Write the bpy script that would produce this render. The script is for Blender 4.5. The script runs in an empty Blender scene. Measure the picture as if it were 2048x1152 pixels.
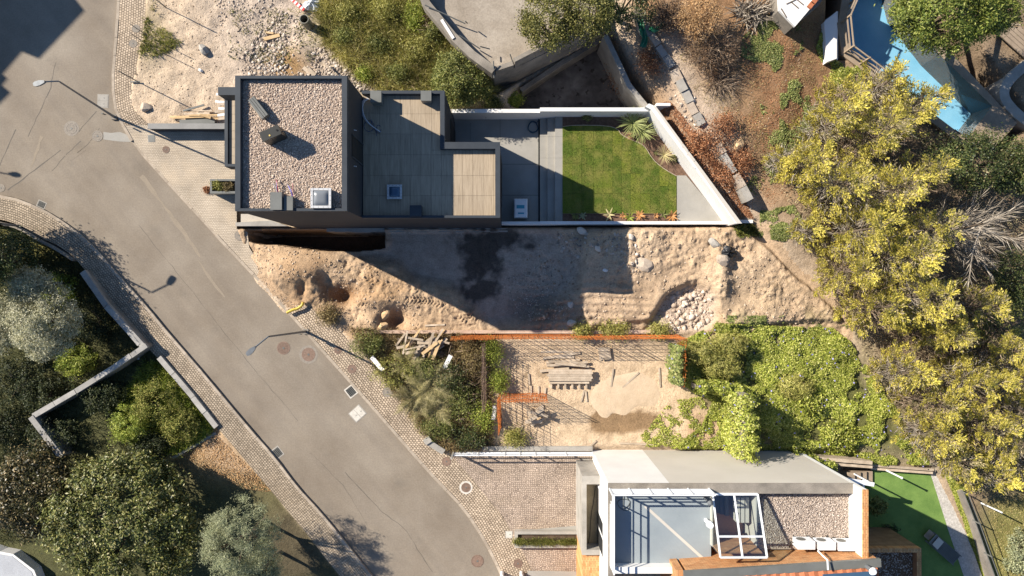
import bpy, math, random
import numpy as np
from mathutils import Vector, Matrix

random.seed(7)
RNG = np.random.default_rng(11)
sc = bpy.context.scene
col = sc.collection

# ------------------------------------------------------------------ camera, sky, sun
H = 36.0            # drone height above the road, metres
S = 38.0            # photograph pixels per metre on the road
cam_d = bpy.data.cameras.new('camera')
cam_d.sensor_width = 36.0
cam_d.lens = 36.0 * H * S / 2048.0
cam_d.clip_start = 0.5
cam_d.clip_end = 600
cam = bpy.data.objects.new('camera', cam_d)
col.objects.link(cam)
cam.location = (0, 0, H)
sc.camera = cam

SUN_EL = math.radians(33.0)
SH = Vector((0.893, -0.45, 0)).normalized()          # direction in which shadows fall
world = bpy.data.worlds.new('World')
sc.world = world
world.use_nodes = True
wn = world.node_tree
sky = wn.nodes.new('ShaderNodeTexSky')
sky.sky_type = 'NISHITA'
sky.sun_disc = False
sky.sun_elevation = SUN_EL
sun_az = math.atan2(-SH.x, -SH.y)                    # clockwise from +Y
sky.sun_rotation = sun_az
sky.air_density = 1.0
sky.dust_density = 0.2
sky.ozone_density = 5.0
bg = wn.nodes['Background']
bg.inputs['Strength'].default_value = 0.072
wn.links.new(sky.outputs['Color'], bg.inputs['Color'])
sun_d = bpy.data.lights.new('sun', 'SUN')
sun_d.energy = 5.0
sun_d.angle = math.radians(0.5)
sun_d.color = (1.0, 0.92, 0.80)
sun = bpy.data.objects.new('sun', sun_d)
col.objects.link(sun)
ldir = Vector((SH.x * math.cos(SUN_EL), SH.y * math.cos(SUN_EL), -math.sin(SUN_EL)))
sun.rotation_euler = ldir.to_track_quat('-Z', 'Y').to_euler()
sun.location = (-20, 12, 30)
sc.view_settings.view_transform = 'Standard'
sc.view_settings.look = 'None'
sc.view_settings.gamma = 1
sc.view_settings.exposure = 0.95

# ------------------------------------------------------------------ helpers
def G(px, py, z=0.0):
    """plan position of something at height z"""
    k = (H - z) / H / S
    return Vector(((px - 1024) * k, -(py - 576) * k, z))
def GX(px, z=0.0): return (px - 1024) * (H - z) / H / S
def GY(py, z=0.0): return -(py - 576) * (H - z) / H / S
def G2(pts, z=0.0): return [(GX(a, z), GY(b, z)) for a, b in pts]

class MB:
    def __init__(s): s.v = []; s.f = []; s.uv = {}
    def add(s, vs, fs):
        o = len(s.v); s.v += [tuple(p) for p in vs]; s.f += [tuple(i + o for i in f) for f in fs]
        return s
    def box(s, x0, x1, y0, y1, z0, z1):
        if x0 > x1: x0, x1 = x1, x0
        if y0 > y1: y0, y1 = y1, y0
        return s.add([(x0,y0,z0),(x1,y0,z0),(x1,y1,z0),(x0,y1,z0),(x0,y0,z1),(x1,y0,z1),(x1,y1,z1),(x0,y1,z1)],
                     [(3,2,1,0),(4,5,6,7),(0,1,5,4),(1,2,6,5),(2,3,7,6),(3,0,4,7)])
    def obox(s, cx, cy, z0, z1, lx, ly, a=0.0, tilt=0.0):
        c, n = math.cos(a), math.sin(a); vs = []
        for z in (z0, z1):
            for dx, dy in ((-.5,-.5),(.5,-.5),(.5,.5),(-.5,.5)):
                X, Y = dx*lx, dy*ly
                vs.append((cx + X*c - Y*n, cy + X*n + Y*c, z + X*tilt))
        return s.add(vs, [(3,2,1,0),(4,5,6,7),(0,1,5,4),(1,2,6,5),(2,3,7,6),(3,0,4,7)])
    def prism(s, pts, z0, z1):
        a = sum(pts[i][0]*pts[(i+1)%len(pts)][1] - pts[(i+1)%len(pts)][0]*pts[i][1] for i in range(len(pts)))
        if a < 0: pts = pts[::-1]
        n = len(pts)
        z0f = z0 if callable(z0) else (lambda x, y: z0)
        z1f = z1 if callable(z1) else (lambda x, y: z1)
        vs = [(x, y, z0f(x, y)) for x, y in pts] + [(x, y, z1f(x, y)) for x, y in pts]
        return s.add(vs, [tuple(range(n-1,-1,-1)), tuple(range(n, 2*n))] + [(i,(i+1)%n,n+(i+1)%n,n+i) for i in range(n)])
    def sheet(s, pts, z):
        a = sum(pts[i][0]*pts[(i+1)%len(pts)][1] - pts[(i+1)%len(pts)][0]*pts[i][1] for i in range(len(pts)))
        if a < 0: pts = pts[::-1]
        zf = z if callable(z) else (lambda x, y: z)
        return s.add([(x, y, zf(x, y)) for x, y in pts], [tuple(range(len(pts)))])
    def tube(s, path, r, n=6, r1=None):
        path = [Vector(p) for p in path]; m = len(path); vs = []
        for i, p in enumerate(path):
            d = (path[min(i+1,m-1)] - path[max(i-1,0)])
            if d.length < 1e-9: d = Vector((0,0,1))
            d.normalize()
            u = d.cross(Vector((0,0,1)))
            if u.length < 1e-3: u = Vector((1,0,0))
            u.normalize(); w = d.cross(u)
            rr = r if r1 is None else r + (r1 - r) * i / max(1, m-1)
            for k in range(n):
                t = 2*math.pi*k/n
                vs.append(p + (u*math.cos(t) + w*math.sin(t))*rr)
        fs = [(i*n+k, i*n+(k+1)%n, (i+1)*n+(k+1)%n, (i+1)*n+k) for i in range(m-1) for k in range(n)]
        fs += [tuple(range(n)), tuple(range((m-1)*n + n-1, (m-1)*n - 1, -1))]
        return s.add(vs, fs)
    def cyl(s, x, y, z0, z1, r, n=16, r1=None, a0=0.0):
        r1 = r if r1 is None else r1
        vs = [(x+r*math.cos(a0+2*math.pi*k/n), y+r*math.sin(a0+2*math.pi*k/n), z0) for k in range(n)]
        vs += [(x+r1*math.cos(a0+2*math.pi*k/n), y+r1*math.sin(a0+2*math.pi*k/n), z1) for k in range(n)]
        return s.add(vs, [tuple(range(n-1,-1,-1)), tuple(range(n,2*n))] + [(k,(k+1)%n,n+(k+1)%n,n+k) for k in range(n)])
    def ring(s, x, y, z0, z1, ri, ro, n=20):
        vs = []
        for r, z in ((ro,z0),(ro,z1),(ri,z1),(ri,z0)):
            vs += [(x+r*math.cos(2*math.pi*k/n), y+r*math.sin(2*math.pi*k/n), z) for k in range(n)]
        fs = [(j*n+k, j*n+(k+1)%n, ((j+1)%4)*n+(k+1)%n, ((j+1)%4)*n+k) for j in range(4) for k in range(n)]
        return s.add(vs, fs)
    def bar(s, a, b, w, h=None, up=(0,0,1)):
        a = Vector(a); b = Vector(b); d = (b-a).normalized(); h = h or w
        u = d.cross(Vector(up))
        if u.length < 1e-3: u = Vector((1,0,0))
        u.normalize(); q = u.cross(d)
        vs = [p + u*i*w/2 + q*j*h/2 for p in (a, b) for i, j in ((-1,-1),(1,-1),(1,1),(-1,1))]
        return s.add(vs, [(3,2,1,0),(4,5,6,7),(0,1,5,4),(1,2,6,5),(2,3,7,6),(3,0,4,7)])
    def wall(s, pts, w, z0, z1, closed=False):
        """wall along a polyline of plan points, mitred"""
        l, r = offset(pts, w/2), offset(pts, -w/2)
        zf = z1 if callable(z1) else (lambda x, y: z1)
        n = len(pts)
        for i in range(n-1):
            s.prism([l[i], l[i+1], r[i+1], r[i]], z0, zf)
        return s
    def build(s, name, mat, parent=None, smooth=False):
        me = bpy.data.meshes.new(name)
        me.from_pydata(s.v, [], s.f); me.update()
        if mat: me.materials.append(mat)
        if smooth: me.polygons.foreach_set('use_smooth', [True]*len(me.polygons))
        return link(name, me, parent)

def offset(pts, d):
    out = []; n = len(pts)
    for i in range(n):
        a = Vector(pts[max(i-1,0)]); b = Vector(pts[i]); c = Vector(pts[min(i+1,n-1)])
        d1 = (b-a) if i > 0 else (c-b); d2 = (c-b) if i < n-1 else (b-a)
        d1.normalize(); d2.normalize()
        n1 = Vector((-d1.y, d1.x)); n2 = Vector((-d2.y, d2.x))
        m = n1+n2; m.normalize()
        k = d / max(0.4, m.dot(n1))
        out.append((b.x + m.x*k, b.y + m.y*k))
    return out

def link(name, me, parent=None):
    o = bpy.data.objects.new(name, me); col.objects.link(o)
    if parent is not None:
        o.parent = parent
        if parent.parent is None and parent.type == 'EMPTY':
            o.location = -Vector(parent.location)
    return o
def np_mesh(name, v, f, mat, parent=None, smooth=False, colors=None, uv=None):
    """v (n,3), f (m,k) arrays"""
    v = np.asarray(v, np.float32); f = np.asarray(f, np.int32); m, k = f.shape
    me = bpy.data.meshes.new(name)
    me.vertices.add(len(v)); me.vertices.foreach_set('co', v.ravel())
    me.loops.add(m*k); me.loops.foreach_set('vertex_index', f.ravel())
    me.polygons.add(m); me.polygons.foreach_set('loop_start', np.arange(m, dtype=np.int32)*k)
    me.polygons.foreach_set('loop_total', np.full(m, k, np.int32))
    if smooth: me.polygons.foreach_set('use_smooth', np.ones(m, bool))
    me.update(calc_edges=True)
    if colors is not None:
        a = me.color_attributes.new('tint', 'FLOAT_COLOR', 'POINT')
        a.data.foreach_set('color', np.asarray(colors, np.float32).ravel())
    if uv is not None:
        l = me.uv_layers.new(name='UVMap')
        l.data.foreach_set('uv', np.asarray(uv, np.float32)[f.ravel()].ravel())
    if mat: me.materials.append(mat)
    return link(name, me, parent)
def thing(name, label, cat, loc=(0,0,0), group=None):
    o = bpy.data.objects.new(name, None); col.objects.link(o)
    o.empty_display_size = 0.3
    o.location = loc
    return tag(o, label, cat, group)
def tag(o, label, cat, group=None):
    o['label'] = label; o['category'] = cat
    if group: o['group'] = group
    return o
def struct(o): o['kind'] = 'structure'; return o
def stuff(o, label=None, cat=None):
    o['kind'] = 'stuff'
    if label: o['label'] = label; o['category'] = cat
    return o

# ------------------------------------------------------------------ noise in numpy
def fbm(x, y, scale, octaves=4, seed=0, gain=0.5):
    x = np.asarray(x, float); y = np.asarray(y, float); out = np.zeros_like(x); amp = 1.0; tot = 0
    for o in range(octaves):
        r = np.random.default_rng(seed*101 + o).random((64, 64))
        u = x/scale*(2**o) + 13.7*o; w = y/scale*(2**o) + 7.1*o
        i = np.floor(u).astype(int); j = np.floor(w).astype(int)
        a = u - i; b = w - j; a = a*a*(3-2*a); b = b*b*(3-2*b)
        i0, i1, j0, j1 = i % 64, (i+1) % 64, j % 64, (j+1) % 64
        out += amp*((r[i0,j0]*(1-a)+r[i1,j0]*a)*(1-b) + (r[i0,j1]*(1-a)+r[i1,j1]*a)*b)
        tot += amp; amp *= gain
    return out/tot*2 - 1
def inside(x, y, poly):
    m = np.zeros(np.shape(x), bool); n = len(poly)
    for i in range(n):
        x0, y0 = poly[i]; x1, y1 = poly[(i+1) % n]
        if y0 == y1: continue
        c = ((y0 > y) != (y1 > y)) & (x < (x1-x0)*(y-y0)/(y1-y0) + x0)
        m ^= c
    return m
def blur(a, k):
    for ax in (0, 1):
        p = np.concatenate([np.repeat(np.take(a,[0],ax),k,ax), a, np.repeat(np.take(a,[-1],ax),k,ax)], ax)
        c = np.cumsum(p, ax); c = np.concatenate([np.zeros_like(np.take(c,[0],ax)), c], ax)
        n = 2*k+1
        a = (np.take(c, range(n, c.shape[ax]), ax) - np.take(c, range(0, c.shape[ax]-n), ax))/n
    return a
def scatter_in(poly, n, seed=0):
    """n random plan points (metres) inside a polygon (metres)"""
    r = np.random.default_rng(seed); xs = [p[0] for p in poly]; ys = [p[1] for p in poly]
    out = np.zeros((0,2))
    while len(out) < n:
        q = np.stack([r.uniform(min(xs),max(xs),n*2), r.uniform(min(ys),max(ys),n*2)],1)
        out = np.concatenate([out, q[inside(q[:,0], q[:,1], poly)]])
    return out[:n]

# ------------------------------------------------------------------ materials
MATS = {}
def nodes_of(name):
    m = bpy.data.materials.new(name); m.use_nodes = True
    nt = m.node_tree; b = nt.nodes['Principled BSDF']
    return m, nt, b
def N(nt, t, **kw):
    n = nt.nodes.new(t)
    for k, v in kw.items():
        if k in n.inputs: n.inputs[k].default_value = v
        else: setattr(n, k, v)
    return n
def ramp(nt, stops, interp='LINEAR'):
    r = nt.nodes.new('ShaderNodeValToRGB'); e = r.color_ramp; e.interpolation = interp
    while len(e.elements) < len(stops): e.elements.new(0.5)
    for el, (p, c) in zip(e.elements, stops): el.position = p; el.color = (*c, 1)
    return r
def mixc(nt, fac, a, b, mode='MIX'):
    m = nt.nodes.new('ShaderNodeMix'); m.data_type = 'RGBA'; m.blend_type = mode
    for sock, v in ((m.inputs[0], fac), (m.inputs[6], a), (m.inputs[7], b)):
        if hasattr(v, 'links'): nt.links.new(v, sock)
        elif isinstance(v, (int, float)): sock.default_value = v
        else: sock.default_value = (*v, 1)
    return m.outputs[2]
def pos_of(nt, use_uv=False, rot=0.0, scale=(1,1,1)):
    if use_uv: src = N(nt, 'ShaderNodeTexCoord').outputs['UV']
    else: src = N(nt, 'ShaderNodeNewGeometry').outputs['Position']
    mp = N(nt, 'ShaderNodeMapping'); mp.inputs['Rotation'].default_value = (0,0,rot)
    nt.links.new(src, mp.inputs['Vector'])
    if tuple(scale) != (1,1,1):
        m2 = N(nt, 'ShaderNodeMapping'); m2.inputs['Scale'].default_value = scale
        nt.links.new(mp.outputs['Vector'], m2.inputs['Vector']); mp = m2
    return mp.outputs['Vector']
def noise(nt, vec, scale, detail=4, rough=0.55):
    n = N(nt, 'ShaderNodeTexNoise', Scale=scale, Detail=detail, Roughness=rough)
    nt.links.new(vec, n.inputs['Vector']); return n.outputs['Fac']
def bump(nt, b, h, strength=0.4, dist=0.02, prev=None):
    n = N(nt, 'ShaderNodeBump', Strength=strength, Distance=dist); nt.links.new(h, n.inputs['Height'])
    if prev: nt.links.new(prev, n.inputs['Normal'])
    nt.links.new(n.outputs['Normal'], b.inputs['Normal']); return n.outputs['Normal']
def surf(name, c0, c1, scale=3.0, detail=6, rough=0.8, bscale=40.0, bstr=0.3, bdist=0.01, vary=0.0, fine=0.25, stretch=None, metallic=0.0, spec=0.3, rot=0.0):
    """two-tone weathered surface with a second, finer grain and optional variation per object"""
    if name in MATS: return MATS[name]
    m, nt, b = nodes_of(name); v = pos_of(nt, rot=rot, scale=stretch or (1,1,1))
    r = ramp(nt, [(0.3, c0), (0.7, c1)]); nt.links.new(noise(nt, v, scale, detail), r.inputs['Fac'])
    f = noise(nt, v, bscale, 3, 0.6)
    fr = ramp(nt, [(0.25, (1-fine,)*3), (0.75, (1+fine*0.6,)*3)]); nt.links.new(f, fr.inputs['Fac'])
    c = mixc(nt, 1.0, r.outputs['Color'], fr.outputs['Color'], 'MULTIPLY')
    if vary:
        oi = N(nt, 'ShaderNodeObjectInfo'); vr = ramp(nt, [(0, (1-vary,)*3), (1, (1+vary,)*3)])
        nt.links.new(oi.outputs['Random'], vr.inputs['Fac'])
        c = mixc(nt, 1.0, c, vr.outputs['Color'], 'MULTIPLY')
    nt.links.new(c, b.inputs['Base Color'])
    b.inputs['Roughness'].default_value = rough; b.inputs['Metallic'].default_value = metallic
    b.inputs['Specular IOR Level'].default_value = spec
    if bstr: bump(nt, b, f, bstr, bdist)
    MATS[name] = m; return m
def leafmat(name, stops, transl=0.25, rough=0.55, big=0.35, bscale=0.9, spec=0.3):
    """leaf colours picked per leaf, with broad lighter and darker patches"""
    m, nt, b = nodes_of(name)
    g = N(nt, 'ShaderNodeNewGeometry'); r = ramp(nt, stops); nt.links.new(g.outputs['Random Per Island'], r.inputs['Fac'])
    f = noise(nt, pos_of(nt), bscale, 3); fr = ramp(nt, [(0.3, (1-big,)*3), (0.7, (1+big*0.7,)*3)]); nt.links.new(f, fr.inputs['Fac'])
    c = mixc(nt, 1.0, r.outputs['Color'], fr.outputs['Color'], 'MULTIPLY')
    nt.links.new(c, b.inputs['Base Color']); b.inputs['Roughness'].default_value = rough; b.inputs['Specular IOR Level'].default_value = spec
    if transl:
        t = N(nt, 'ShaderNodeBsdfTranslucent'); nt.links.new(c, t.inputs['Color'])
        ms = N(nt, 'ShaderNodeMixShader'); ms.inputs[0].default_value = transl
        nt.links.new(b.outputs[0], ms.inputs[1]); nt.links.new(t.outputs[0], ms.inputs[2])
        nt.links.new(ms.outputs[0], nt.nodes['Material Output'].inputs['Surface'])
    return m
def plain(name, c, rough=0.6, metallic=0.0, spec=0.4):
    if name in MATS: return MATS[name]
    m = surf(name, [x*0.9 for x in c], [min(1, x*1.08) for x in c], 2.5, 4, rough, 60, 0.1, 0.004, fine=0.08, metallic=metallic, spec=spec)
    return m

def asphalt():
    m, nt, b = nodes_of('asphalt'); v = pos_of(nt)
    r = ramp(nt, [(0.3, (0.195,0.158,0.12)), (0.55, (0.245,0.205,0.16)), (0.75, (0.29,0.248,0.197))])
    nt.links.new(noise(nt, v, 0.35, 6, 0.6), r.inputs['Fac'])
    # tyre-worn streaks along the street
    vs = pos_of(nt, rot=math.radians(51), scale=(0.12, 1.6, 1))
    sr = ramp(nt, [(0.3, (0.93,0.93,0.935)), (0.7, (1.05,1.045,1.03))]); nt.links.new(noise(nt, vs, 1.2, 5), sr.inputs['Fac'])
    c = mixc(nt, 1.0, r.outputs['Color'], sr.outputs['Color'], 'MULTIPLY')
    f = noise(nt, v, 12, 7, 0.85); fr = ramp(nt, [(0.3,(0.76,)*3),(0.7,(1.16,)*3)]); nt.links.new(f, fr.inputs['Fac'])
    c = mixc(nt, 1.0, c, fr.outputs['Color'], 'MULTIPLY')
    # dusty sand blown on the road
    d = ramp(nt, [(0.54, (0,0,0)), (0.8, (0.45,)*3)]); nt.links.new(noise(nt, v, 0.22, 5, 0.6), d.inputs['Fac'])
    c = mixc(nt, d.outputs['Color'], c, (0.32,0.26,0.19))
    # oil and damp stains
    st = ramp(nt, [(0.6, (0,0,0)), (0.74, (0.28,)*3)]); nt.links.new(noise(nt, v, 0.55, 7, 0.65), st.inputs['Fac'])
    c = mixc(nt, st.outputs['Color'], c, (0.1,0.095,0.085))
    nt.links.new(c, b.inputs['Base Color']); b.inputs['Roughness'].default_value = 0.85; b.inputs['Specular IOR Level'].default_value = 0.25
    bump(nt, b, f, 0.35, 0.008)
    return m
def cobble(name, c0, c1, joint, w=0.115, h=0.105, use_uv=True, rot=0.0, dirt=(0.33,0.25,0.17), dirty=0.5, rnd=False, mort=0.011):
    """small granite setts: rows with joints, each sett its own tone, sandy dirt drifting over"""
    m, nt, b = nodes_of(name); v = pos_of(nt, use_uv, rot); wv = pos_of(nt)
    dn = N(nt, 'ShaderNodeTexNoise', Scale=3.0, Detail=2.0); nt.links.new(v, dn.inputs['Vector'])
    ad = N(nt, 'ShaderNodeMixRGB', blend_type='LINEAR_LIGHT'); ad.inputs[0].default_value = 0.05
    nt.links.new(v, ad.inputs[1]); nt.links.new(dn.outputs['Color'], ad.inputs[2])
    if rnd:
        vo = N(nt, 'ShaderNodeTexVoronoi', Scale=1/w, Randomness=0.55); nt.links.new(ad.outputs[0], vo.inputs['Vector'])
        ve = N(nt, 'ShaderNodeTexVoronoi', Scale=1/w, Randomness=0.55, feature='DISTANCE_TO_EDGE'); nt.links.new(ad.outputs[0], ve.inputs['Vector'])
        hr = ramp(nt, [(0.04,(0,0,0)),(0.16,(1,1,1))]); nt.links.new(ve.outputs['Distance'], hr.inputs['Fac']); height = hr.outputs['Color']
        sepc = N(nt, 'ShaderNodeSeparateColor'); nt.links.new(vo.outputs['Color'], sepc.inputs[0])
        tr = ramp(nt, [(0,c0),(1,c1)]); nt.links.new(sepc.outputs[0], tr.inputs['Fac'])
        c = mixc(nt, height, joint, tr.outputs['Color'])
    else:
        br = N(nt, 'ShaderNodeTexBrick', Scale=1.0); br.inputs['Color1'].default_value = (*c0,1); br.inputs['Color2'].default_value = (*c1,1)
        br.inputs['Mortar'].default_value = (*joint,1); br.inputs['Brick Width'].default_value = w; br.inputs['Row Height'].default_value = h
        br.inputs['Mortar Size'].default_value = mort; br.inputs['Mortar Smooth'].default_value = 0.6
        nt.links.new(ad.outputs[0], br.inputs['Vector']); c = br.outputs['Color']; 
        inv = N(nt, 'ShaderNodeInvert'); nt.links.new(br.outputs['Fac'], inv.inputs['Color']); height = inv.outputs[0]
    big = ramp(nt, [(0.3,(0.8,)*3),(0.7,(1.14,)*3)]); nt.links.new(noise(nt, wv, 0.8, 5), big.inputs['Fac'])
    c = mixc(nt, 1.0, c, big.outputs['Color'], 'MULTIPLY')
    d = ramp(nt, [(0.5,(0,0,0)),(0.68,(dirty,)*3)]); nt.links.new(noise(nt, wv, 0.6, 7, 0.65), d.inputs['Fac'])
    c = mixc(nt, d.outputs['Color'], c, dirt)
    nt.links.new(c, b.inputs['Base Color']); b.inputs['Roughness'].default_value = 0.85; b.inputs['Specular IOR Level'].default_value = 0.25
    bump(nt, b, height, 0.8, 0.02)
    return m
def groundmat():
    """bare ground: colour from the site's own soil map, with grains, pebbles and clods"""
    m, nt, b = nodes_of('soil'); v = pos_of(nt)
    at = N(nt, 'ShaderNodeVertexColor'); at.layer_name = 'tint'
    r = ramp(nt, [(0.3,(0.72,0.7,0.68)),(0.5,(1,1,1)),(0.72,(1.2,1.19,1.18))]); nt.links.new(noise(nt, v, 2.2, 8, 0.68), r.inputs['Fac'])
    c = mixc(nt, 1.0, at.outputs['Color'], r.outputs['Color'], 'MULTIPLY')
    f = noise(nt, v, 14, 5, 0.7); fr = ramp(nt, [(0.3,(0.7,)*3),(0.55,(1.02,)*3),(0.75,(1.2,)*3)]); nt.links.new(f, fr.inputs['Fac'])
    c = mixc(nt, 1.0, c, fr.outputs['Color'], 'MULTIPLY')
    nt.links.new(c, b.inputs['Base Color']); b.inputs['Roughness'].default_value = 0.95; b.inputs['Specular IOR Level'].default_value = 0.15
    n1 = bump(nt, b, f, 0.7, 0.05)
    n2 = noise(nt, v, 5.0, 6, 0.7); bump(nt, b, n2, 0.5, 0.12, n1)
    return m
def brickmat(name, c0, c1, joint, w, h, rot=(0,0,0), bs=0.4):
    m, nt, b = nodes_of(name)
    src = N(nt, 'ShaderNodeNewGeometry').outputs['Position']
    mp = N(nt, 'ShaderNodeMapping'); mp.inputs['Rotation'].default_value = rot; nt.links.new(src, mp.inputs['Vector'])
    br = N(nt, 'ShaderNodeTexBrick', Scale=1.0); br.inputs['Color1'].default_value = (*c0,1); br.inputs['Color2'].default_value = (*c1,1)
    br.inputs['Mortar'].default_value = (*joint,1); br.inputs['Brick Width'].default_value = w; br.inputs['Row Height'].default_value = h
    br.inputs['Mortar Size'].default_value = 0.008; nt.links.new(mp.outputs[0], br.inputs['Vector'])
    f = noise(nt, pos_of(nt), 3, 5); fr = ramp(nt, [(0.3,(0.75,)*3),(0.7,(1.15,)*3)]); nt.links.new(f, fr.inputs['Fac'])
    nt.links.new(mixc(nt, 1.0, br.outputs['Color'], fr.outputs['Color'], 'MULTIPLY'), b.inputs['Base Color'])
    inv = N(nt, 'ShaderNodeInvert'); nt.links.new(br.outputs['Fac'], inv.inputs['Color']); bump(nt, b, inv.outputs[0], bs, 0.01)
    b.inputs['Roughness'].default_value = 0.85
    return m
def rndmat(name, stops, rough=0.9, bscale=30, bstr=0.3, spec=0.2):
    """loose pieces (stones, chips): one tone per piece"""
    m, nt, b = nodes_of(name)
    g = N(nt, 'ShaderNodeNewGeometry'); r = ramp(nt, stops); nt.links.new(g.outputs['Random Per Island'], r.inputs['Fac'])
    f = noise(nt, pos_of(nt), bscale, 4); fr = ramp(nt, [(0.3,(0.82,)*3),(0.7,(1.12,)*3)]); nt.links.new(f, fr.inputs['Fac'])
    nt.links.new(mixc(nt, 1.0, r.outputs['Color'], fr.outputs['Color'], 'MULTIPLY'), b.inputs['Base Color'])
    b.inputs['Roughness'].default_value = rough; b.inputs['Specular IOR Level'].default_value = spec
    if bstr: bump(nt, b, f, bstr, 0.02)
    return m
def glassmat(name, tint, rough=0.02, clear=0.75):
    m, nt, b = nodes_of(name)
    t = N(nt, 'ShaderNodeBsdfTransparent'); t.inputs['Color'].default_value = (*tint,1)
    g = N(nt, 'ShaderNodeBsdfGlossy'); g.inputs['Roughness'].default_value = rough; g.inputs['Color'].default_value = (0.9,0.95,1,1)
    ms = N(nt, 'ShaderNodeMixShader'); ms.inputs[0].default_value = 1-clear
    nt.links.new(t.outputs[0], ms.inputs[1]); nt.links.new(g.outputs[0], ms.inputs[2])
    nt.links.new(ms.outputs[0], nt.nodes['Material Output'].inputs['Surface'])
    return m

M_ASPH = asphalt()
M_SOIL = groundmat()
M_COB = cobble('granite_setts', (0.56,0.445,0.325), (0.36,0.28,0.2), (0.09,0.066,0.046), w=0.135, h=0.125, mort=0.016, dirt=(0.46,0.355,0.25), dirty=0.4)
M_COBL = cobble('granite_setts_left', (0.46,0.37,0.27), (0.29,0.23,0.165), (0.08,0.064,0.048), w=0.13, h=0.12, mort=0.015, dirty=0.3)
M_COBF = cobble('fine_setts', (0.54,0.455,0.35), (0.475,0.395,0.30), (0.32,0.26,0.195), w=0.09, h=0.085, use_uv=False, dirty=0.6, dirt=(0.55,0.44,0.315))
M_COBD = cobble('driveway_setts', (0.52,0.41,0.32), (0.39,0.305,0.235), (0.21,0.16,0.125), w=0.1, use_uv=False, rnd=True, dirty=0.3)
M_KERB = surf('kerb_stone', (0.32,0.26,0.2), (0.44,0.37,0.29), 4, 5, 0.9, 50, 0.3, 0.006, vary=0.12)
M_CONC = surf('concrete', (0.26,0.24,0.21), (0.40,0.37,0.325), 1.6, 8, 0.85, 35, 0.3, 0.008, fine=0.2)
M_CONCD = surf('old_concrete', (0.17,0.15,0.125), (0.33,0.29,0.24), 1.3, 9, 0.9, 25, 0.5, 0.015, fine=0.3)
M_SLAB = surf('smooth_concrete', (0.27,0.255,0.225), (0.345,0.325,0.29), 0.9, 6, 0.7, 30, 0.1, 0.003, fine=0.1)
M_WHITE = surf('white_render', (0.66,0.645,0.62), (0.75,0.735,0.71), 0.8, 7, 0.75, 40, 0.12, 0.004, fine=0.08)
M_WALLG = surf('grey_render', (0.50,0.46,0.40), (0.56,0.52,0.46), 0.5, 6, 0.8, 40, 0.1, 0.004, fine=0.06)
M_ANTH = surf('anthracite_metal', (0.034,0.041,0.05), (0.05,0.058,0.068), 1.2, 4, 0.6, 50, 0.05, 0.002, fine=0.06, spec=0.2)
M_ANTHW = surf('anthracite_render', (0.03,0.031,0.036), (0.042,0.043,0.048), 0.8, 5, 0.75, 50, 0.1, 0.003, fine=0.1)
M_METAL = surf('grey_metal', (0.12,0.122,0.112), (0.16,0.162,0.15), 1.5, 4, 0.45, 40, 0.05, 0.002, fine=0.06)
M_BLACK = plain('black_plastic', (0.028,0.028,0.024), 0.4)
M_DARK = plain('dark_void', (0.012,0.012,0.012), 0.9)
M_RUST = surf('rust', (0.42,0.115,0.025), (0.62,0.2,0.045), 6, 5, 0.85, 60, 0.3, 0.003, fine=0.3)
M_RUSTD = surf('rusty_lid', (0.17,0.11,0.08), (0.24,0.165,0.125), 9, 5, 0.7, 40, 0.3, 0.005, fine=0.25, vary=0.15)
M_WOOD = surf('weathered_wood', (0.36,0.28,0.2), (0.55,0.45,0.34), 3, 6, 0.85, 30, 0.25, 0.005, vary=0.2, fine=0.3)
M_WOODY = surf('fresh_wood', (0.50,0.33,0.16), (0.64,0.46,0.26), 3, 6, 0.8, 30, 0.2, 0.005, vary=0.2)
M_BARK = surf('bark', (0.09,0.065,0.045), (0.19,0.145,0.105), 6, 7, 0.95, 30, 0.6, 0.02)
M_TWIG = rndmat('dry_twigs', [(0,(0.13,0.09,0.06)),(0.5,(0.26,0.185,0.125)),(1,(0.42,0.33,0.25))], 0.9, 10, 0)
M_TWIGG = rndmat('grey_twigs', [(0,(0.17,0.14,0.11)),(0.5,(0.3,0.255,0.2)),(1,(0.45,0.395,0.325))], 0.9, 10, 0)
M_STONE = rndmat('rubble_stone', [(0,(0.2,0.165,0.135)),(0.4,(0.38,0.31,0.25)),(0.8,(0.5,0.42,0.345)),(1,(0.62,0.55,0.47))])
M_STONEW = rndmat('earthy_stone', [(0,(0.26,0.18,0.12)),(0.5,(0.38,0.28,0.19)),(1,(0.5,0.41,0.32))])
M_GRAVEL = rndmat('roof_gravel', [(0,(0.3,0.22,0.165)),(0.25,(0.47,0.36,0.28)),(0.6,(0.56,0.445,0.355)),(0.9,(0.64,0.53,0.43)),(1,(0.72,0.62,0.53))], 0.9, 30, 0)
M_GRAVELG = rndmat('grey_gravel', [(0,(0.18,0.145,0.12)),(0.3,(0.38,0.31,0.265)),(0.7,(0.54,0.455,0.385)),(1,(0.7,0.61,0.53))], 0.9, 30, 0)
M_GBASE = surf('gravel_bed', (0.4,0.32,0.255), (0.54,0.44,0.355), 8, 5, 0.95, 40, 0.5, 0.02)
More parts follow.
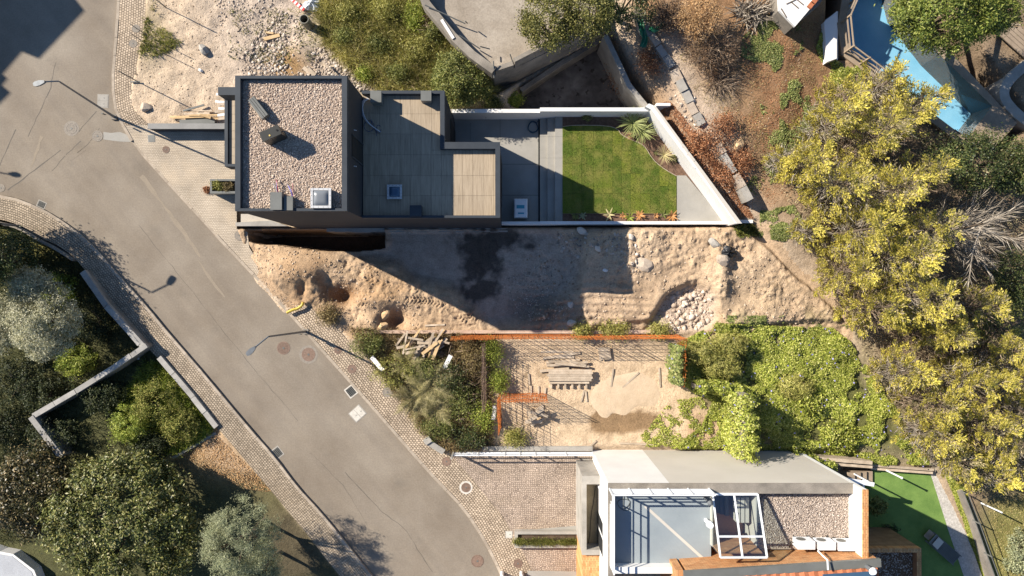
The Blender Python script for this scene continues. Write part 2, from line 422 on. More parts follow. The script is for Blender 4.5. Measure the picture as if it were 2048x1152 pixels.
# ------------------------------------------------------------------ plan of the street (photo pixels on the road plane)
R = [(239,-140),(238,-40),(237,0),(233,60),(229,110),(225,150),(226,190),(232,228),(247,255),(265,287),(290,318),(330,362),(370,405),(437,478),(512,557),(577,627),(620,675),(688,752),(743,814),(833,918),(873,962),(924,1014),(963,1073),(985,1115),(1002,1152),(1030,1220),(1060,1320)]
L = [(-360,345),(-60,380),(0,390),(33,395),(73,411),(97,422),(140,450),(167,470),(200,503),(233,543),(267,580),(300,617),(333,658),(367,697),(407,743),(500,855),(551,912),(594,970),(649,1029),(696,1088),(747,1152),(800,1220),(870,1320)]
LO = [(-360,392),(-60,428),(0,438),(43,450),(77,473),(113,488),(147,510),(173,540),(213,590),(253,640),(293,690),(341,739),(377,786),(428,845),(470,893),(512,943),(539,975),(578,1022),(618,1069),(677,1147),(735,1220),(800,1320)]
ROAD = R + L[::-1] + [(-360,-140)]
LEFT_BLOCK = LO + [(-360,1320)]
RS_N = [(236,-140),(310,-140),(298,0),(294,40),(286,100),(272,160),(262,205),(285,235),(300,250),(247,255),(232,228),(226,190),(225,150),(229,110),(233,60)]
DRIVE1 = [(247,255),(300,250),(452,256),(472,300),(472,455),(492,462),(498,495),(520,530),(512,557),(437,478),(370,405),(330,362),(290,318),(265,287)]
RS_S_OUT = [(600,600),(640,627),(683,660),(710,693),(763,744),(800,790),(826,825),(853,869),(880,897),(905,912),(940,950),(975,995),(1005,1030),(1030,1075),(1052,1115),(1070,1152),(1095,1220),(1130,1320)]
RS_S_IN = R[15:]
DRIVE2 = [(895,905),(1188,905),(1188,1320),(1128,1320),(1095,1220),(1070,1152),(1052,1115),(1030,1075),(1005,1030),(975,995),(940,950)]
DIG = [(470,455),(1180,455),(1470,452),(1510,452),(1570,540),(1680,630),(1690,672),(1430,660),(1340,668),(720,664),(690,645),(640,612),(600,606),(560,575),(520,530),(490,500),(478,470)]
HOUSE1 = [(470,240),(770,215),(1125,215),(1297,205),(1480,452),(470,458)]
YARD = [(1015,205),(1040,165),(1205,65),(1225,85),(1300,212)]
SLAB_N = [(790,-140),(845,0),(990,185),(1030,165),(1130,110),(1130,-140)]
POOL = [(1716,-60),(1690,40),(1693,104),(1930,286),(1992,208),(1880,110),(1800,-60)]
LAWN2 = [(1735,936),(1862,938),(1975,1165),(1990,1320),(1735,1320)]
LOT3 = [(985,672),(1360,672),(1360,770),(1460,850),(1460,880),(985,890)]

# ------------------------------------------------------------------ terrain
STEP = 0.15
gx = np.arange(-34.5, 34.51, STEP); gy = np.arange(-21, 21.01, STEP)
XX, YY = np.meshgrid(gx, gy, indexing='ij')
PXX, PYY = XX*S + 1024, -YY*S + 576
def msk(poly, k=0): 
    a = inside(PXX, PYY, poly).astype(float)
    return blur(a, k) if k else a
def bumpg(px, py, cx, cy, rx, ry): return np.exp(-((px-cx)/rx)**2 - ((py-cy)/ry)**2)
n_big = fbm(XX, YY, 5, 4, 1); n_mid = fbm(XX, YY, 1.4, 4, 2); n_fine = fbm(XX, YY, 0.45, 3, 3)
Z = 0.13 + 0.05*n_mid + 0.025*n_fine
C = np.empty(XX.shape + (3,)); 
def paint(mask, c, k=1.0): 
    w = (mask*k)[..., None]; C[:] = C*(1-w) + np.array(c)*w
C[:] = (0.55,0.43,0.31)
# north building plot: sand, then stony spoil
site_n = msk([(240,-140),(700,-140),(720,190),(440,260),(240,250)], 3)
Z += site_n*(0.06*n_mid + 0.05*n_fine) + 0.35*bumpg(PXX,PYY,640,120,70,60)*(0.6+0.6*n_mid)
paint(msk([(430,-60),(640,-60),(740,190),(455,190),(430,60)], 9), (0.47,0.385,0.31), 0.85)
paint(np.clip(bumpg(PXX,PYY,572,135,45,32)*1.3,0,1), (0.36,0.215,0.09), 0.9)
paint(np.clip(bumpg(PXX,PYY,300,70,30,60)*1.1,0,1), (0.26,0.22,0.11), 0.6)
# brush strip
paint(msk([(640,-140),(860,-140),(990,190),(860,200),(730,190),(640,80)], 6), (0.33,0.28,0.13), 0.9)
# north-east slope
ne = msk([(1225,-140),(1700,-140),(1700,60),(1640,420),(1520,440),(1300,215)], 4)
ne_h = msk([(1200,-200),(1620,-200),(1620,60),(1560,380),(1460,420),(1290,205)], 26)
Z += ne*(0.15*n_big + 0.06*n_mid) + 1.2*np.clip(ne_h*1.5,0,1)
paint(ne, (0.27,0.155,0.082), 1.0)
paint(ne*np.clip(n_big*1.6+0.3,0,1), (0.34,0.215,0.115), 0.7)
paint(msk([(1240,60),(1400,20),(1560,440),(1480,440),(1330,220)],5)*np.clip(0.5+n_mid*2,0,1), (0.33,0.26,0.19), 0.6)
paint(msk([(1295,60),(1350,90),(1480,330),(1520,430),(1480,430),(1330,220)], 3), (0.52,0.41,0.31), 0.75)
# forest floor
fo = msk([(1520,440),(1560,400),(1640,300),(1700,60),(2400,-200),(2400,1320),(1960,1320),(1860,930),(1740,760),(1690,620)], 8)
Z += fo*(0.5*np.clip((700-PYY)/250,0,1) + 0.1 + 0.2*n_big)
paint(fo, (0.24,0.175,0.115), 1.0)
# creeper slope east of plot 3
iv = msk([(1360,660),(1690,650),(1870,930),(1560,905),(1440,900),(1340,860)], 7)
Z += iv*(0.1 + 0.25*np.clip(n_big+0.35,0,1) + 0.15*n_mid)
paint(iv, (0.12,0.12,0.04), 1.0)
paint(np.clip(bumpg(PXX,PYY,1705,690,14,30)+bumpg(PXX,PYY,1735,740,16,26),0,1), (0.42,0.33,0.23), 1.0)
# planting strip between street and plot 3
br2 = msk([(690,650),(985,672),(985,890),(905,905),(840,860),(760,745)], 5)
Z += br2*(0.12 + 0.15*n_mid)
paint(br2, (0.16,0.12,0.06), 0.95)
# plot 3
l3 = msk(LOT3, 3)
Z = Z*(1-l3*0.6) + l3*0.05
paint(l3, (0.57,0.425,0.28), 1.0)
wet = np.clip((fbm(XX,YY,1.6,5,9)*0.9 + 1.5*bumpg(PXX,PYY,1275,842,70,26) + 0.6*bumpg(PXX,PYY,1200,835,30,20) - 0.62)*5, 0, 1)
paint(wet*l3, (0.245,0.158,0.085), 0.95)
paint(np.clip((fbm(XX,YY,0.35,3,10) - 0.0)*3,0,1)*np.clip(bumpg(PXX,PYY,1055,752,34,18)*1.6,0,1), (0.14,0.1,0.06), 0.8)
paint(bumpg(PXX,PYY,1400,860,45,40)*np.clip(0.5+n_mid*2,0,1), (0.33,0.2,0.11), 0.8)
# right-hand garden beyond the path
paint(msk([(1960,1000),(2400,900),(2400,1320),(1990,1320),(1960,1180)], 5), (0.2,0.19,0.065), 1.0)
# sunk yard in the north, foundations, pool
def cut(poly, z, k=1, c=None):
    global Z
    a = msk(poly, k); Z = Z*(1-a) + z*a
    if c is not None: paint(a, c)
cut(YARD, -1.9, 1)
cut(SLAB_N, -0.9, 1)
cut([(1640,25),(1716,-120),(1760,-120),(2040,250),(1985,300),(1920,300),(1690,125),(1645,125)], -2.2, 1)
cut(HOUSE1, -1.2, 1)
# low-lying block on the left, held back by walls
lb = msk(LEFT_BLOCK, 1)
low = -1.0 + 0.2*n_big + 0.75*msk([(293,690),(66,832),(130,905),(250,960),(345,916),(432,860)],1)
litter = np.clip(bumpg(PXX,PYY,470,905,110,60)*1.4 + bumpg(PXX,PYY,600,1090,120,120)*1.3, 0, 1)
Z = Z*(1-lb) + lb*(low*(1-litter) + (-0.12+0.05*n_mid)*litter)
paint(lb, (0.09,0.09,0.04), 1.0)
paint(np.clip(bumpg(PXX,PYY,490,900,110,55)*1.6,0,1)*lb, (0.42,0.295,0.185), 1.0)
paint(np.clip(bumpg(PXX,PYY,590,1090,90,90)*1.4,0,1)*lb, (0.10,0.08,0.05), 0.9)
paint(msk([(-360,440),(40,455),(110,492),(60,520),(-360,500)], 2), (0.22,0.2,0.07), 1.0)
Z_OPEN = Z.copy()
# roads, pavements and lawns lie on a lowered bed; soil drifts over their edges
bed = np.maximum.reduce([msk(ROAD), msk([(a,b) for a,b in L] + LO[::-1]), msk(RS_N), msk(DRIVE1), msk(RS_S_IN + RS_S_OUT[::-1]), msk(DRIVE2)])
bedb = np.clip(blur(bed, 2)*2.6 - 1.6 + 0.35*n_mid, 0, 1)
Z = Z*(1-bedb) + (-0.3)*bedb
cut(LAWN2, -0.3, 1); cut([(1185,898),(1700,898),(1760,950),(1760,1320),(1185,1320)], -0.3, 1)
dig_m = blur(msk(DIG), 2)

# the dug-up plot in a finer mesh
DX0, DX1, DY0, DY1, DS = GX(462), GX(1705), GY(682), GY(449), 0.056
dx = np.arange(DX0, DX1, DS); dy = np.arange(DY0, DY1, DS)
DX, DY = np.meshgrid(dx, dy, indexing='ij'); DPX, DPY = DX*S+1024, -DY*S+576
def dmsk(poly, k=0):
    a = inside(DPX, DPY, poly).astype(float); return blur(a, k) if k else a
d1 = fbm(DX,DY,2.2,5,21); d2 = fbm(DX,DY,0.7,4,22); d3 = fbm(DX,DY,0.22,3,23)
floor_m = dmsk([(690,503),(775,494),(768,455),(1110,455),(1165,520),(1150,575),(1040,640),(980,650),(900,570),(830,560),(790,525)], 5)
rough = 1 - 0.93*floor_m*np.clip(1.15-(DPX-960)/160,0,1)
ridge = 1-np.abs(fbm(DX,DY,0.9,5,25,0.62))*2.2
DZ = 0.2 + rough*(0.2*d1 + 0.13*np.clip(ridge,-.5,1)*np.clip(0.3+fbm(DX,DY,2.6,3,33)*2.5,0,1.3) + 0.09*d3*np.clip(.5+fbm(DX,DY,1.5,2,29)*2,0,1.4))
DZ += 0.55*bumpg(DPX,DPY,575,545,60,40) + 0.35*bumpg(DPX,DPY,650,540,50,30) - 0.25*bumpg(DPX,DPY,500,500,18,14)
DZ += -floor_m*0.42
DZ += -1.0*bumpg(DPX,DPY,686,594,26,18) - 0.35*bumpg(DPX,DPY,655,560,14,22) - 0.8*bumpg(DPX,DPY,790,640,24,20) - 0.3*bumpg(DPX,DPY,610,575,8,16)
DZ += 0.35*bumpg(DPX,DPY,760,600,60,16) + 0.3*bumpg(DPX,DPY,745,640,20,18)
# eastern ledges and the hollow filled with rubble
east = dmsk([(1175,470),(1275,460),(1480,455),(1600,560),(1680,640),(1450,650),(1390,560),(1330,588),(1300,640),(1180,655),(1150,600)], 2)
DZ += east*(0.3 + 0.1*d1)
hol = dmsk([(1322,600),(1345,580),(1395,572),(1425,590),(1430,640),(1400,662),(1290,664),(1300,636)], 3)
DZ += -hol*0.3
DZ += 0.35*bumpg(DPX,DPY,1435,545,22,60) - 0.2*bumpg(DPX,DPY,1490,590,30,20)
ter = np.sin((DPY + 14*d1)*0.42)*dmsk([(1040,560),(1270,560),(1320,640),(1180,656),(1060,650)],6)
DZ += 0.035*ter
# tyre tracks
def track(pts, w=0.42, pitch=0.19, amp=0.05):
    global DZ
    for (a, b) in zip(pts[:-1], pts[1:]):
        p = np.array(G(*a)[:2]); q = np.array(G(*b)[:2]); d = q-p; ln = np.hypot(*d); d = d/ln
        s_ = (DX-p[0])*d[0] + (DY-p[1])*d[1]; t_ = -(DX-p[0])*d[1] + (DY-p[1])*d[0]
        inb = np.clip((w/2-np.abs(t_))/0.06,0,1)*((s_>=0)&(s_<=ln))
        DZ += inb*(amp*np.clip(.5+1.6*fbm(DX,DY,.8,3,51),0,1.2)*np.sin(2*math.pi*(s_+np.abs(t_)*0.8+.08*d2)/pitch) - 0.04)
track([(700,545),(780,570),(850,580)],.4,.21,.035); track([(860,625),(980,640)],.45,.2,.03)
track([(690,528),(760,538),(815,560)]); track([(715,590),(790,592),(855,597)]); track([(720,606),(800,600),(870,602)])
track([(905,618),(930,648)], 0.5); track([(925,608),(950,650)], 0.5); track([(870,605),(905,618)])
# trench along the house
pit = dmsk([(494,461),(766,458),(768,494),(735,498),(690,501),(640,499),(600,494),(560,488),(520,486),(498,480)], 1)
DZ = DZ*(1-pit) - 3.2*pit
# colours
DC = np.empty(DX.shape+(3,)); DC[:] = (0.47,0.338,0.22)
def dpaint(mask, c, k=1.0):
    w = (mask*k)[...,None]; DC[:] = DC*(1-w) + np.array(c)*w
dpaint(np.clip(d1*1.5+0.2,0,1)*np.clip((1000-DPX)/200,0,1), (0.42,0.27,0.15), 0.85)
dpaint(np.clip(d2*2,0,1), (0.36,0.255,0.165), 0.6)
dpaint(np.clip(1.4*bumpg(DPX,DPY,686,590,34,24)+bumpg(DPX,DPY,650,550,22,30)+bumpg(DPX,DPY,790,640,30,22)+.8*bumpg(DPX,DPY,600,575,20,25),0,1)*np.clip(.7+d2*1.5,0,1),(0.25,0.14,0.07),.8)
dpaint(floor_m, (0.38,0.32,0.27), 0.85)
fl2 = np.clip(bumpg(DPX,DPY,1130,560,120,80)*1.4,0,1)
dpaint(fl2*np.clip(0.6+d1*1.6,0,1), (0.45,0.35,0.265), 0.8)
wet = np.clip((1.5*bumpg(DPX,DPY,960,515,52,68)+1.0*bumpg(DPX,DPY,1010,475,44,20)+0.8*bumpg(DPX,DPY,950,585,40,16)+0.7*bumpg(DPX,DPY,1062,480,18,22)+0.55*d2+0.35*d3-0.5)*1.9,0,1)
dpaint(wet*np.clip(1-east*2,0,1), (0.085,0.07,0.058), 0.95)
dpaint(np.clip(bumpg(DPX,DPY,1075,620,60,30)*1.3,0,1), (0.13,0.105,0.085), 0.7)
dpaint(east*np.clip(0.3+d1*1.5,0,1), (0.55,0.41,0.275), 0.75)
dpaint(np.clip(bumpg(DPX,DPY,1560,590,110,40)*1.3,0,1)*np.clip(0.4+d1*2,0,1), (0.4,0.29,0.18), 0.6)
dpaint(hol, (0.52,0.42,0.335), 0.8)
dpaint(np.clip(bumpg(DPX,DPY,1600,640,60,25)+bumpg(DPX,DPY,1480,640,40,20),0,1)*np.clip(0.3+d2*2,0,1), (0.2,0.19,0.08), 0.5)
dpaint(blur(pit,2),(0.11,0.075,0.05),1.0)  # trench soil painted darker to deepen the shade in the pit
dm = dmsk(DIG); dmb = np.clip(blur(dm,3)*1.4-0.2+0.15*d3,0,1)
# relation of the two meshes along their seam
from_main = lambda x, y: sample(Z_OPEN, x, y)
def sample(A, x, y):
    u = np.clip((np.asarray(x)-gx[0])/STEP,0,len(gx)-1.001); w = np.clip((np.asarray(y)-gy[0])/STEP,0,len(gy)-1.001)
    i = u.astype(int); j = w.astype(int); a = u-i; b = w-j
    return A[i,j]*(1-a)*(1-b)+A[i+1,j]*a*(1-b)+A[i,j+1]*(1-a)*b+A[i+1,j+1]*a*b
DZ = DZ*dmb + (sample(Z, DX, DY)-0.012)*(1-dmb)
def sample_d(x, y):
    u = np.clip((np.asarray(x)-dx[0])/DS,0,len(dx)-1.001); w = np.clip((np.asarray(y)-dy[0])/DS,0,len(dy)-1.001)
    i = u.astype(int); j = w.astype(int); a = u-i; b = w-j
    return DZ[i,j]*(1-a)*(1-b)+DZ[i+1,j]*a*(1-b)+DZ[i,j+1]*(1-a)*b+DZ[i+1,j+1]*a*b
zmain = Z.copy()
Z = np.where(dig_m>0.02, np.minimum(Z, sample_d(XX,YY)-0.05-0.3*np.clip(dig_m*2-1,0,1)), Z)
def hz(x, y):
    """ground height"""
    x = np.asarray(x, float); y = np.asarray(y, float)
    a = sample(Z, x, y)
    ind = (x>DX0)&(x<DX1)&(y>DY0)&(y<DY1)
    return np.where(ind, np.maximum(a, sample_d(x, y)), a)
def h1(px, py, dz=0.0):
    if 'ZL' in globals() and 1100<px<1475 and 224<py<447 and bool(inside(np.array([px]),np.array([py]),[(1100,224),(1298,216),(1470,447),(1100,447)])[0]): return G(px, py, 0.02+dz)
    z = 0.0
    for _ in range(5): p = G(px, py, z); z = float(hz(p.x, p.y))
    return Vector((p.x, p.y, z + dz))
def grid_mesh(name, X, Y, ZZ, CC):
    n, m = X.shape
    v = np.stack([X.ravel(), Y.ravel(), ZZ.ravel()], 1); idx = np.arange(n*m).reshape(n, m)
    f = np.stack([idx[:-1,:-1], idx[1:,:-1], idx[1:,1:], idx[:-1,1:]], -1).reshape(-1,4)
    c = np.concatenate([CC.reshape(-1,3), np.ones((n*m,1))], 1)
    return np_mesh(name, v, f, M_SOIL, smooth=True, colors=c)
struct(grid_mesh('ground', XX, YY, Z, np.clip(C,0.01,1)))
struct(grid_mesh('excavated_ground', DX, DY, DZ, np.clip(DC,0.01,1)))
far = MB().sheet([(-260,-260),(260,-260),(260,260),(-260,260)], -3.4)
struct(far.build('outer_ground', surf('outer_soil', (0.12,0.1,0.06), (0.22,0.17,0.1), 0.2, 6, 0.95, 3, 0.3, 0.05)))

# ------------------------------------------------------------------ road, kerbs, pavements
def resample(pts, step):
    pts = [Vector(p) for p in pts]; out = [pts[0].copy()]; acc = 0.0
    for a, b in zip(pts[:-1], pts[1:]):
        d = (b-a).length; t = step-acc
        while t <= d: out.append(a + (b-a)*(t/d)); t += step
        acc = d - (t-step)
    return out
def smoothed(pts, it=2):
    for _ in range(it):
        q = [pts[0]]
        for a, b in zip(pts[:-1], pts[1:]):
            q += [(a[0]*.75+b[0]*.25, a[1]*.75+b[1]*.25), (a[0]*.25+b[0]*.75, a[1]*.25+b[1]*.75)]
        pts = q + [pts[-1]]
    return pts
Rm, Lm, LOm = smoothed(G2(R),1), smoothed(G2(L),1), smoothed(G2(LO),1)
road = struct(MB().sheet(Rm + Lm[::-1] + [(GX(-360),GY(-140))], 0.0).build('road', M_ASPH))
def strip(name, a, b, z, mat, n=160):
    """ribbon between two polylines with lengthwise UVs in metres"""
    def par(p):
        p = np.array(p); d = np.r_[0, np.cumsum(np.hypot(*np.diff(p,axis=0).T))]; t = np.linspace(0,d[-1],n)
        return np.stack([np.interp(t,d,p[:,0]), np.interp(t,d,p[:,1])],1), t
    A, ta = par(a)
    # nearest-style pairing by projecting along arc fraction
    B, tb = par(b)
    w = 6; v = []; uv = []
    for i in range(n):
        for j in range(w+1):
            q = A[i]*(1-j/w) + B[i]*(j/w); v.append((*q, z)); uv.append((ta[i], np.hypot(*(B[i]-A[i]))*j/w))
    idx = np.arange(n*(w+1)).reshape(n, w+1)
    f = np.stack([idx[:-1,:-1], idx[1:,:-1], idx[1:,1:], idx[:-1,1:]], -1).reshape(-1,4)
    v = np.array(v); p = v[f[0]]
    if np.cross(p[1]-p[0], p[2]-p[0])[2] < 0: f = f[:, ::-1]
    return np_mesh(name, v, f, mat, uv=np.array(uv))
KW = 0.15
Lin = offset(Lm, -KW) if True else None
# decide which side is the pavement side
def toward(line, other):
    a = offset(line, KW); b = offset(line, -KW)
    f = lambda l: sum((Vector(p)-Vector(other[min(int(i*len(other)/len(l)),len(other)-1)])).length for i,p in enumerate(l))
    return a if f(a) < f(b) else b
Lk = toward(Lm, LOm)
struct(strip('left_pavement', Lk, LOm, 0.115, M_COBL))
RSo = smoothed(G2(RS_S_OUT),1); RSi = smoothed(G2(RS_S_IN),1)
RSk = toward(RSi, RSo)
struct(strip('right_pavement', RSk, RSo, 0.115, M_COB))
rn_in = smoothed(G2(R[:9]),1); rn_out = smoothed(G2([(312,-140),(305,-40),(298,0),(294,40),(286,100),(272,160),(262,205),(278,232),(300,250)]),1)
struct(strip('north_pavement', toward(rn_in, rn_out), rn_out, 0.11, M_COB))
d1o = G2([(270,250),(455,257),(475,300),(475,458),(496,464),(500,495),(522,530)]); d1i = toward(smoothed(G2(R[8:15]),1), [(GX(420),GY(300))])
struct(MB().sheet(d1i + d1o[::-1], 0.105).build('driveway', M_COBF))
struct(MB().sheet(G2(DRIVE2), 0.11).build('neighbour_driveway', M_COBD))
def kerb(name, line, skip=()):
    k = struct(bpy.data.objects.new(name, None)); col.objects.link(k)
    pts = resample(line, 0.95)
    for i, (a, b) in enumerate(zip(pts[:-1], pts[1:])):
        d = (b-a); ln = d.length; a_ = math.atan2(d.y, d.x); c = (a+b)/2
        if abs(c.x) > 29.5 or abs(c.y) > 17: continue
        nrm = Vector((-d.y, d.x))/ln
        sgn = 1 if name == 'left_kerb' else -1
        off = nrm * (KW/2) * kside[name]
        w = KW*random.uniform(0.93,1.0); zt = 0.125 + random.uniform(-0.008,0.01)
        if skip and skip[0] < (a.y) < skip[1]: zt = 0.05
        MB().obox(c.x+off.x, c.y+off.y, -0.1, zt, ln-0.012, w, a_+random.uniform(-.006,.006)).build('kerb_stone', M_KERB, k)
    return k
def side(line, target):
    i = len(line)//2; a = Vector(line[i]); d = Vector(line[i+1])-a
    return 1 if (Vector((-d.y,d.x)).dot(Vector(target[i if i < len(target) else -1])-a)) > 0 else -1
kside = {'left_kerb': side(Lm, Lk), 'right_kerb': side(smoothed(G2(R),1), toward(smoothed(G2(R),1), [(GX(900),GY(400))]*99))}
kerb('left_kerb', Lm); kerb('right_kerb', smoothed(G2(R),1), (GY(470), GY(262)))

# cracks, seams and repairs in the asphalt
M_CRACK = plain('tar_seam', (0.115,0.1,0.083), 0.8)
M_DUST = surf('dust', (0.255,0.212,0.16), (0.30,0.245,0.182), 2, 5, 0.9, 30, 0.1, 0.003)
def ribbon(name, pts, w, z, mat, parent, jit=0.03):
    p = resample(G2(pts), 0.35); q = [Vector((a.x+random.uniform(-jit,jit), a.y+random.uniform(-jit,jit))) for a in p]
    ww = [w*random.uniform(0.3,1.2) for _ in q]
    vs = []; n = len(q)
    for i in range(n):
        d = (q[min(i+1,n-1)]-q[max(i-1,0)]).normalized(); u = Vector((-d.y,d.x))*ww[i]/2
        vs += [(q[i].x+u.x,q[i].y+u.y,z),(q[i].x-u.x,q[i].y-u.y,z)]
    return MB().add(vs, [(2*i+1,2*i+3,2*i+2,2*i) for i in range(n-1)]).build(name, mat, parent)
for pts, w in [([(0,331),(35,250)],0.05),([(15,380),(70,340),(125,297)],0.05),([(57,273),(77,228),(100,180),(113,115)],0.035),([(157,263),(197,217)],0.045),
               ([(133,310),(165,280)],0.03),([(155,305),(180,285),(205,245)],0.03),([(130,312),(100,345)],0.02),
               ([(277,450),(350,540),(430,640),(512,744),(600,845)],0.022),([(690,945),(760,1020),(810,1058),(870,1152)],0.03),([(620,905),(690,975),(740,1060)],0.02)]:
    ribbon('crack', pts, w, 0.004, M_CRACK, road)
MB().sheet(G2([(207,264),(222,266),(240,264),(256,270),(262,284),(238,283),(207,279)]), 0.006).build('repair_patch', M_SLAB, road)
ribbon('dust_streak', [(283,352),(320,400),(360,455),(402,515)], .22, .003, M_DUST, road)
ribbon('dust_streak', [(395,520),(430,570),(455,600)], .14, .003, M_DUST, road)
ribbon('dust_streak', [(62,335),(75,300),(85,265)], .2, .003, M_DUST, road)
MB().sheet(G2([(130,312),(160,292),(172,300),(142,322)]), 0.004).build('repair_patch', M_ASPH, road)

# left-hand retaining walls of the low block
M_GRAN = surf('granite_wall', (0.27,0.255,0.235), (0.40,0.38,0.345), 2.0, 7, 0.85, 30, 0.35, 0.01, fine=0.25, vary=0.1)
def block_wall(name, label, pts, w, z0, z1, seg=1.1):
    """wall of dressed stone blocks, each block a part"""
    p0 = pts[0]; t = thing(name, label, 'wall', (p0[0], p0[1], z0))
    for a, b in zip(pts[:-1], pts[1:]):
        a = Vector(a); b = Vector(b); n = max(1, round((b-a).length/seg)); an = math.atan2((b-a).y,(b-a).x)
        for i in range(n):
            c = a.lerp(b, (i+.5)/n); l = (b-a).length/n
            MB().obox(c.x+random.uniform(-.01,.01), c.y+random.uniform(-.01,.01), z1-0.22, z1+random.uniform(-.012,.012), l-0.015, w*random.uniform(.97,1.03), an).build('coping_stone', M_GRAN, t)
        c = (a+b)/2
        MB().obox(c.x, c.y, z0, z1-0.222, (b-a).length, w*0.9, an).build('wall_body', M_CONCD, t)
    return t
block_wall('retaining_wall', 'grey granite wall along the left pavement beneath the tree shade', G2([(164,543),(212,612),(285,692)],0.7), 0.3, -2.4, 0.7)
block_wall('retaining_wall', 'pale topped stone wall running from pavement down to the lower left', G2([(292,690),(230,733),(150,783),(66,832)],0.75), 0.26, -2.5, 0.75)
block_wall('retaining_wall', 'low stone kerb wall between grass and pavement ending at leaf litter', G2([(317,715),(345,748),(385,795),(432,855)],0.3), 0.28, -1.5, 0.28)
block_wall('retaining_wall', 'shadowed stone wall with wide blocks at far left corner', G2([(60,834),(122,915)],0.8), 0.3, -1.5, 0.8)
block_wall('retaining_wall', 'short pale coping slab wall beside the pavement corner', G2([(252,660),(277,690)],0.72), 0.16, -2.4, 0.72)
w = thing('garden_wall', 'old buried concrete wall in the shaded lower garden', 'wall', G(165,840,-2.3))
MB().wall(G2([(163,840),(215,808)],-1.6), 0.22, -2.6, -1.6).build('wall_body', M_CONCD, w)
w = thing('garden_wall', 'dark slanting concrete wall half hidden under magnolia crown', 'wall', G(190,880,-2.3))
MB().wall(G2([(185,875),(240,955)],-1.7), 0.4, -2.6, -1.7).build('wall_body', M_CONCD, w)
w = thing('garden_wall', 'thin edging wall between grass plot and leaf litter', 'wall', G(345,915,-1))
MB().wall(G2([(432,866),(345,916)],-0.2), 0.14, -2.4, -0.2).build('wall_body', M_CONC, w)
w = thing('railing_wall', 'low concrete wall curving along the inner edge of left pavement', 'wall', G(0,440))
MB().wall(smoothed(G2([(-60,436),(0,446),(40,457),(75,480),(110,497),(145,520)],0.3),1), 0.12, -2.4, 0.3).build('wall_body', M_CONCD, w)

# off-frame apartment block whose shadow reaches the crossing, up the sun's path
def back(px, py, h): 
    p = G(px, py); l = h/math.tan(SUN_EL); return (p.x - SH.x*l, p.y - SH.y*l)
BH = 11.0
b_ = thing('apartment_block', 'tall pale block beyond the upper left corner casting the stepped blue shadow', 'building', (*back(80,60,BH),0))
outl = [(153,0),(170,22),(79,118),(45,104),(6,149),(16,157),(5,171),(22,186),(-10,218),(-420,640),(-700,300),(-100,-300)]
o_ = [back(a,b,BH) for a,b in outl]
MB().prism(o_, -3, BH).build('wall', M_WHITE, b_)
MB().prism([back(a,b,BH) for a,b in [(60,0),(20,60),(-120,200),(-300,200),(-100,-150)]], BH, BH+0.01).build('roof', M_GBASE, b_)

# ------------------------------------------------------------------ covers and drains in the paving
def manhole(px, py, d, label, z, mat=None, ring=None, group=None):
    p = G(px, py, z); t = thing('manhole_cover', label, 'manhole cover', (p.x,p.y,z))
    r = d/2/S
    if ring: MB().ring(p.x,p.y,z-0.02,z+0.004,r,r*1.38,28).build('concrete_collar', ring, t)
    MB().ring(p.x,p.y,z-0.02,z+0.012,r*0.86,r,28).build('frame', mat or M_RUSTD, t)
    m = MB().cyl(p.x,p.y,z-0.02,z+0.008,r*0.85,28)
    for k in range(-2,3): m.obox(p.x,p.y+k*r*0.3,z+0.008,z+0.014,r*1.2*math.cos(abs(k)*0.45),r*0.09,0)
    m.build('lid', mat or M_RUSTD, t)
    MB().cyl(p.x,p.y,z+0.008,z+0.02,r*0.16,12).build('keyhole', M_METAL, t)
    return t
M_LIDG = surf('worn_lid', (0.22,0.19,0.16), (0.3,0.26,0.21), 9, 5, 0.8, 40, 0.3, 0.005)
M_COLLAR = surf('mortar_collar', (0.5,0.46,0.4), (0.62,0.58,0.51), 5, 5, 0.9, 40, 0.3, 0.005)
PZ = 0.112
for a in [(567,696,26,'faded round iron cover in the road, left one of the pair below the lamp arm',0.0,None,None),
          (617,709,27,'brown round iron cover in the road just off the kerb below the lamp',0.0,None,M_LIDG),
          (955,1122,25,'brown round iron cover in the road at the bottom bend',0.0,None,None),
          (143,257,22,'worn asphalt coloured round cover near the street crossing',0.0,M_LIDG,M_LIDG),
          (195,272,22,'sanded over round cover beside the pale repair patch',0.0,M_LIDG,None),
          (2,376,16,'small round cover at the left frame edge of the road',0.0,M_LIDG,None),
          (676,700,16,'round rusty cover on cobbles crossed by the lamp shadow',PZ,None,None),
          (704,738,18,'round rusty cover on cobbled pavement above the drain grate',PZ,None,None),
          (775,784,20,'greyish brown round cover at the edge of the palms',PZ,M_LIDG,None),
          (893,923,18,'rusty round cover on cobbles by the broken kerb pillar',PZ,None,None),
          (932,975,19,'rusty round cover with a white mortar collar on the cobbles',PZ,None,M_COLLAR),
          (1036,1127,18,'rusty round cover on cobbles near the bottom frame edge',PZ,None,None),
          (332,299,14,'small brown round cover in the modern house driveway',0.107,None,None),
          (272,57,16,'small round cover on the north pavement, nearer the top',0.112,M_LIDG,None),
          (266,87,16,'small round cover on the north pavement, below the other one',0.112,M_LIDG,None),
          (479,471,20,'sandy round cover by the end of the trench',0.107,M_LIDG,None)]:
    manhole(a[0],a[1],a[2],a[3],a[4],a[5],a[6])
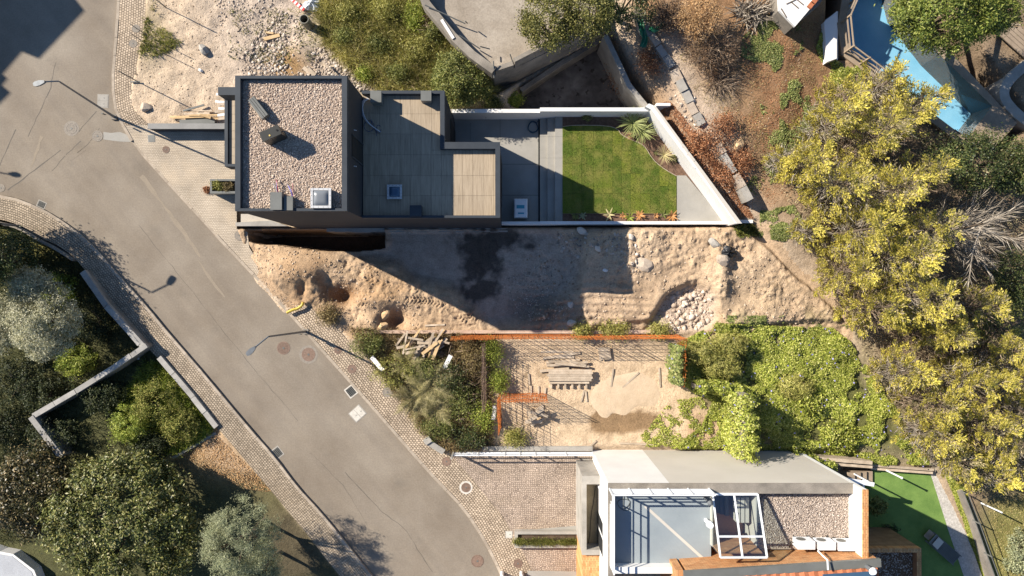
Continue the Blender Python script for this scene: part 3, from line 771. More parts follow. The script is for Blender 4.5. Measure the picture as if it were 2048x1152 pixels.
def square_cover(px, py, lx, ly, ang, label, z, mat, n=1, name='access_cover'):
    p = G(px,py,z); t = thing(name, label, 'access cover', (p.x,p.y,z)); an = math.radians(ang)
    lx /= S; ly /= S
    MB().obox(p.x,p.y,z-0.02,z+0.006,lx*1.12,ly*1.12,an).build('frame', M_CONC, t)
    for i in range(n):
        o = (i-(n-1)/2)*lx/n
        MB().obox(p.x+o*math.cos(an),p.y+o*math.sin(an),z,z+0.014,lx/n-0.02,ly,an).build('lid', mat, t)
        MB().obox(p.x+o*math.cos(an)+0.06,p.y+o*math.sin(an),z+0.014,z+0.018,0.07,0.03,an).build('lifting_slot', M_METAL, t)
square_cover(303,277,13,13,2,'small square steel cover in the driveway beside the low wall',0.107,M_METAL)
square_cover(206,202,24,20,88,'pair of pale concrete utility lids by the bend of the kerb',0.0,M_CONC,2)
square_cover(715,827,26,22,42,'white double utility lid in the road below the drain grate',0.0,M_COLLAR,2)
def grate(px, py, lx, ly, ang, label):
    z = 0.0; p = G(px,py); t = thing('drain_grate', label, 'drain', (p.x,p.y,z)); an = math.radians(ang); lx/=S; ly/=S
    MB().obox(p.x,p.y,-0.02,0.006,lx*1.3,ly*1.3,an).build('concrete_surround', M_COLLAR if px>600 else M_CONC, t)
    MB().obox(p.x,p.y,-0.02,0.009,lx,ly,an).build('gully', M_DARK, t)
    for k in range(6):
        o = (k-2.5)*lx/6.3
        MB().obox(p.x+o*math.cos(an),p.y+o*math.sin(an),0.009,0.02,lx/16,ly,an).build('grate_bar', M_METAL, t)
grate(702,783,17,15,-52,'iron gully grate by the right kerb in a pale surround')
grate(555,905,17,14,-52,'iron gully grate against the left kerb midway down the street')
grate(83,409,14,11,-25,'iron gully grate at the left bend of the kerb')
# ------------------------------------------------------------------ the modern house
ZT, ZR = 8.1, 5.4                       # tower parapet, terrace parapet
TX0, TX1, TY0, TY1 = GX(470,ZT), GX(694,ZT), GY(422,ZT), GY(151,ZT)
UX1, UY1 = GX(889,ZR), GY(181,ZR)      # terrace, northern part
VX1, VY1 = GX(1000,ZR), GY(284,ZR)     # terrace, eastern part
HY0 = TY0
hs = thing('modern_house', 'modern anthracite house with gravel roof tower and plank tiled roof terrace', 'house', ((TX0+VX1)/2, (TY0+TY1)/2, 0))
# walls, tower then lower block (butted)
tw = 0.02
MB().box(TX0+tw, TX1-tw, TY0+tw, TY1-tw, -2.6, ZT-0.30).build('tower_wall', M_ANTHW, hs)
MB().prism([(TX1-tw+0.001,HY0+tw),(VX1-tw,HY0+tw),(VX1-tw,VY1-tw),(UX1-tw,VY1-tw),(UX1-tw,UY1-tw),(TX1-tw+0.001,UY1-tw)], -2.6, ZR-0.42).build('terrace_wall', M_ANTHW, hs)
# parapets in capping lengths with mitred corners
def parapet(pieces, parent, mat=M_ANTH):
    for poly, z0, z1 in pieces: MB().prism(poly, z0, z1).build('parapet_capping', mat, parent)
def ringpar(x0,x1,y0,y1,w,z0,z1,parent):
    wW,wE,wS,wN = w; xi0,xi1,yi0,yi1 = x0+wW,x1-wE,y0+wS,y1-wN; g=0.003
    parapet([([(x0,y0),(x0,y1),(xi0,yi1),(xi0,yi0)],z0,z1), ([(x1,y1),(x1,y0),(xi1,yi0),(xi1,yi1)],z0,z1),
             ([(x0+g,y1),(x1-g,y1),(xi1-g,yi1),(xi0+g,yi1)],z0,z1-0.003), ([(x0+g,y0),(xi0+g,yi0),(xi1-g,yi0),(x1-g,y0)],z0,z1-0.003)], parent)
    return xi0,xi1,yi0,yi1
gi = ringpar(TX0,TX1,TY0,TY1,(0.215,0.215,0.11,0.12),ZT-0.30,ZT,hs)
MB().box(gi[0],gi[1],gi[2],gi[3],ZT-0.30,ZT-0.24).build('roof_bed', M_GBASE, hs)
PW=0.2; zb=ZR-0.42
P = lambda a: a
parapet([([(TX1,UY1),(UX1,UY1),(UX1-0.2,UY1-0.14),(TX1,UY1-0.14)],zb,ZR),
         ([(UX1,UY1-0.001),(UX1,VY1),(UX1-0.2,VY1-0.3),(UX1-0.2,UY1-0.141)],zb,ZR-0.002),
         ([(UX1+0.001,VY1),(VX1,VY1),(VX1-0.21,VY1-0.3),(UX1-0.199,VY1-0.3)],zb,ZR),
         ([(VX1,VY1-0.001),(VX1,HY0),(VX1-0.21,HY0+0.11),(VX1-0.21,VY1-0.301)],zb,ZR-0.002),
         ([(VX1-0.001,HY0),(TX1,HY0),(TX1,HY0+0.11),(VX1-0.211,HY0+0.11)],zb,ZR)], hs)
# terrace tiles: plank-grained porcelain on the terrace, each a piece
M_TILE = None
def tilemat():
    m, nt, b = nodes_of('plank_tile'); oi = N(nt,'ShaderNodeObjectInfo')
    v = pos_of(nt, scale=(1,0.05,1)); f = noise(nt, v, 17, 5, 0.75)
    r = ramp(nt, [(0.3,(0.205,0.155,0.1)),(0.42,(0.3,0.232,0.156)),(0.55,(0.365,0.287,0.198)),(0.7,(0.42,0.336,0.235))]); nt.links.new(f, r.inputs['Fac'])
    vr = ramp(nt, [(0,(0.9,)*3),(1,(1.06,)*3)]); nt.links.new(oi.outputs['Random'], vr.inputs['Fac'])
    nt.links.new(mixc(nt,1.0,r.outputs['Color'],vr.outputs['Color'],'MULTIPLY'), b.inputs['Base Color'])
    b.inputs['Roughness'].default_value = 0.6; bump(nt,b,f,0.15,0.003); return m
M_TILE = tilemat()
ZF = ZR - 0.30
terr = MB().prism([(TX1,HY0+0.11),(VX1-0.21,HY0+0.11),(VX1-0.21,VY1-0.3),(UX1-0.2,VY1-0.3),(UX1-0.2,UY1-0.14),(TX1,UY1-0.14)], ZF-0.1, ZF).build('terrace_floor', plain('tile_joint',(0.09,0.075,0.06)), hs)
rows = [GY(q,ZF) for q in (186.5,228,268,309.5,351,391,432)]
cols = [GX(718+20.7*i,ZF) for i in range(0,15)]
tmesh = {}
def tile(x0,x1,y0,y1):
    lx, ly = round(x1-x0-0.008,3), round(y1-y0-0.008,3)
    if lx < 0.05 or ly < 0.05: return
    if (lx,ly) not in tmesh:
        t = MB().box(-lx/2,lx/2,-ly/2,ly/2,0,0.018); me = bpy.data.meshes.new('tile'); me.from_pydata(t.v,[],t.f); me.materials.append(M_TILE); tmesh[(lx,ly)] = me
    o = bpy.data.objects.new('floor_tile', tmesh[(lx,ly)]); col.objects.link(o); o.parent = terr
    o.location = ((x0+x1)/2,(y0+y1)/2,ZF+random.uniform(0,0.002))
for i in range(6):
    ya, yb = rows[i+1], rows[i]
    ya = max(ya, HY0+0.115)
    for j in range(14):
        xa, xb = cols[j], cols[j+1]
        xa = max(xa, TX1+0.01)
        ymax = UY1-0.145
        if xb <= UX1-0.2: tile(xa,xb,ya,min(yb,ymax))
        else:
            if xa < UX1-0.2-0.05: tile(xa,UX1-0.205,max(ya,VY1-0.3),min(yb,ymax)) if yb > VY1-0.3 else None; 
            if xa < UX1-0.2-0.05 and ya < VY1-0.3: tile(xa,xb,ya,min(yb,VY1-0.305))
            elif xa >= UX1-0.2-0.05 and ya < VY1-0.3: tile(xa,min(xb,VX1-0.215),ya,min(yb,VY1-0.305))
# roof pebbles
def rocks(n, pts, smin, smax, seed, flat=0.6, ico=True):
    """angular stones as one vertex/face array; pts (n,3)"""
    r = np.random.default_rng(seed); t = (1+5**.5)/2
    base = np.array([(-1,t,0),(1,t,0),(-1,-t,0),(1,-t,0),(0,-1,t),(0,1,t),(0,-1,-t),(0,1,-t),(t,0,-1),(t,0,1),(-t,0,-1),(-t,0,1)])/math.hypot(1,t)
    fc = np.array([(0,11,5),(0,5,1),(0,1,7),(0,7,10),(0,10,11),(1,5,9),(5,11,4),(11,10,2),(10,7,6),(7,1,8),(3,9,4),(3,4,2),(3,2,6),(3,6,8),(3,8,9),(4,9,5),(2,4,11),(6,2,10),(8,6,7),(9,8,1)])
    if not ico:
        base = np.array([(1,0,0),(-1,0,0),(0,1,0),(0,-1,0),(0,0,1),(0,0,-1)],float)
        fc = np.array([(0,2,4),(2,1,4),(1,3,4),(3,0,4),(2,0,5),(1,2,5),(3,1,5),(0,3,5)])
    k = len(base)
    v = base[None]*r.uniform(0.7,1.25,(n,k,1))
    s = (smin + (smax-smin)*r.random(n)**3.0)[:,None,None]*np.stack([r.uniform(.7,1.3,n),r.uniform(.5,1.0,n),r.uniform(.6,1.1,n)*flat],1)[:,None,:]
    v = v*s; a = r.uniform(0,2*math.pi,n); ca, sa = np.cos(a)[:,None], np.sin(a)[:,None]
    v = np.stack([v[...,0]*ca - v[...,1]*sa, v[...,0]*sa + v[...,1]*ca, v[...,2]], -1) + np.asarray(pts)[:,None,:]
    f = fc[None] + (np.arange(n)*k)[:,None,None]
    return v.reshape(-1,3), f.reshape(-1,3)
def gravel(name, x0,x1,y0,y1,z,n,mat,parent,seed,s0=0.03,s1=0.07):
    r = np.random.default_rng(seed)
    p = np.stack([r.uniform(x0+.03,x1-.03,n), r.uniform(y0+.03,y1-.03,n), z + r.uniform(0,0.03,n)],1)
    v, f = rocks(n, p, s0, s1, seed, 0.55, ico=False)
    v[:,0] = np.clip(v[:,0],x0+.004,x1-.004); v[:,1] = np.clip(v[:,1],y0+.004,y1-.004)
    return stuff(np_mesh(name, v, f, mat, parent))
gravel('roof_gravel', gi[0],gi[1],gi[2],gi[3], ZT-0.238, 18000, M_GRAVEL, hs, 31, 0.023, 0.05)

def hood(px0,py0,px1,py1,z0,h,mat,parent,name='vent_hood',lip=True):
    z1 = z0+h; x0,x1,y0,y1 = GX(px0,z1),GX(px1,z1),GY(py1,z1),GY(py0,z1)
    o = MB().box(x0,x1,y0,y1,z0,z1).build(name, mat, parent)
    MB().box(x0-0.012,x1+0.012,y0-0.012,y1+0.012,z1-0.05,z1+0.008).build('hood_lid', mat, o)
    return o
zg = ZT-0.22
hood(541,385,563,419,zg,0.42,M_METAL,hs); hood(568,393,585,420,zg,0.3,M_METAL,hs)
def skylight(px0,py0,px1,py1,z0,h,parent,gm):
    z1=z0+h; x0,x1,y0,y1 = GX(px0,z1),GX(px1,z1),GY(py1,z1),GY(py0,z1); w=0.075
    o = MB().box(x0,x1,y0,y1,z0,z1-0.05).build('skylight', M_METAL, parent)
    f = MB(); f.box(x0-.02,x1+.02,y0-.02,y0+w,z1-.05,z1).box(x0-.02,x1+.02,y1-w,y1+.02,z1-.05,z1).box(x0-.02,x0+w,y0+w,y1-w,z1-.05,z1).box(x1-w,x1+.02,y0+w,y1-w,z1-.05,z1)
    f.build('skylight_frame', plain('pale_frame',(0.5,0.5,0.5),0.5), o)
    cx,cy=(x0+x1)/2,(y0+y1)/2; n=10; vs=[]; fs=[]
    for i in range(n+1):
        for j in range(n+1):
            u,v_=i/n*2-1,j/n*2-1; vs.append((cx+u*((x1-x0)/2-w),cy+v_*((y1-y0)/2-w),z1-.03+0.10*(1-u**4)*(1-v_**4)))
    for i in range(n):
        for j in range(n): a=i*(n+1)+j; fs.append((a,a+n+1,a+n+2,a+1))
    MB().add(vs,fs).build('glass_dome', gm, o, True)
    for k in range(4):
        t=(k+.5)/4
        for (xx,yy) in ((x0+(x1-x0)*t,y0+.02),(x0+(x1-x0)*t,y1-.02),(x0+.02,y0+(y1-y0)*t),(x1-.02,y0+(y1-y0)*t)):
            MB().cyl(xx,yy,z1,z1+.008,0.012,6).build('bolt', M_DARK, o)
def domeglass():
    m,nt,b=nodes_of('dome_glass'); b.inputs['Base Color'].default_value=(0.16,0.17,0.18,1); b.inputs['Roughness'].default_value=0.22; b.inputs['Coat Weight'].default_value=0.4
    return m
M_DOME=domeglass(); M_DOMEB=plain('blue_glass',(0.05,0.1,0.17),0.1)
skylight(622,377,661,415,zg,0.32,hs,M_DOME)
skylight(775,370,803,397,ZF+.02,0.18,hs,M_DOMEB)
hood(741,182,762,204,ZF,0.62,M_METAL,hs); hood(842,182,862,201,ZF,0.5,M_METAL,hs); hood(820,411,842,432,ZF,0.5,M_ANTH,hs)
# doorway onto the terrace in the tower's east face
dy0,dy1=GY(322,ZF+1),GY(281,ZF+1)
dr=MB().box(TX1-0.015,TX1+0.004,dy0,dy1,ZF+.02,ZF+2.1).build('terrace_door', M_DARK, hs)
MB().box(TX1+0.004,TX1+0.03,dy0-.05,dy0,ZF+.02,ZF+2.15).box(TX1+0.004,TX1+0.03,dy1,dy1+.05,ZF+.02,ZF+2.15).build('door_frame', M_ANTH, dr)
for q in (260,332): MB().bar((TX1,GY(q,6.9),6.9),(TX1+.12,GY(q+1,6.9),6.9),.03,.03).build('cable_stub', M_WHITE, hs)
# garden front openings on the patio side
for (x,ya,yb) in ((VX1,GY(320,1),GY(400,1)),):
    MB().box(x-.03,x+.006,min(ya,yb),max(ya,yb),-0.45,2.2).build('patio_window', M_DARK, hs)
MB().box(UX1-.03,UX1+.006,VY1+.3,UY1-.5,-0.45,2.2).build('patio_window', M_DARK, hs)
MB().box(VX1-.02,VX1+.012,GY(409,.5),GY(403,.5),-0.45,2.3).build('window_jamb', M_ANTH, hs)
# street-side balcony and canopy
zc=5.5; cx0=GX(436,zc)
MB().box(cx0,TX0+tw,GY(190,zc),GY(174,zc),zc-.9,zc).build('entrance_canopy', M_ANTH, hs)
zbk=4.2; bx0,by0,by1=GX(449,zbk),GY(333,zbk),GY(188,zbk)
bal=MB().box(bx0+.1,TX0+tw-.002,by0+.1,by1-.1,zbk-.75,zbk-.14).build('balcony', M_SLAB, hs)
MB().box(bx0,bx0+.15,by0,by1,zbk-.8,zbk).build('balcony_parapet', M_ANTH, bal)
MB().box(bx0+.15,TX0+tw-.003,by0,by0+.12,zbk-.8,zbk-.003).build('balcony_parapet', M_ANTH, bal)
MB().box(bx0+.15,TX0+tw-.003,by1-.12,by1,zbk-.8,zbk-.003).build('balcony_parapet', M_ANTH, bal)
for k in range(8):
    t0=by0+.14+(by1-by0-.28)*k/8; MB().box(bx0+.17,TX0,t0+.004,t0+(by1-by0-.28)/8-.004,zbk-.14,zbk-.11).build('deck_tile', M_TILE, bal)
# entrance planter, low driveway wall, southern fin wall
pl=thing('street_planter','dark raised planter box with shrubs beside the house driveway','planter',G(445,375))
zp=0.75; x0,x1,y0,y1=GX(420,zp),TX0,GY(387,zp),GY(358,zp)
MB().box(x0,x1,y0,y0+.12,0,zp).box(x0,x1,y1-.1,y1,0,zp).box(x0,x0+.1,y0+.12,y1-.1,0,zp).build('planter_box', M_METAL, pl)
MB().box(x0+.1,x1,y0+.12,y1-.1,0.3,zp-.15).build('soil', surf('dark_soil',(0.06,0.04,0.025),(0.12,0.08,0.055),5,6,.95,30,.6,.03), pl)
dwl=thing('driveway_wall','low grey capped wall along the north side of the driveway','wall',G(370,252))
MB().box(GX(297,.75),TX0-.3,GY(257.5,.75),GY(247.5,.75),-.1,.70).build('wall_body', M_ANTHW, dwl)
MB().box(GX(296,.75),TX0-.3,GY(258,.75),GY(247,.75),.70,.78).build('capping', surf('zinc_cap',(0.2,0.195,0.185),(0.26,0.25,0.235),1.5,5,.6,40,.1,.003), dwl)
fw=thing('fin_wall','short grey concrete wall beside the trench at the house corner','wall',G(500,450))
MB().prism(G2([(471,445),(540,441),(575,452),(471,452)],.35),-2.5,.35).build('wall_body', M_CONC, fw)
struct(MB().sheet(G2([(482,428),(640,428),(640,447),(482,447)],.1),.125).build('side_path', surf('path_tile',(0.42,0.37,0.31),(0.5,0.45,0.38),1,5,.8,30,.1,.003)))
ft=thing('foundation_strip','rough concrete footing strip along the south wall of the house','foundation',G(850,458))
xs=np.linspace(TX0+1.5,GX(1015),22)
for a,b in zip(xs[:-1],xs[1:]):
    MB().box(a,b,HY0-.18+random.uniform(-.02,.02),HY0+tw-.001,-2.4,-.12+random.uniform(-.02,.02)).build('footing_block', M_CONC, ft)

# ------------------------------------------------------------------ things lying on the roofs
def at_roof(px,py,z): return G(px,py,z)
t=thing('metal_rails','bundle of three pale grey metal profiles lying on the gravel roof','metal profiles',at_roof(517,214,zg+.05))
c=G(516,215,zg+.3); an=-math.radians(52)
for k in (-1,0,1): MB().obox(c.x+k*.1*math.sin(-an)*1.0,c.y+k*.1*math.cos(an),zg+.06,zg+.32,.95,.085,an).build('profile', M_METAL, t)
MB().obox(c.x-.02,c.y,zg+.02,zg+.06,.7,.4,an).build('bearer', M_CONCD, t)
t=thing('roof_unit','tall black equipment box standing askew on the gravel roof','equipment box',at_roof(541,270,zg))
c=G(540.5,266.5,zg+.85); an=math.radians(24)
MB().obox(c.x,c.y,zg,zg+.83,.78,.37,an).build('casing', M_BLACK, t)
MB().obox(c.x,c.y,zg+.83,zg+.86,.81,.4,an).build('lid', M_BLACK, t)
MB().cyl(c.x-.02,c.y-.09,zg+.86,zg+.875,.035,12).build('badge', plain('brass',(0.7,0.5,0.15),.3), t)
MB().cyl(c.x+.27,c.y+.12,zg+.86,zg+.88,.04,12).build('knob', M_DARK, t)
MB().tube([(c.x+.37,c.y+.16,zg+.5),(c.x+.5,c.y+.12,zg+.55),(c.x+.56,c.y-.02,zg+.4),(c.x+.52,c.y-.12,zg+.06)],.025,6).build('hose', M_METAL, t)
def cables(name,label,roots,cols_,z,cat='cable'):
    t=thing(name,label,cat,G(roots[0][0][0],roots[0][0][1],z))
    for pts,c in zip(roots,cols_):
        MB().tube([G(a,b,z+h) for a,b,h in pts],.012,5).build('cable', plain('cable_%s'%c[0],c[1],.5), t)
RED,BLU,PUR,GRY=('red',(0.35,0.05,0.07)),('blue',(0.07,0.12,0.32)),('violet',(0.2,0.12,0.5)),('grey',(0.35,0.35,0.36))
cables('cable_bundle','red and blue cable tails behind the larger roof vent',[[(557,387,.1),(555,372,.2),(552,358,.12)],[(555,387,.1),(553,374,.2),(553,360,.1)],[(553,387,.1),(550,375,.2),(547,366,.05)],[(556,387,.1),(554,370,.15),(554,360,.2)]],[RED,BLU,GRY,RED],zg)
cables('cable_bundle','violet and red cable tails behind the smaller roof vent',[[(585,393,.1),(583,383,.2),(577,372,.1)],[(584,393,.1),(582,384,.15),(575,369,.06)],[(586,393,.1),(586,380,.2),(585,367,.15)],[(585,393,.12),(584,385,.1),(579,378,.1)]],[PUR,BLU,RED,PUR],zg)
t=thing('conduit_bundle','white corrugated conduit bundle with dark cable loops on the terrace','cable',G(735,230,ZF))
for k in range(3):
    MB().tube([G(a+k*1.6-1,b+k*.8,ZF+.06+.03*k) for a,b in smoothed([(736,196),(726,201),(722,214),(726,232),(735,245),(748,255),(758,262)],2)],.022,6).build('conduit', plain('conduit_white',(0.62,0.62,0.64),.5), t)
MB().tube([G(738+10*math.cos(q*.35),252+11*math.sin(q*.35),ZF+.05) for q in range(19)],.012,5).build('cable', plain('cable_navy',(0.03,0.06,0.14),.5), t)
MB().tube([G(757+5*math.cos(q*.4),258+8*math.sin(q*.4),ZF+.06) for q in range(15)],.012,5).build('cable', plain('cable_navy',(0.03,0.06,0.14),.5), t)
MB().tube([G(a,b,ZF+.06) for a,b in ((742,238),(744,250),(752,262),(753,272))],.012,5).build('cable', plain('cable_navy',(0.03,0.06,0.14),.5), t)

# ------------------------------------------------------------------ patio, steps, garden
ZP, ZL = -0.5, 0.05
struct(MB().prism(G2([(895,222),(1083,226),(1083,446),(895,446)],ZP),ZP-.25,ZP).build('patio', M_SLAB))
pat=bpy.data.objects['patio']
for pts in ([(1001,232),(1001,442)],): pass
for (a,b,c,d) in ((1003,328,1078,328.6),(1003,390,1078,390.6),(940,246,940.6,300),(1000,232,1000.6,285)):
    MB().box(GX(a,ZP),GX(c,ZP),GY(d,ZP)-.006,GY(b,ZP),ZP,ZP+.004).build('joint', M_CRACK, pat)
dn=thing('slot_drain','dark slot drain line between patio slabs and garden steps','drain',G(1078,330,ZP))
MB().box(GX(1077,ZP),GX(1080,ZP),GY(444,ZP),GY(229,ZP),ZP,ZP+.006).build('channel', M_DARK, dn)
MB().box(GX(1076.3,ZP),GX(1077,ZP),GY(444,ZP),GY(229,ZP),ZP,ZP+.012).build('rim', M_METAL, dn)
stp=thing('garden_steps','three long concrete steps from patio up to the lawn','steps',G(1100,330,ZP))
for i,(a,b) in enumerate(((1080,1095),(1095,1110),(1110,1125))):
    z=ZP+.17*(i+1)
    for k in range(5):
        y0=445-43*k; MB().box(GX(a,z),GX(b,z),GY(y0,z)+.003,GY(max(y0-43,229),z)-.003,ZP-.2,z+random.uniform(0,.004)).build('tread', M_SLAB, stp)
M_MULCH=surf('bark_mulch',(0.11,0.062,0.04),(0.22,0.135,0.092),7,7,.95,30,.9,.03,fine=.45)
struct(MB().prism(G2([(1125,226),(1300,222),(1478,448),(1125,448)],0),-.3,-.0).build('planting_bed', M_MULCH))
struct(MB().prism(G2([(1354,351),(1372,351),(1452,446),(1354,446)],ZL),-.2,ZL+.01).build('concrete_pad', M_SLAB))
# lawn of rolled turf
def turfmat():
    m,nt,b=nodes_of('turf'); v=pos_of(nt); oi=N(nt,'ShaderNodeObjectInfo')
    f=noise(nt,v,24,4,.7); r=ramp(nt,[(.25,(.05,.075,.014)),(.5,(.105,.145,.024)),(.75,(.2,.22,.05))]); nt.links.new(f,r.inputs['Fac'])
    vr=ramp(nt,[(0,(.68,.8,.66)),(.45,(1,1,1)),(.75,(1.25,1.15,1.0)),(1,(1.6,1.36,1.15))]); nt.links.new(oi.outputs['Random'],vr.inputs['Fac'])
    c=mixc(nt,1.0,r.outputs['Color'],vr.outputs['Color'],'MULTIPLY')
    g=ramp(nt,[(.42,(0,0,0)),(.68,(.7,)*3)]); nt.links.new(noise(nt,v,1.6,5),g.inputs['Fac']); c=mixc(nt,g.outputs['Color'],c,(.24,.215,.06))
    nt.links.new(c,b.inputs['Base Color']); b.inputs['Roughness'].default_value=.9; b.inputs['Specular IOR Level'].default_value=.1
    bump(nt,b,f,.9,.04); return m
M_TURF=turfmat()
lawn=bpy.data.objects.new('lawn',None); col.objects.link(lawn); struct(lawn)
TOP=[(1125,253),(1150,250),(1215,251),(1236,258),(1243,270),(1262,279),(1282,287),(1293,297),(1300,310),(1312,325),(1330,339),(1353,352)]
def ytop(x): return float(np.interp(x,[a for a,b in TOP],[b for a,b in TOP]))
xs=[1125,1144.5,1163,1168,1187,1206,1224.5,1243,1261.5,1280,1300,1318.5,1337,1353]
TURF_TOP=[]
for i,(a,b) in enumerate(zip(xs[:-1],xs[1:])):
    cuts=[427]; y=427-random.choice((25,40,55,80))
    while y>max(ytop(a),ytop(b))+12: cuts.append(y); y-=random.choice((45,60,75))
    cuts.append(None)
    for lo,hi in zip(cuts[:-1],cuts[1:]):
        ra=GX(a,ZL)+.004; rb=GX(b,ZL)-.004
        if hi is None:
            xm=[a+(b-a)*q/4 for q in range(5)]; pts=[(ra,GY(lo,ZL)+.004),(rb,GY(lo,ZL)+.004)]+[(min(max(GX(x,ZL),ra),rb),GY(ytop(x),ZL)) for x in xm[::-1]]
        else: pts=[(ra,GY(lo,ZL)+.004),(rb,GY(lo,ZL)+.004),(rb,GY(hi,ZL)-.004),(ra,GY(hi,ZL)-.004)]
        MB().prism(pts,-.1,ZL+random.uniform(0,.018)).build('turf_roll',M_TURF,lawn)
ed=thing('lawn_edging','thin metal edging strip curving between lawn and planting bed','edging',G(1290,300))
MB().tube([G(x,y,.07) for x,y in smoothed(TOP,1)],.018,5).build('edge_strip', M_WOOD, ed)
MB().tube([G(1125,427.5,.06),G(1240,427.5,.06),G(1353,428,.06)],.012,5).build('edge_strip', M_RUSTD, ed)
# garden walls
gw=thing('garden_wall','white rendered wall along the north side of patio and lawn','wall',G(1090,225))
MB().box(GX(905,.8),GX(1080,.8),GY(226.5,.8),GY(219,.8),-2.0,.9).build('lower_length', M_WHITE, gw)
MB().box(GX(1080,1.15)+.002,GX(1298,1.15),GY(222.5,1.15),GY(215,1.15),-2.0,1.15).build('upper_length', M_WHITE, gw)
MB().box(UX1-2.2,GX(905,.8)-.002,GY(226.5,.8),GY(219,.8),-2.0,.88).build('end_return', M_CONC, gw)
ew=thing('garden_wall','broad white wall slanting along the east end of the garden','wall',G(1380,330))
zw=1.55
MB().prism(G2([(1291,213),(1298,207),(1312,213),(1483,446),(1471,447),(1302,219)],zw),-1.0,zw).build('wall_body', M_WHITE, ew)
MB().prism(G2([(1306,212),(1312,213),(1484,447),(1474,447)],zw+.01),zw,zw+.015).build('capping', M_WALLG, ew)
sw=thing('garden_wall','narrow white wall along the south edge of lawn and pad','wall',G(1240,446))
MB().box(GX(1003,.42),GX(1080,.3),GY(449,.3),GY(443,.3),-1.2,.3).build('lower_length', M_WHITE, sw)
MB().box(GX(1080,.42)+.002,GX(1473,.42),GY(448.5,.42),GY(442.5,.42),-1.2,.42).build('upper_length', M_WHITE, sw)
st=thing('garden_wall','short white wall stub pointing east from the lower garden corner','wall',G(1490,443))
MB().box(GX(1478,.6),GX(1506,.6),GY(446,.6),GY(439.5,.6),-.5,.6).build('wall_body', M_WHITE, st)
st=thing('garden_wall','short white wall stub at the upper corner of the slanted wall','wall',G(1320,210))
MB().box(GX(1313,1.4),GX(1341,1.4),GY(211.5,1.4),GY(206,1.4),-.5,1.4).build('wall_body', M_WHITE, st)
# hose, wrapped pallet
t=thing('garden_hose','coiled dark blue hose on the patio near the steps','hose',G(1066,254,ZP))
MB().tube([G(1066+ (9.5+.9*math.sin(q*.9))*math.cos(q*.3),254+(11+.9*math.cos(q*.7))*math.sin(q*.3),ZP+.03+.03*(q%21)/21) for q in range(64)],.028,6).build('coil', plain('hose_blue',(0.02,0.05,0.08),.4), t)
MB().tube([G(1072,246,ZP+.05),G(1077,242,ZP+.05),G(1078,230,ZP+.3)],.022,6).build('tail', plain('hose_blue',(0.02,0.05,0.08),.4), t)
t=thing('wrapped_pallet','plastic wrapped pallet of white bags with blue print on patio','pallet',G(1041,417,ZP))
zt=ZP+.75; x0,x1,y0,y1=GX(1028,zt),GX(1050.5,zt),GY(435,zt),GY(397,zt)
m=MB()
n=6
for i in range(4):
    b=.02*i; pass
def softbox(x0,x1,y0,y1,z0,z1,r=.06,seed=0):
    rr=random.Random(seed); lev=[(0,z0),(0,z1-r),(r*.35,z1-r*.3),(r,z1)]; vs=[]; fs=[]; per=[]
    nx,ny=7,10
    ring=[(i/nx,0) for i in range(nx)]+[(1,j/ny) for j in range(ny)]+[(1-i/nx,1) for i in range(nx)]+[(0,1-j/ny) for j in range(ny)]
    k=len(ring)
    for ins,z in lev:
        for u,v in ring:
            vs.append((x0+ins+(x1-x0-2*ins)*u+rr.uniform(-.008,.008),y0+ins+(y1-y0-2*ins)*v+rr.uniform(-.008,.008),z+rr.uniform(-.008,.008)))
    for l in range(3):
        for i in range(k): fs.append((l*k+i,l*k+(i+1)%k,(l+1)*k+(i+1)%k,(l+1)*k+i))
    fs.append(tuple(3*k+i for i in range(k))); return MB().add(vs,fs)
softbox(x0,x1+.12,y0,y1,ZP+.12,zt,.07,3).build('bag_stack', plain('white_wrap',(0.7,0.72,0.72),.35), t, False)
for (a,b,c,d) in ((1033,410,1049,417),(1036,425,1048,428)): MB().box(GX(a,zt),GX(c,zt),GY(d,zt),GY(b,zt),zt+.003,zt+.007).build('print', plain('teal_print',(0.05,0.3,0.4),.4), t)
for k in range(3): MB().box(x0+.02,x1+.1,y0+.02+k*(y1-y0)*.45,y0+.12+k*(y1-y0)*.45,ZP+.01,ZP+.12).build('pallet_board', M_WOOD, t)
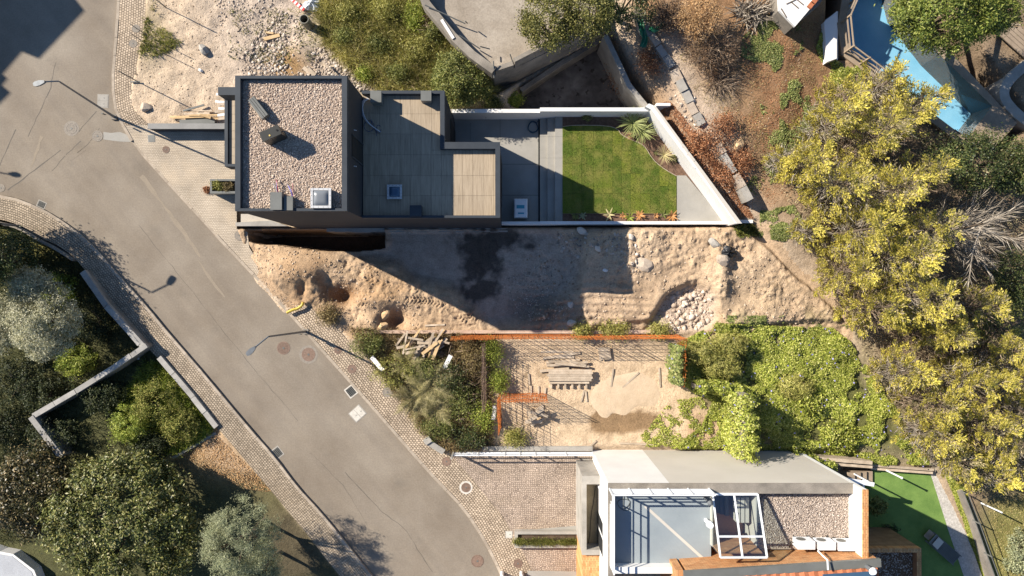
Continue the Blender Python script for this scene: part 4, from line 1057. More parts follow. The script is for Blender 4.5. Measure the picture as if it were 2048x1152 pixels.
# ------------------------------------------------------------------ street lamps
M_GALV=surf('galvanised',(0.13,0.14,0.15),(0.2,0.21,0.22),3,5,.45,40,.1,.002,metallic=.3)
def lamp(base, top_h, arm, label, base_w=.28, top=None):
    x,y,z=base; tx,ty=(x,y) if top is None else top; t=thing('street_lamp',label,'street lamp',base)
    MB().box(x-base_w/2,x+base_w/2,y-base_w/2,y+base_w/2,z-.1,z+.06).build('base_plate', M_CONCD, t)
    ax,ay=arm; el=Vector((tx,ty,z+top_h)); tip=Vector((tx+ax,ty+ay,z+top_h+.3))
    MB().tube([(x,y,z),Vector((x,y,z)).lerp(Vector((tx,ty,z+top_h-.1)),.25),(tx,ty,z+top_h-.1)],.07,10,.04).build('pole', M_GALV, t)
    MB().tube([(tx,ty,z+top_h-.12),el,el.lerp(tip,.3),tip],.034,8).build('arm', M_GALV, t)
    d=(tip-el); d.z=0; d.normalize(); n=Vector((-d.y,d.x,0))
    out=[(0,.04),(.1,.08),(.25,.115),(.42,.11),(.52,.06)]
    l=[tip+d*a+n*b for a,b in out]; r=[tip+d*a-n*b for a,b in out]; pts=[(p.x,p.y) for p in l]+[(p.x,p.y) for p in r[::-1]]
    hd=MB().prism(pts,tip.z-.02,tip.z+.07).build('lamp_head', M_GALV, t)
    l=[tip+d*a+n*b*.8 for a,b in out]; r=[tip+d*a-n*b*.8 for a,b in out]
    MB().prism([(p.x,p.y) for p in l]+[(p.x,p.y) for p in r[::-1]],tip.z-.07,tip.z-.021).build('lens', plain('lamp_lens',(0.5,0.52,0.5),.2), hd)
    MB().box(x-.05,x+.05,y-.1,y-.07,z+.8,z+1.1).build('service_door', M_METAL, t)
def rel(a,b,za): 
    p=G(*a,za); q=G(*b,za); return (q.x-p.x,q.y-p.y)
lamp(tuple(G(229,234,.05)),4.9,rel((118,163),(101,168),4.9),'street lamp at the kerb by the driveway, arm over the crossing',top=tuple(G(118,163,4.9)[:2]))
lamp(tuple(G(612,663,.1)),5.4,rel((538,673),(518,692),5.4),'street lamp at the right kerb leaning its arm over the road',top=tuple(G(538,673,5.4)[:2]))
lamp((GX(40),GY(452),.05),5.0,rel((0,0),(20,-28),5.3),'street lamp behind the left pavement at the frame edge')
lamp((*back(-22,341,5.4),.0),5.4,rel((0,0),(30,0),5.4),'street lamp outside the left frame edge whose shadow crosses the road')

# ------------------------------------------------------------------ loose pieces
def plank(a, b, w, h, z, mat, name, label, group, cat='plank'):
    p=G(*a,z); q=G(*b,z); c=(p+q)/2; an=math.atan2((q-p).y,(q-p).x)
    o=MB().obox(c.x,c.y,0,h,(q-p).length,w,an,random.uniform(-.01,.01)).build(name,mat)
    o.location.z=z
    return tag(o,label,cat,group)
def rubble(name,label,poly,n,s0,s1,mat,seed,sink=.3,jz=0.0,clump=0.0):
    p=scatter_in(G2(poly),n,seed)
    if clump:
        r=np.random.default_rng(seed); p=p[fbm(p[:,0],p[:,1],1.3,4,seed+40)+r.uniform(-.25,.25,len(p))>clump-.3]; n=len(p)
    z=hz(p[:,0],p[:,1]); 
    v,f=rocks(n,np.c_[p,z+s0*(.5-sink)+jz],s0,s1,seed,.75,ico=s1>.1)
    return stuff(np_mesh(name,v,f,mat),label,'rubble')
M_STONEP=rndmat('pale_rubble',[(0,(0.36,0.27,0.2)),(0.5,(0.5,0.4,0.315)),(1,(0.66,0.56,0.46))])
NSITE=[(430,-30),(700,-30),(640,80),(730,185),(470,152),(440,60)]
rubble('rubble','grey stone rubble scattered across the north building plot',NSITE,5200,.015,.095,M_STONE,1,clump=.45)
rubble('rubble','dense pale rubble bank north of the gravel roof',[(560,20),(640,60),(690,120),(760,185),(470,150),(500,90)],4200,.02,.12,M_STONE,2,clump=.25)
rubble('pebbles','small pebbles and footprint clods in the pale sand',[(250,0),(440,0),(445,240),(310,245),(270,200)],1200,.012,.06,M_STONEW,3)
rubble('rubble','stones in the shaded floor of the dug plot below the lawn wall',[(1110,465),(1270,468),(1275,545),(1200,545),(1120,500)],420,.02,.15,M_STONE,4,clump=.35)
rubble('rubble','broken pale rubble filling the hollow of the dug plot',[(1322,600),(1345,582),(1395,575),(1422,592),(1425,640),(1395,660),(1295,662),(1305,636)],700,.015,.2,M_STONEP,5,clump=.1)
rubble('grit','fine rubble grit between the stones of the hollow',[(1322,600),(1345,582),(1395,575),(1422,592),(1425,640),(1395,660),(1295,662),(1305,636)],1500,.01,.05,M_STONEW,26)
rubble('clods','earth clods along the broken edge of the dug plot by the street',[(490,500),(560,490),(650,500),(700,560),(690,620),(620,610),(560,585),(510,530)],1300,.012,.085,M_STONEW,6,clump=.35)
rubble('clods','clods and stones over the eastern ledges of the dug plot',[(1110,460),(1480,455),(1560,560),(1650,640),(1430,650),(1180,655),(1060,640),(1040,520)],3200,.012,.1,M_STONEW,7,clump=.25)
rubble('rubble','loose grey stones across the eastern half of the dug plot',[(1060,470),(1270,468),(1440,470),(1470,560),(1430,650),(1180,650),(1060,640)],600,.012,.12,M_STONEW,27,clump=.6)
rubble('rubble','stones and clods tumbling round the pits near the boundary wall',[(640,520),(720,520),(840,600),(840,655),(720,655),(640,610)],900,.015,.1,M_STONEW,28,clump=.25)
rubble('grit','fine grey grit over the middle of the dug plot',[(1000,560),(1110,520),(1130,640),(1040,655)],1600,.012,.07,M_STONE,8,clump=.2)
rubble('pebbles','small stones across the tan slope above the creepers',[(1440,460),(1560,540),(1680,640),(1560,655),(1450,600)],700,.012,.07,M_STONEW,9)
rubble('stone_bank','loose stones spilling along the old wall line east of garden',[(1270,80),(1300,90),(1400,250),(1500,400),(1490,440),(1440,380),(1370,270),(1310,180)],900,.02,.12,M_STONE,10,clump=.3)
rubble('leaf_grit','small debris over the brown north-east slope',[(1390,180),(1560,80),(1640,200),(1600,330),(1530,420),(1420,240)],1600,.01,.045,M_STONEW,11)
rubble('kerb_grit','grit washed along the right kerb',[(440,470),(455,470),(600,620),(640,660),(620,662),(560,600)],600,.01,.05,M_STONEW,12)
rubble('pebbles','scattered chips on the bare slab of the planked plot',[(1000,690),(1340,690),(1340,740),(1180,730),(1100,880),(1000,880)],500,.01,.035,M_STONEW,13)
def boulder(px,py,s,label,mat,seed,flat=.7,name='boulder',cat='boulder',ax=1.4):
    p=h1(px,py); r=random.Random(seed)
    import bmesh
    bm=bmesh.new(); bmesh.ops.create_icosphere(bm,subdivisions=2,radius=1)
    pl=[(Vector((r.uniform(-1,1),r.uniform(-1,1),r.uniform(-.3,1))).normalized(),r.uniform(.55,.85)) for _ in range(9)]
    for v in bm.verts:
        for n,d in pl:
            e=v.co.dot(n)-d
            if e>0: v.co-=n*e
        v.co=Vector((v.co.x*s*ax,v.co.y*s,v.co.z*s*flat))
    a=r.uniform(0,3.14); bmesh.ops.rotate(bm,cent=(0,0,0),matrix=Matrix.Rotation(a,3,'Z'),verts=bm.verts)
    me=bpy.data.meshes.new(name); bm.to_mesh(me); bm.free(); me.materials.append(mat)
    o=link(name,me); o.location=(p.x,p.y,p.z+s*flat*.45); return tag(o,label,cat)
M_BLD=surf('boulder',(0.36,0.28,0.21),(0.52,0.43,0.34),2.5,8,.9,25,.5,.02)
M_BLDO=surf('sandstone',(0.5,0.32,0.16),(0.68,0.48,0.28),3,7,.9,25,.5,.02)
boulder(1447,521,.33,'pale boulder lying just below the black sack',M_BLD,1)
boulder(1427,487,.3,'grey concrete lump above the black sack',M_CONC,2)
boulder(1288,529,.38,'flat buff rock at the lit edge of the dug plot',M_BLD,3,.35,ax=1.5)
boulder(1163,461,.22,'upright grey stone under the south garden wall in shade',M_STONE,4)
boulder(765,653,.25,'tan rock in the small pit by the boundary wall',M_BLDO,5)
boulder(770,628,.24,'long clay lump leaning in the small pit',M_BLDO,6,ax=1.9)
boulder(410,102,.3,'grey broken concrete lump on the sand near the north pavement',M_CONC,7)
boulder(293,216,.28,'earthy clod beside the cobbles near the street lamp',M_BLD,8)
boulder(402,141,.1,'small white stone with shadow in the open sand',M_WHITE,9)
boulder(1477,289,.32,'orange sandstone boulder on the brown slope by the dry bushes',M_BLDO,10,.6,ax=1.2)
boulder(1211,541,.12,'small white block on the shaded floor of the dug plot',M_WHITE,11)
boulder(1262,475,.16,'angular grey stone against the south garden wall shade line',M_STONE,12)
boulder(1196,497,.16,'grey stone in the middle of the shaded rubble',M_STONE,13)
boulder(1140,610,.2,'half buried grey rock at the foot of the shaded ledge',M_STONE,14)
boulder(1145,646,.22,'grey rock in the shade beside the boundary wall weeds',M_STONE,15)
# concrete block by the yellow pipe, broken pillar
t=thing('concrete_block','pale hollow concrete block lying near the yellow drain pipe','concrete block',h1(614,625))
p=h1(614,625); MB().obox(p.x,p.y,p.z,p.z+.2,.5,.2,.9).build('block', M_CONC, t)
for k in (-.12,.12): MB().obox(p.x+k*math.cos(.9),p.y+k*math.sin(.9),p.z+.2,p.z+.204,.15,.1,.9).build('core_hole', M_DARK, t)
t=thing('drain_pipe','bent yellow corrugated pipe poking out by the right kerb','pipe',h1(590,617))
yp=[tuple(h1(a,b,.0)[:2])+(.34,) for a,b in smoothed([(577,625),(588,619),(600,617),(607,611),(607,604)],2)]
MB().tube(yp,.07,8).build('pipe', plain('yellow_plastic',(0.6,0.42,0.05),.5), t)
for k in range(1,len(yp)-1): MB().tube([yp[k],tuple(Vector(yp[k]).lerp(Vector(yp[k+1]),.35))],.08,8).build('rib', plain('yellow_plastic',(0.6,0.42,0.05),.5), t)
t=thing('fallen_pillar','toppled pale concrete pillar with broken ends beside the palms','pillar',h1(868,893))
a=G(852,880,.35);b=G(888,903,.35); MB().bar((a.x,a.y,.35),(b.x,b.y,.3),.3,.36).build('shaft', M_CONC, t)
a=G(850,884,.4);b=G(862,876,.4); MB().bar((a.x,a.y,.4),(b.x,b.y,.4),.3,.4).build('broken_end', M_CONC, t)
rubble('rubble','broken concrete bits around the toppled pillar',[(845,878),(862,895),(895,905),(890,912),(850,895)],40,.05,.14,M_STONE,14)
# black sack
def sack(px,py,sx,sy,h,label,mat,seed,name='rubbish_sack',cat='sack'):
    p=h1(px,py); n,m=18,10; r=np.random.default_rng(seed); vs=[]; fs=[]
    for j in range(m+1):
        ph=math.pi/2*j/m
        for i in range(n):
            th=2*math.pi*i/n; k=1+.22*math.sin(3*th+seed)+.12*math.sin(7*th+2*ph*seed)+r.uniform(-.06,.06)
            vs.append((p.x+sx*math.cos(th)*math.cos(ph)*k,p.y+sy*math.sin(th)*math.cos(ph)*k,p.z-.03+h*math.sin(ph)*(1+.2*math.sin(5*th))))
    for j in range(m):
        for i in range(n): fs.append((j*n+i,j*n+(i+1)%n,(j+1)*n+(i+1)%n,(j+1)*n+i))
    return tag(MB().add(vs,fs).build(name,mat),label,cat)
sack(1455,505,.42,.3,.3,'crumpled black plastic sack between the pale boulders',plain('black_film',(0.02,0.021,0.024),.35),3)
sack(274,712,.22,.16,.2,'white plastic bag at the inner corner of the left walls',M_WHITE,5,'plastic_bag','bag')
sack(627,12,.5,.35,.45,'bulky white sack beside the striped barrier at top edge',plain('white_sack',(0.72,0.74,0.76),.5),4)

# ------------------------------------------------------------------ north building plot
t=thing('standing_pipe','wide grey plastic pipe standing upright in the rubble','pipe',h1(617,50))
p=h1(619,52); MB().ring(p.x,p.y,p.z-.2,p.z+.95,.2,.235,22).build('pipe', surf('grey_pvc',(0.17,0.165,0.13),(0.22,0.21,0.17),2,4,.5,40,.05,.002), t)
MB().cyl(p.x,p.y,p.z,p.z+.3,.198,22).build('dark_fill', M_DARK, t)
t=thing('safety_barrier','red and white striped plank barrier lying by the white sack','barrier',h1(598,12))
a=h1(583,0,.25); b=h1(611,24,.25)
for k in range(9):
    q0=a.lerp(b,k/9); q1=a.lerp(b,(k+1)/9); MB().bar(q0,q1,.16,.04).build('stripe', plain('barrier_red',(0.55,0.04,0.03),.5) if k%2==0 else plain('barrier_white',(0.75,0.75,0.75),.5), t)
MB().bar(a+Vector((0,-.12,-.1)),b+Vector((0,-.12,-.1)),.05).build('rail', M_WOOD, t)
t=thing('timber_pair','two sawn timbers lying on the north rubble','timber',h1(545,75))
for (u,v) in (((528,78),(560,70)),((530,81),(561,73)),((533,66),(548,68))):
    a=h1(*u,.08); b=h1(*v,.08); MB().bar(a,b,.09,.07).build('timber', M_WOODY, t)
for i,(u,v) in enumerate((((243+1,0),(0,0)),)): pass
for (px,py,hh,lab) in ((331,15,1.9,'pair of thin stakes standing nearest the top edge of the sand plot'),(298,74,1.75,'thin stake beside the upper pavement weeds'),(297,91,1.7,'thin stake just below the weedy patch of the pavement edge'),(276,164,1.85,'crossed pair of thin stakes beside the lamp post cobbles')):
    p=h1(px,py); t=thing('marker_stake',lab,'stake',p)
    MB().tube([(p.x,p.y,p.z-.1),(p.x,p.y,p.z+hh)],.018,5).build('rod', M_METAL, t)
    if 'pair' in lab: MB().tube([(p.x+.09,p.y-.03,p.z-.1),(p.x+.1,p.y-.02,p.z+hh)],.018,5).build('rod', M_METAL, t)
p=h1(272,164); MB().obox(p.x,p.y,p.z+.05,p.z+.08,.5,.06,.05).build('cross_piece', M_METAL, t)
grp='boards piled on the sand by the house'
for (u,v,w,z,mt) in (((340,234),(437,236),.12,.3,M_WOODY),((345,236),(420,233),.1,.36,M_WOODY),((367,222),(409,210),.09,.3,M_METAL),((366,222),(425,222),.07,.24,M_WOOD),((368,228),(420,227),.1,.33,M_WOOD),((372,239),(425,238),.16,.28,M_METAL),((360,244),(430,243),.2,.3,M_METAL),((400,229),(422,236),.12,.42,M_WOODY),((350,240),(385,243),.08,.25,M_WOOD),((378,231),(436,230),.08,.4,M_WOODY)):
    plank(u,v,w,.05,z,mt,'board','board in the mixed pile on sand beside the driveway wall',grp,'board')
grp='pale sheets stacked against the house front'
for k in range(9):
    y=182+7*k; plank((430+random.uniform(0,8),y),(452,y+random.uniform(-3,3)),.13,.04,.35+.02*k,M_WHITE if k%2 else M_WOOD,'offcut','pale offcut board heaped at the tower front wall',grp,'board')
t=thing('pallet_sheets','two tan boards leaning at the tower north wall in rubble','board',h1(622,143))
for k in range(2): 
    p=h1(615+9*k,142+3*k,.06); MB().obox(p.x,p.y,p.z,p.z+.04,.5,.2,-.75).build('board', M_WOOD, t)
plank((645,122),(662,140),.09,.05,.6,M_WOOD,'board','single grey plank stuck in the rubble behind the tower',None,'board')

# raised concrete yard to the north and the sunken yard below it
ZS=1.6
ns=thing('raised_platform','raised concrete platform with weathered parapet walls at the top edge','platform',G(960,60))
SL=[(880,-160),(842,-20),(850,8),(905,75),(985,148),(1033,133),(1125,88),(1190,50),(1190,-160)]
MB().prism(G2([(842,-160),(838,-20),(846,8),(905,78),(988,150),(1033,135),(1125,90),(1195,52),(1195,-160)],ZS),-1.8,ZS).build('platform_body', M_CONCD, ns)
MB().sheet(G2([(872,-160),(862,-20),(870,8),(920,70),(988,140),(1030,127),(1120,82),(1190,47),(1190,-160)],ZS),ZS+.004).build('platform_floor', surf('worn_floor',(0.27,0.225,0.175),(0.4,0.345,0.28),.9,9,.9,14,.3,.01,fine=.25), ns)
MB().wall(G2([(846,-160),(846,-10),(852,5),(905,70),(945,108),(988,139)],ZS+.7),.4,ZS-.2,ZS+.6).build('parapet', M_CONCD, ns)
MB().wall(G2([(990,138),(1026,126)],ZS+.5),.22,ZS-.2,ZS+.5).build('parapet', M_CONCD, ns)
MB().wall(G2([(1028,120),(1125,70),(1190,36)],ZS+.95),.2,ZS-.2,ZS+.95).build('parapet', M_CONCD, ns)
for (a,b) in (((850,10),(930,42)),((918,70),(960,93)),((960,93),(979,93)),((930,42),(934,41)),((987,122),(988,152)),((1020,108),(1027,124))):
    p=G(*a,ZS+.75); q=G(*b,ZS+.75); MB().tube([p,(q.x,q.y,ZS+.4)],.03,5).build('bent_rod', M_METAL, ns)
q=G(895,58,ZS+.65); MB().obox(q.x,q.y,ZS+.6,ZS+.66,1.1,.14,-1.0).build('white_strip', M_WHITE, ns)
yd=struct(MB().sheet(G2([(1000,212),(1020,170),(1215,55),(1240,60),(1310,214),(1290,222),(1000,222)],-1.6),-1.6).build('sunken_yard', None))
def yardmat():
    m,nt,b=nodes_of('damp_shaded_concrete'); v=pos_of(nt)
    r=ramp(nt,[(.35,(.05,.042,.035)),(.55,(.14,.12,.105)),(.72,(.26,.23,.205))]); nt.links.new(noise(nt,v,.8,6,.6),r.inputs['Fac'])  # damp concrete, tones darkened further for the yard's deep shade
    s=ramp(nt,[(.58,(0,0,0)),(.64,(.9,)*3)]); nt.links.new(noise(nt,v,2.6,5,.6),s.inputs['Fac'])
    nt.links.new(mixc(nt,s.outputs['Color'],r.outputs['Color'],(.035,.025,.018)),b.inputs['Base Color']); b.inputs['Roughness'].default_value=.8; return m
yd.data.materials.append(yardmat())
ly=thing('yard_wall','low concrete wall below the platform edging the sunken yard','wall',G(1120,120,-1.6))
MB().wall(G2([(1042,180),(1120,128),(1212,72)],-.5),.24,-1.9,-.5).build('wall_body', M_CONCD, ly)
MB().wall(G2([(1026,163),(1030,150),(1115,103),(1195,60)],-.2),.9,-1.9,-.9).build('planting_ledge', M_MULCH, ly)
ly=thing('yard_wall','long pale wall edging the sunken yard on the dry slope side','wall',G(1260,130,-1.6))
MB().wall(G2([(1210,70),(1218,85),(1258,170),(1292,212)],.9),.26,-1.9,.9).build('wall_body', M_CONC, ly)
b0=boulder(1240,172,.12,'white litter block on the sunken yard floor',M_WHITE,31,name='litter',cat='litter')
b0.location.z=-1.55
ow=thing('old_wall','weathered stone and mortar wall sloping down beside the dry bushes','wall',G(1370,170))
for (a,b,w) in (((1268,22),(1300,72),.5),((1302,72),(1345,135),.36),((1345,140),(1402,250),.42),((1433,290),(1470,345),.3),((1470,348),(1500,400),.34)):
    pa,pb=Vector(G2([a],1.4)[0]),Vector(G2([b],1.4)[0]); n=max(2,int((pb-pa).length/.55)); an=math.atan2((pb-pa).y,(pb-pa).x)
    for i in range(n):
        c=pa.lerp(pb,(i+.5)/n); MB().obox(c.x+random.uniform(-.03,.03),c.y+random.uniform(-.03,.03),.6,1.55+random.uniform(-.06,.06),(pb-pa).length/n-.02,w*random.uniform(.85,1.1),an+random.uniform(-.05,.05)).build('stone', M_CONC if i%3 else M_BLD, ow)
t=thing('tarpaulin','crumpled green plastic tarpaulin hanging over the old wall','tarpaulin',h1(1283,70))
def cloth(pts,w,z,seed):
    r=random.Random(seed); pts=smoothed(pts,2); n=len(pts); vs=[]; fs=[]; k=7
    for i,(a,b) in enumerate(pts):
        p=G(a,b,z); q=G(*pts[min(i+1,n-1)],z) if i<n-1 else p; o=G(*pts[max(i-1,0)],z); d=(q-o).normalized(); u=Vector((-d.y,d.x,0))
        for j in range(k):
            s=(j/(k-1)-.5)*w; vs.append(tuple(p+u*s+Vector((0,0,.1*math.sin(j*2.1+i*.7)+r.uniform(-.03,.03)))))
    for i in range(n-1):
        for j in range(k-1): fs.append((i*k+j,i*k+j+1,(i+1)*k+j+1,(i+1)*k+j))
    return MB().add(vs,fs)
MG=plain('green_film',(0.03,0.2,0.1),.35)
cloth([(1279,40),(1285,60),(1291,75),(1285,95)],.3,1.75,1).build('hanging_fold', MG, t, True)
cloth([(1298,58),(1310,60),(1318,55),(1330,48)],.25,1.7,2).build('side_fold', MG, t, True)

# ------------------------------------------------------------------ pool terrace in the upper right corner
ZD=0.9
M_POOL=surf('pool_paint',(0.15,0.39,0.56),(0.24,0.49,0.65),.8,7,.6,20,.1,.005,fine=.12)
M_TERR=surf('terrace_stone',(0.25,0.19,0.135),(0.36,0.28,0.2),1.2,7,.9,25,.3,.01)
pool=thing('swimming_pool','empty blue painted swimming pool partly hidden by yellow conifers','pool',G(1820,160))
PO=[(1712,-60),(1692,45),(1699,100),(1934,278),(1985,212),(1880,110),(1810,20),(1790,-60)]
po=G2(PO,ZD)
MB().sheet(po,-.75).build('pool_floor', M_POOL, pool)
m=MB()
for i in range(len(po)):
    a,b=po[i],po[(i+1)%len(po)]; m.add([(a[0],a[1],-.75),(b[0],b[1],-.75),(b[0],b[1],ZD-.02),(a[0],a[1],ZD-.02)],[(0,1,2,3)])
m.build('pool_side', M_POOL, pool)
oo=G2([(1690,-60),(1672,40),(1683,110),(1925,292),(1935,290),(1980,300),(2032,243),(1995,200),(1896,100),(1830,10),(1810,-60)],ZD)
def ringsheet(inner,outer,z,name,mat,parent):
    pts=[]; 
    return MB()
dk=thing('pool_terrace','stone terrace rim and slab around the blue pool','terrace',G(1960,260))
for poly in ([(1712,-60),(1692,45),(1676,45),(1694,-60)],[(1692,45),(1699,100),(1684,110),(1674,45.1)],[(1699,100),(1934,278),(1925,290),(1684,110.1)],[(1934,278),(1985,212),(2034,246),(1985,302),(1925,290.1)],[(1985,212),(1880,110),(1895,98),(2034,245.9)],[(1880,110),(1810,20),(1790,-60),(1812,-60),(1830,10),(1895,97.9)]):
    MB().prism(G2(poly,ZD),-2.2,ZD).build('coping_slab', M_TERR, dk)
cw=thing('pool_retaining_wall','bright white retaining wall face at the left end of pool','wall',G(1655,80))
MB().prism(G2([(1676,22),(1676,118),(1674,122),(1650,40)],ZD-.02),-2.2,ZD-.02).build('wall_body', M_WHITE, cw)
MB().prism(G2([(1648,44),(1674,22),(1673.5,117),(1654,124)],1.3),-2.2,1.3).build('wall_base', M_WHITE, cw)
rl=thing('pool_railing','weathered grey railing around the near corner of the pool','railing',G(1690,100,ZD))
rp=[G(*q,ZD) for q in ((1699,8),(1683,45),(1689,105),(1720,128),(1755,155))]
for a,b in zip(rp[:-1],rp[1:]):
    for h in (.3,.6,.95): MB().bar(a+Vector((0,0,h)),b+Vector((0,0,h)),.06,.05).build('rail', M_TERR, rl)
for q in rp: MB().bar(q,q+Vector((0,0,1.0)),.08).build('post', M_TERR, rl)
rl=thing('pool_railing','weathered railing at the far lower corner of the pool','railing',G(1925,290,ZD))
rp=[G(*q,ZD) for q in ((1885,268),(1905,282),(1925,296))]
for a,b in zip(rp[:-1],rp[1:]):
    for h in (.3,.6,.95): MB().bar(a+Vector((0,0,h)),b+Vector((0,0,h)),.06,.05).build('rail', M_TERR, rl)
rl=thing('slat_fence','dark slatted fence strips along the upper right corner','fence',G(2010,100))
for k in range(5):
    a=G(1980+14*k,48+2*k,1.0); b=G(2060+14*k,120+2*k,1.0); MB().bar(a,b,.22,.06).build('slat', M_TERR, rl)
for k in range(3):
    a=G(1975+30*k,45+26*k,.9); b=G(2040+30*k,50+26*k,.9); MB().bar(a,b,.08,.08).build('bearer', M_WOOD, rl)
t=thing('concrete_basin','curved pale concrete wall at the right frame edge','wall',G(2030,180))
MB().wall(smoothed(G2([(2080,110),(2020,155),(2004,190),(2030,225),(2080,260)],1.0),2),.5,-.5,1.0).build('wall_body', M_CONC, t)
sh=thing('garden_shed','small shed with pale slab roof and red tiles at top edge','shed',G(1600,20))
zs=2.6; MB().prism(G2([(1555,-80),(1560,18),(1590,50),(1640,8),(1700,-80)],zs),-.5,zs-.15).build('wall', M_CONCD, sh)
MB().prism(G2([(1553,-80),(1558,20),(1590,53),(1625,12),(1650,-80)],zs),zs-.15,zs).build('roof_slab', M_WHITE, sh)
for k in range(6):
    a=G(1622+7*k,10-8*k,zs+.1); MB().obox(a.x,a.y,zs,zs+.12,.3,.22,.9).build('roof_tile', surf('terracotta',(0.36,0.115,0.05),(0.5,0.18,0.085),4,5,.8,40,.2,.005,vary=.2), sh)
for k in range(4): 
    a=G(1575+random.uniform(-8,25),12+random.uniform(-10,20),zs); MB().obox(a.x,a.y,zs,zs+.03,.5,.04,random.uniform(0,3)).build('twig', M_BARK, sh)

# ------------------------------------------------------------------ plot 3: mesh fences, timber, sand
bw=thing('boundary_wall','long low pinkish wall between dug plot and the planked plot','wall',G(1000,664))
xs=np.linspace(722,1345,15)
for a,b in zip(xs[:-1],xs[1:]): MB().box(GX(a,.35)+.004,GX(b,.35)-.004,GY(667,.35),GY(660.5,.35),-.4,.35+random.uniform(-.01,.01)).build('wall_length', surf('pink_mortar',(0.45,0.31,0.225),(0.58,0.43,0.33),1.5,6,.9,30,.3,.008), bw)
def meshfence(label,a,b,h,parent_name='rebar_mesh_fence',sp=.15,lean=(0,0),rows=9,mat=M_RUST,over=True):
    a=Vector((GX(a[0]),GY(a[1]),0)); b=Vector((GX(b[0]),GY(b[1]),0)); t=thing(parent_name,label,'mesh fence',a)
    d=(b-a); n=int(d.length/sp); lv=Vector((lean[0],lean[1],0)); vb=MB()
    for i in range(n+1):
        p=a.lerp(b,i/n)+Vector((random.uniform(-.02,.02),random.uniform(-.02,.02),0)); hh=h+random.uniform(-.12,.15)
        vb.tube([p+Vector((0,0,.1)),p+lv*random.uniform(.7,1.3)+Vector((random.uniform(-.05,.05),random.uniform(-.04,.04),hh))],.011,4)
    stuff(vb.build('upright_bars',mat,t))
    for r in range(rows):
        f=(r+.6)/rows; w=[]
        for i in range(9):
            p=a.lerp(b,i/8)+lv*f+Vector((random.uniform(-.03,.03),random.uniform(-.03,.03),h*f)); w.append(p)
        MB().tube(w,.012,4).build('cross_bar',mat,t)
    return t
meshfence('long bright orange rebar mesh fence standing on the boundary wall',(925,668),(1352,668),2.0,lean=(0,-.12),sp=.11,rows=8)
meshfence('left lengthwise stub of orange rebar mesh beside the bushes',(905,669),(985,669),1.2,lean=(0,-.2),sp=.11,rows=6)
meshfence('rusty mesh fence overgrown with weeds left of the planked plot',(976,682),(976,815),1.9,lean=(-.25,0),sp=.13,rows=8,mat=M_RUSTD)
meshfence('short orange rebar mesh fence beside the broken boards',(1003,786),(1092,786),2.2,lean=(0,-.12),sp=.09,rows=10)
meshfence('upright orange bar cage at the corner post of the planked plot',(1001,786),(1003,852),2.2,lean=(-.12,0),sp=.11,rows=8)
meshfence('orange mesh fence end hidden in the creeper on the right',(1352,672),(1350,765),1.8,lean=(.1,0),sp=.16,rows=7)
t=thing('rebar_ladder','flat welded rebar ladder lying on the sandy slab','rebar',G(1150,782))
for y in (777,788): MB().tube([G(1086,y-2,.08),G(1150,y,.1),G(1209,y+1,.08)],.012,4).build('long_bar', M_RUSTD, t)
vb=MB()
for k in range(24): x=1090+5*k; vb.tube([G(x,775,.08),G(x,789,.08)],.009,4)
stuff(vb.build('rungs', M_RUSTD, t))
sl=struct(MB().prism(G2([(1002,815),(1028,815),(1028,851),(1002,851)],.1),-.1,.1).build('concrete_plinth', M_CONCD))
gA='loose planks stacked across the sandy plot'
for (u,v,w,z) in [((1082,703),(1146,704),.12,.06),((1086,717),(1160,705),.14,.12),((1096,714),(1148,714),.13,.1),((1092,725),(1160,719),.11,.15),((1097,722),(1174,726),.13,.2),((1100,731),(1175,724),.12,.26),((1093,730),(1150,731),.14,.12),((1110,727),(1178,733),.1,.3),((1080,742),(1138,737),.14,.15),((1100,700),(1140,707),.1,.05),((1140,722),(1172,731),.1,.33)]:
    plank(u,v,w,.06,z,M_WOOD,'plank','weathered plank in the loose heap north of the board stack',gA)
gB='boards of the neat flat stack'
for r_ in range(2):
    for k in range(5):
        y=741+4.7*k+ (8 if r_==0 else 0)*0; plank((1094+random.uniform(-2,4)+(0 if r_ else 5),y+(5 if r_==0 else 0)),(1184+random.uniform(-3,2)-(0 if r_ else 4),y+(5 if r_==0 else 0)),.115,.06,.28+.07*r_,M_WOOD,'stack_board','pale wide board in the neat flat stack on short blocks',gB,'board')
for k in range(6):
    a=G(1102+14*k,768,.1); tag(MB().obox(a.x,a.y,.0,.27,.1,.38,0).build('bearer_block',M_WOOD),'short wooden bearer under the front of the board stack','bearer','bearers under the board stack')
gC='broken boards piled by the short mesh fence'
for k in range(16):
    c=(1073+random.uniform(-12,12),836+random.uniform(-15,15)); an=random.choice((random.uniform(.4,.9),random.uniform(-.3,.1))); l=random.uniform(10,19)
    plank((c[0]-l*math.cos(an),c[1]+l*math.sin(an)),(c[0]+l*math.cos(an),c[1]-l*math.sin(an)),random.uniform(.1,.2),.045,.06+.035*k,M_WOOD,'broken_board','broken grey board in the crossed pile below the short mesh fence',gC,'board')
gD='splintered boards dumped behind the boundary wall'
for k in range(38):
    c=(842+random.uniform(-42,42),692+random.uniform(-17,18)); an=random.choice((random.uniform(-.5,.3),random.uniform(.6,1.4))); l=random.uniform(8,26)
    plank((c[0]-l*math.cos(an),c[1]+l*math.sin(an)),(c[0]+l*math.cos(an),c[1]-l*math.sin(an)),random.uniform(.07,.17),.04,.25+.018*k,M_WOOD if k%4 else M_WOODY,'splintered_board','splintered board in the big tangled heap behind the boundary wall',gD,'board')
t=thing('broken_pallet','grey broken pallet lying askew near the orange mesh fence','pallet',G(1208,708))
for k in range(6): 
    a=G(1194+1.6*k,697+4.2*k,.25); b=G(1220+.5*k,696+4.0*k,.22); MB().bar(a,b,.1,.03).build('slat', M_WOOD, t)
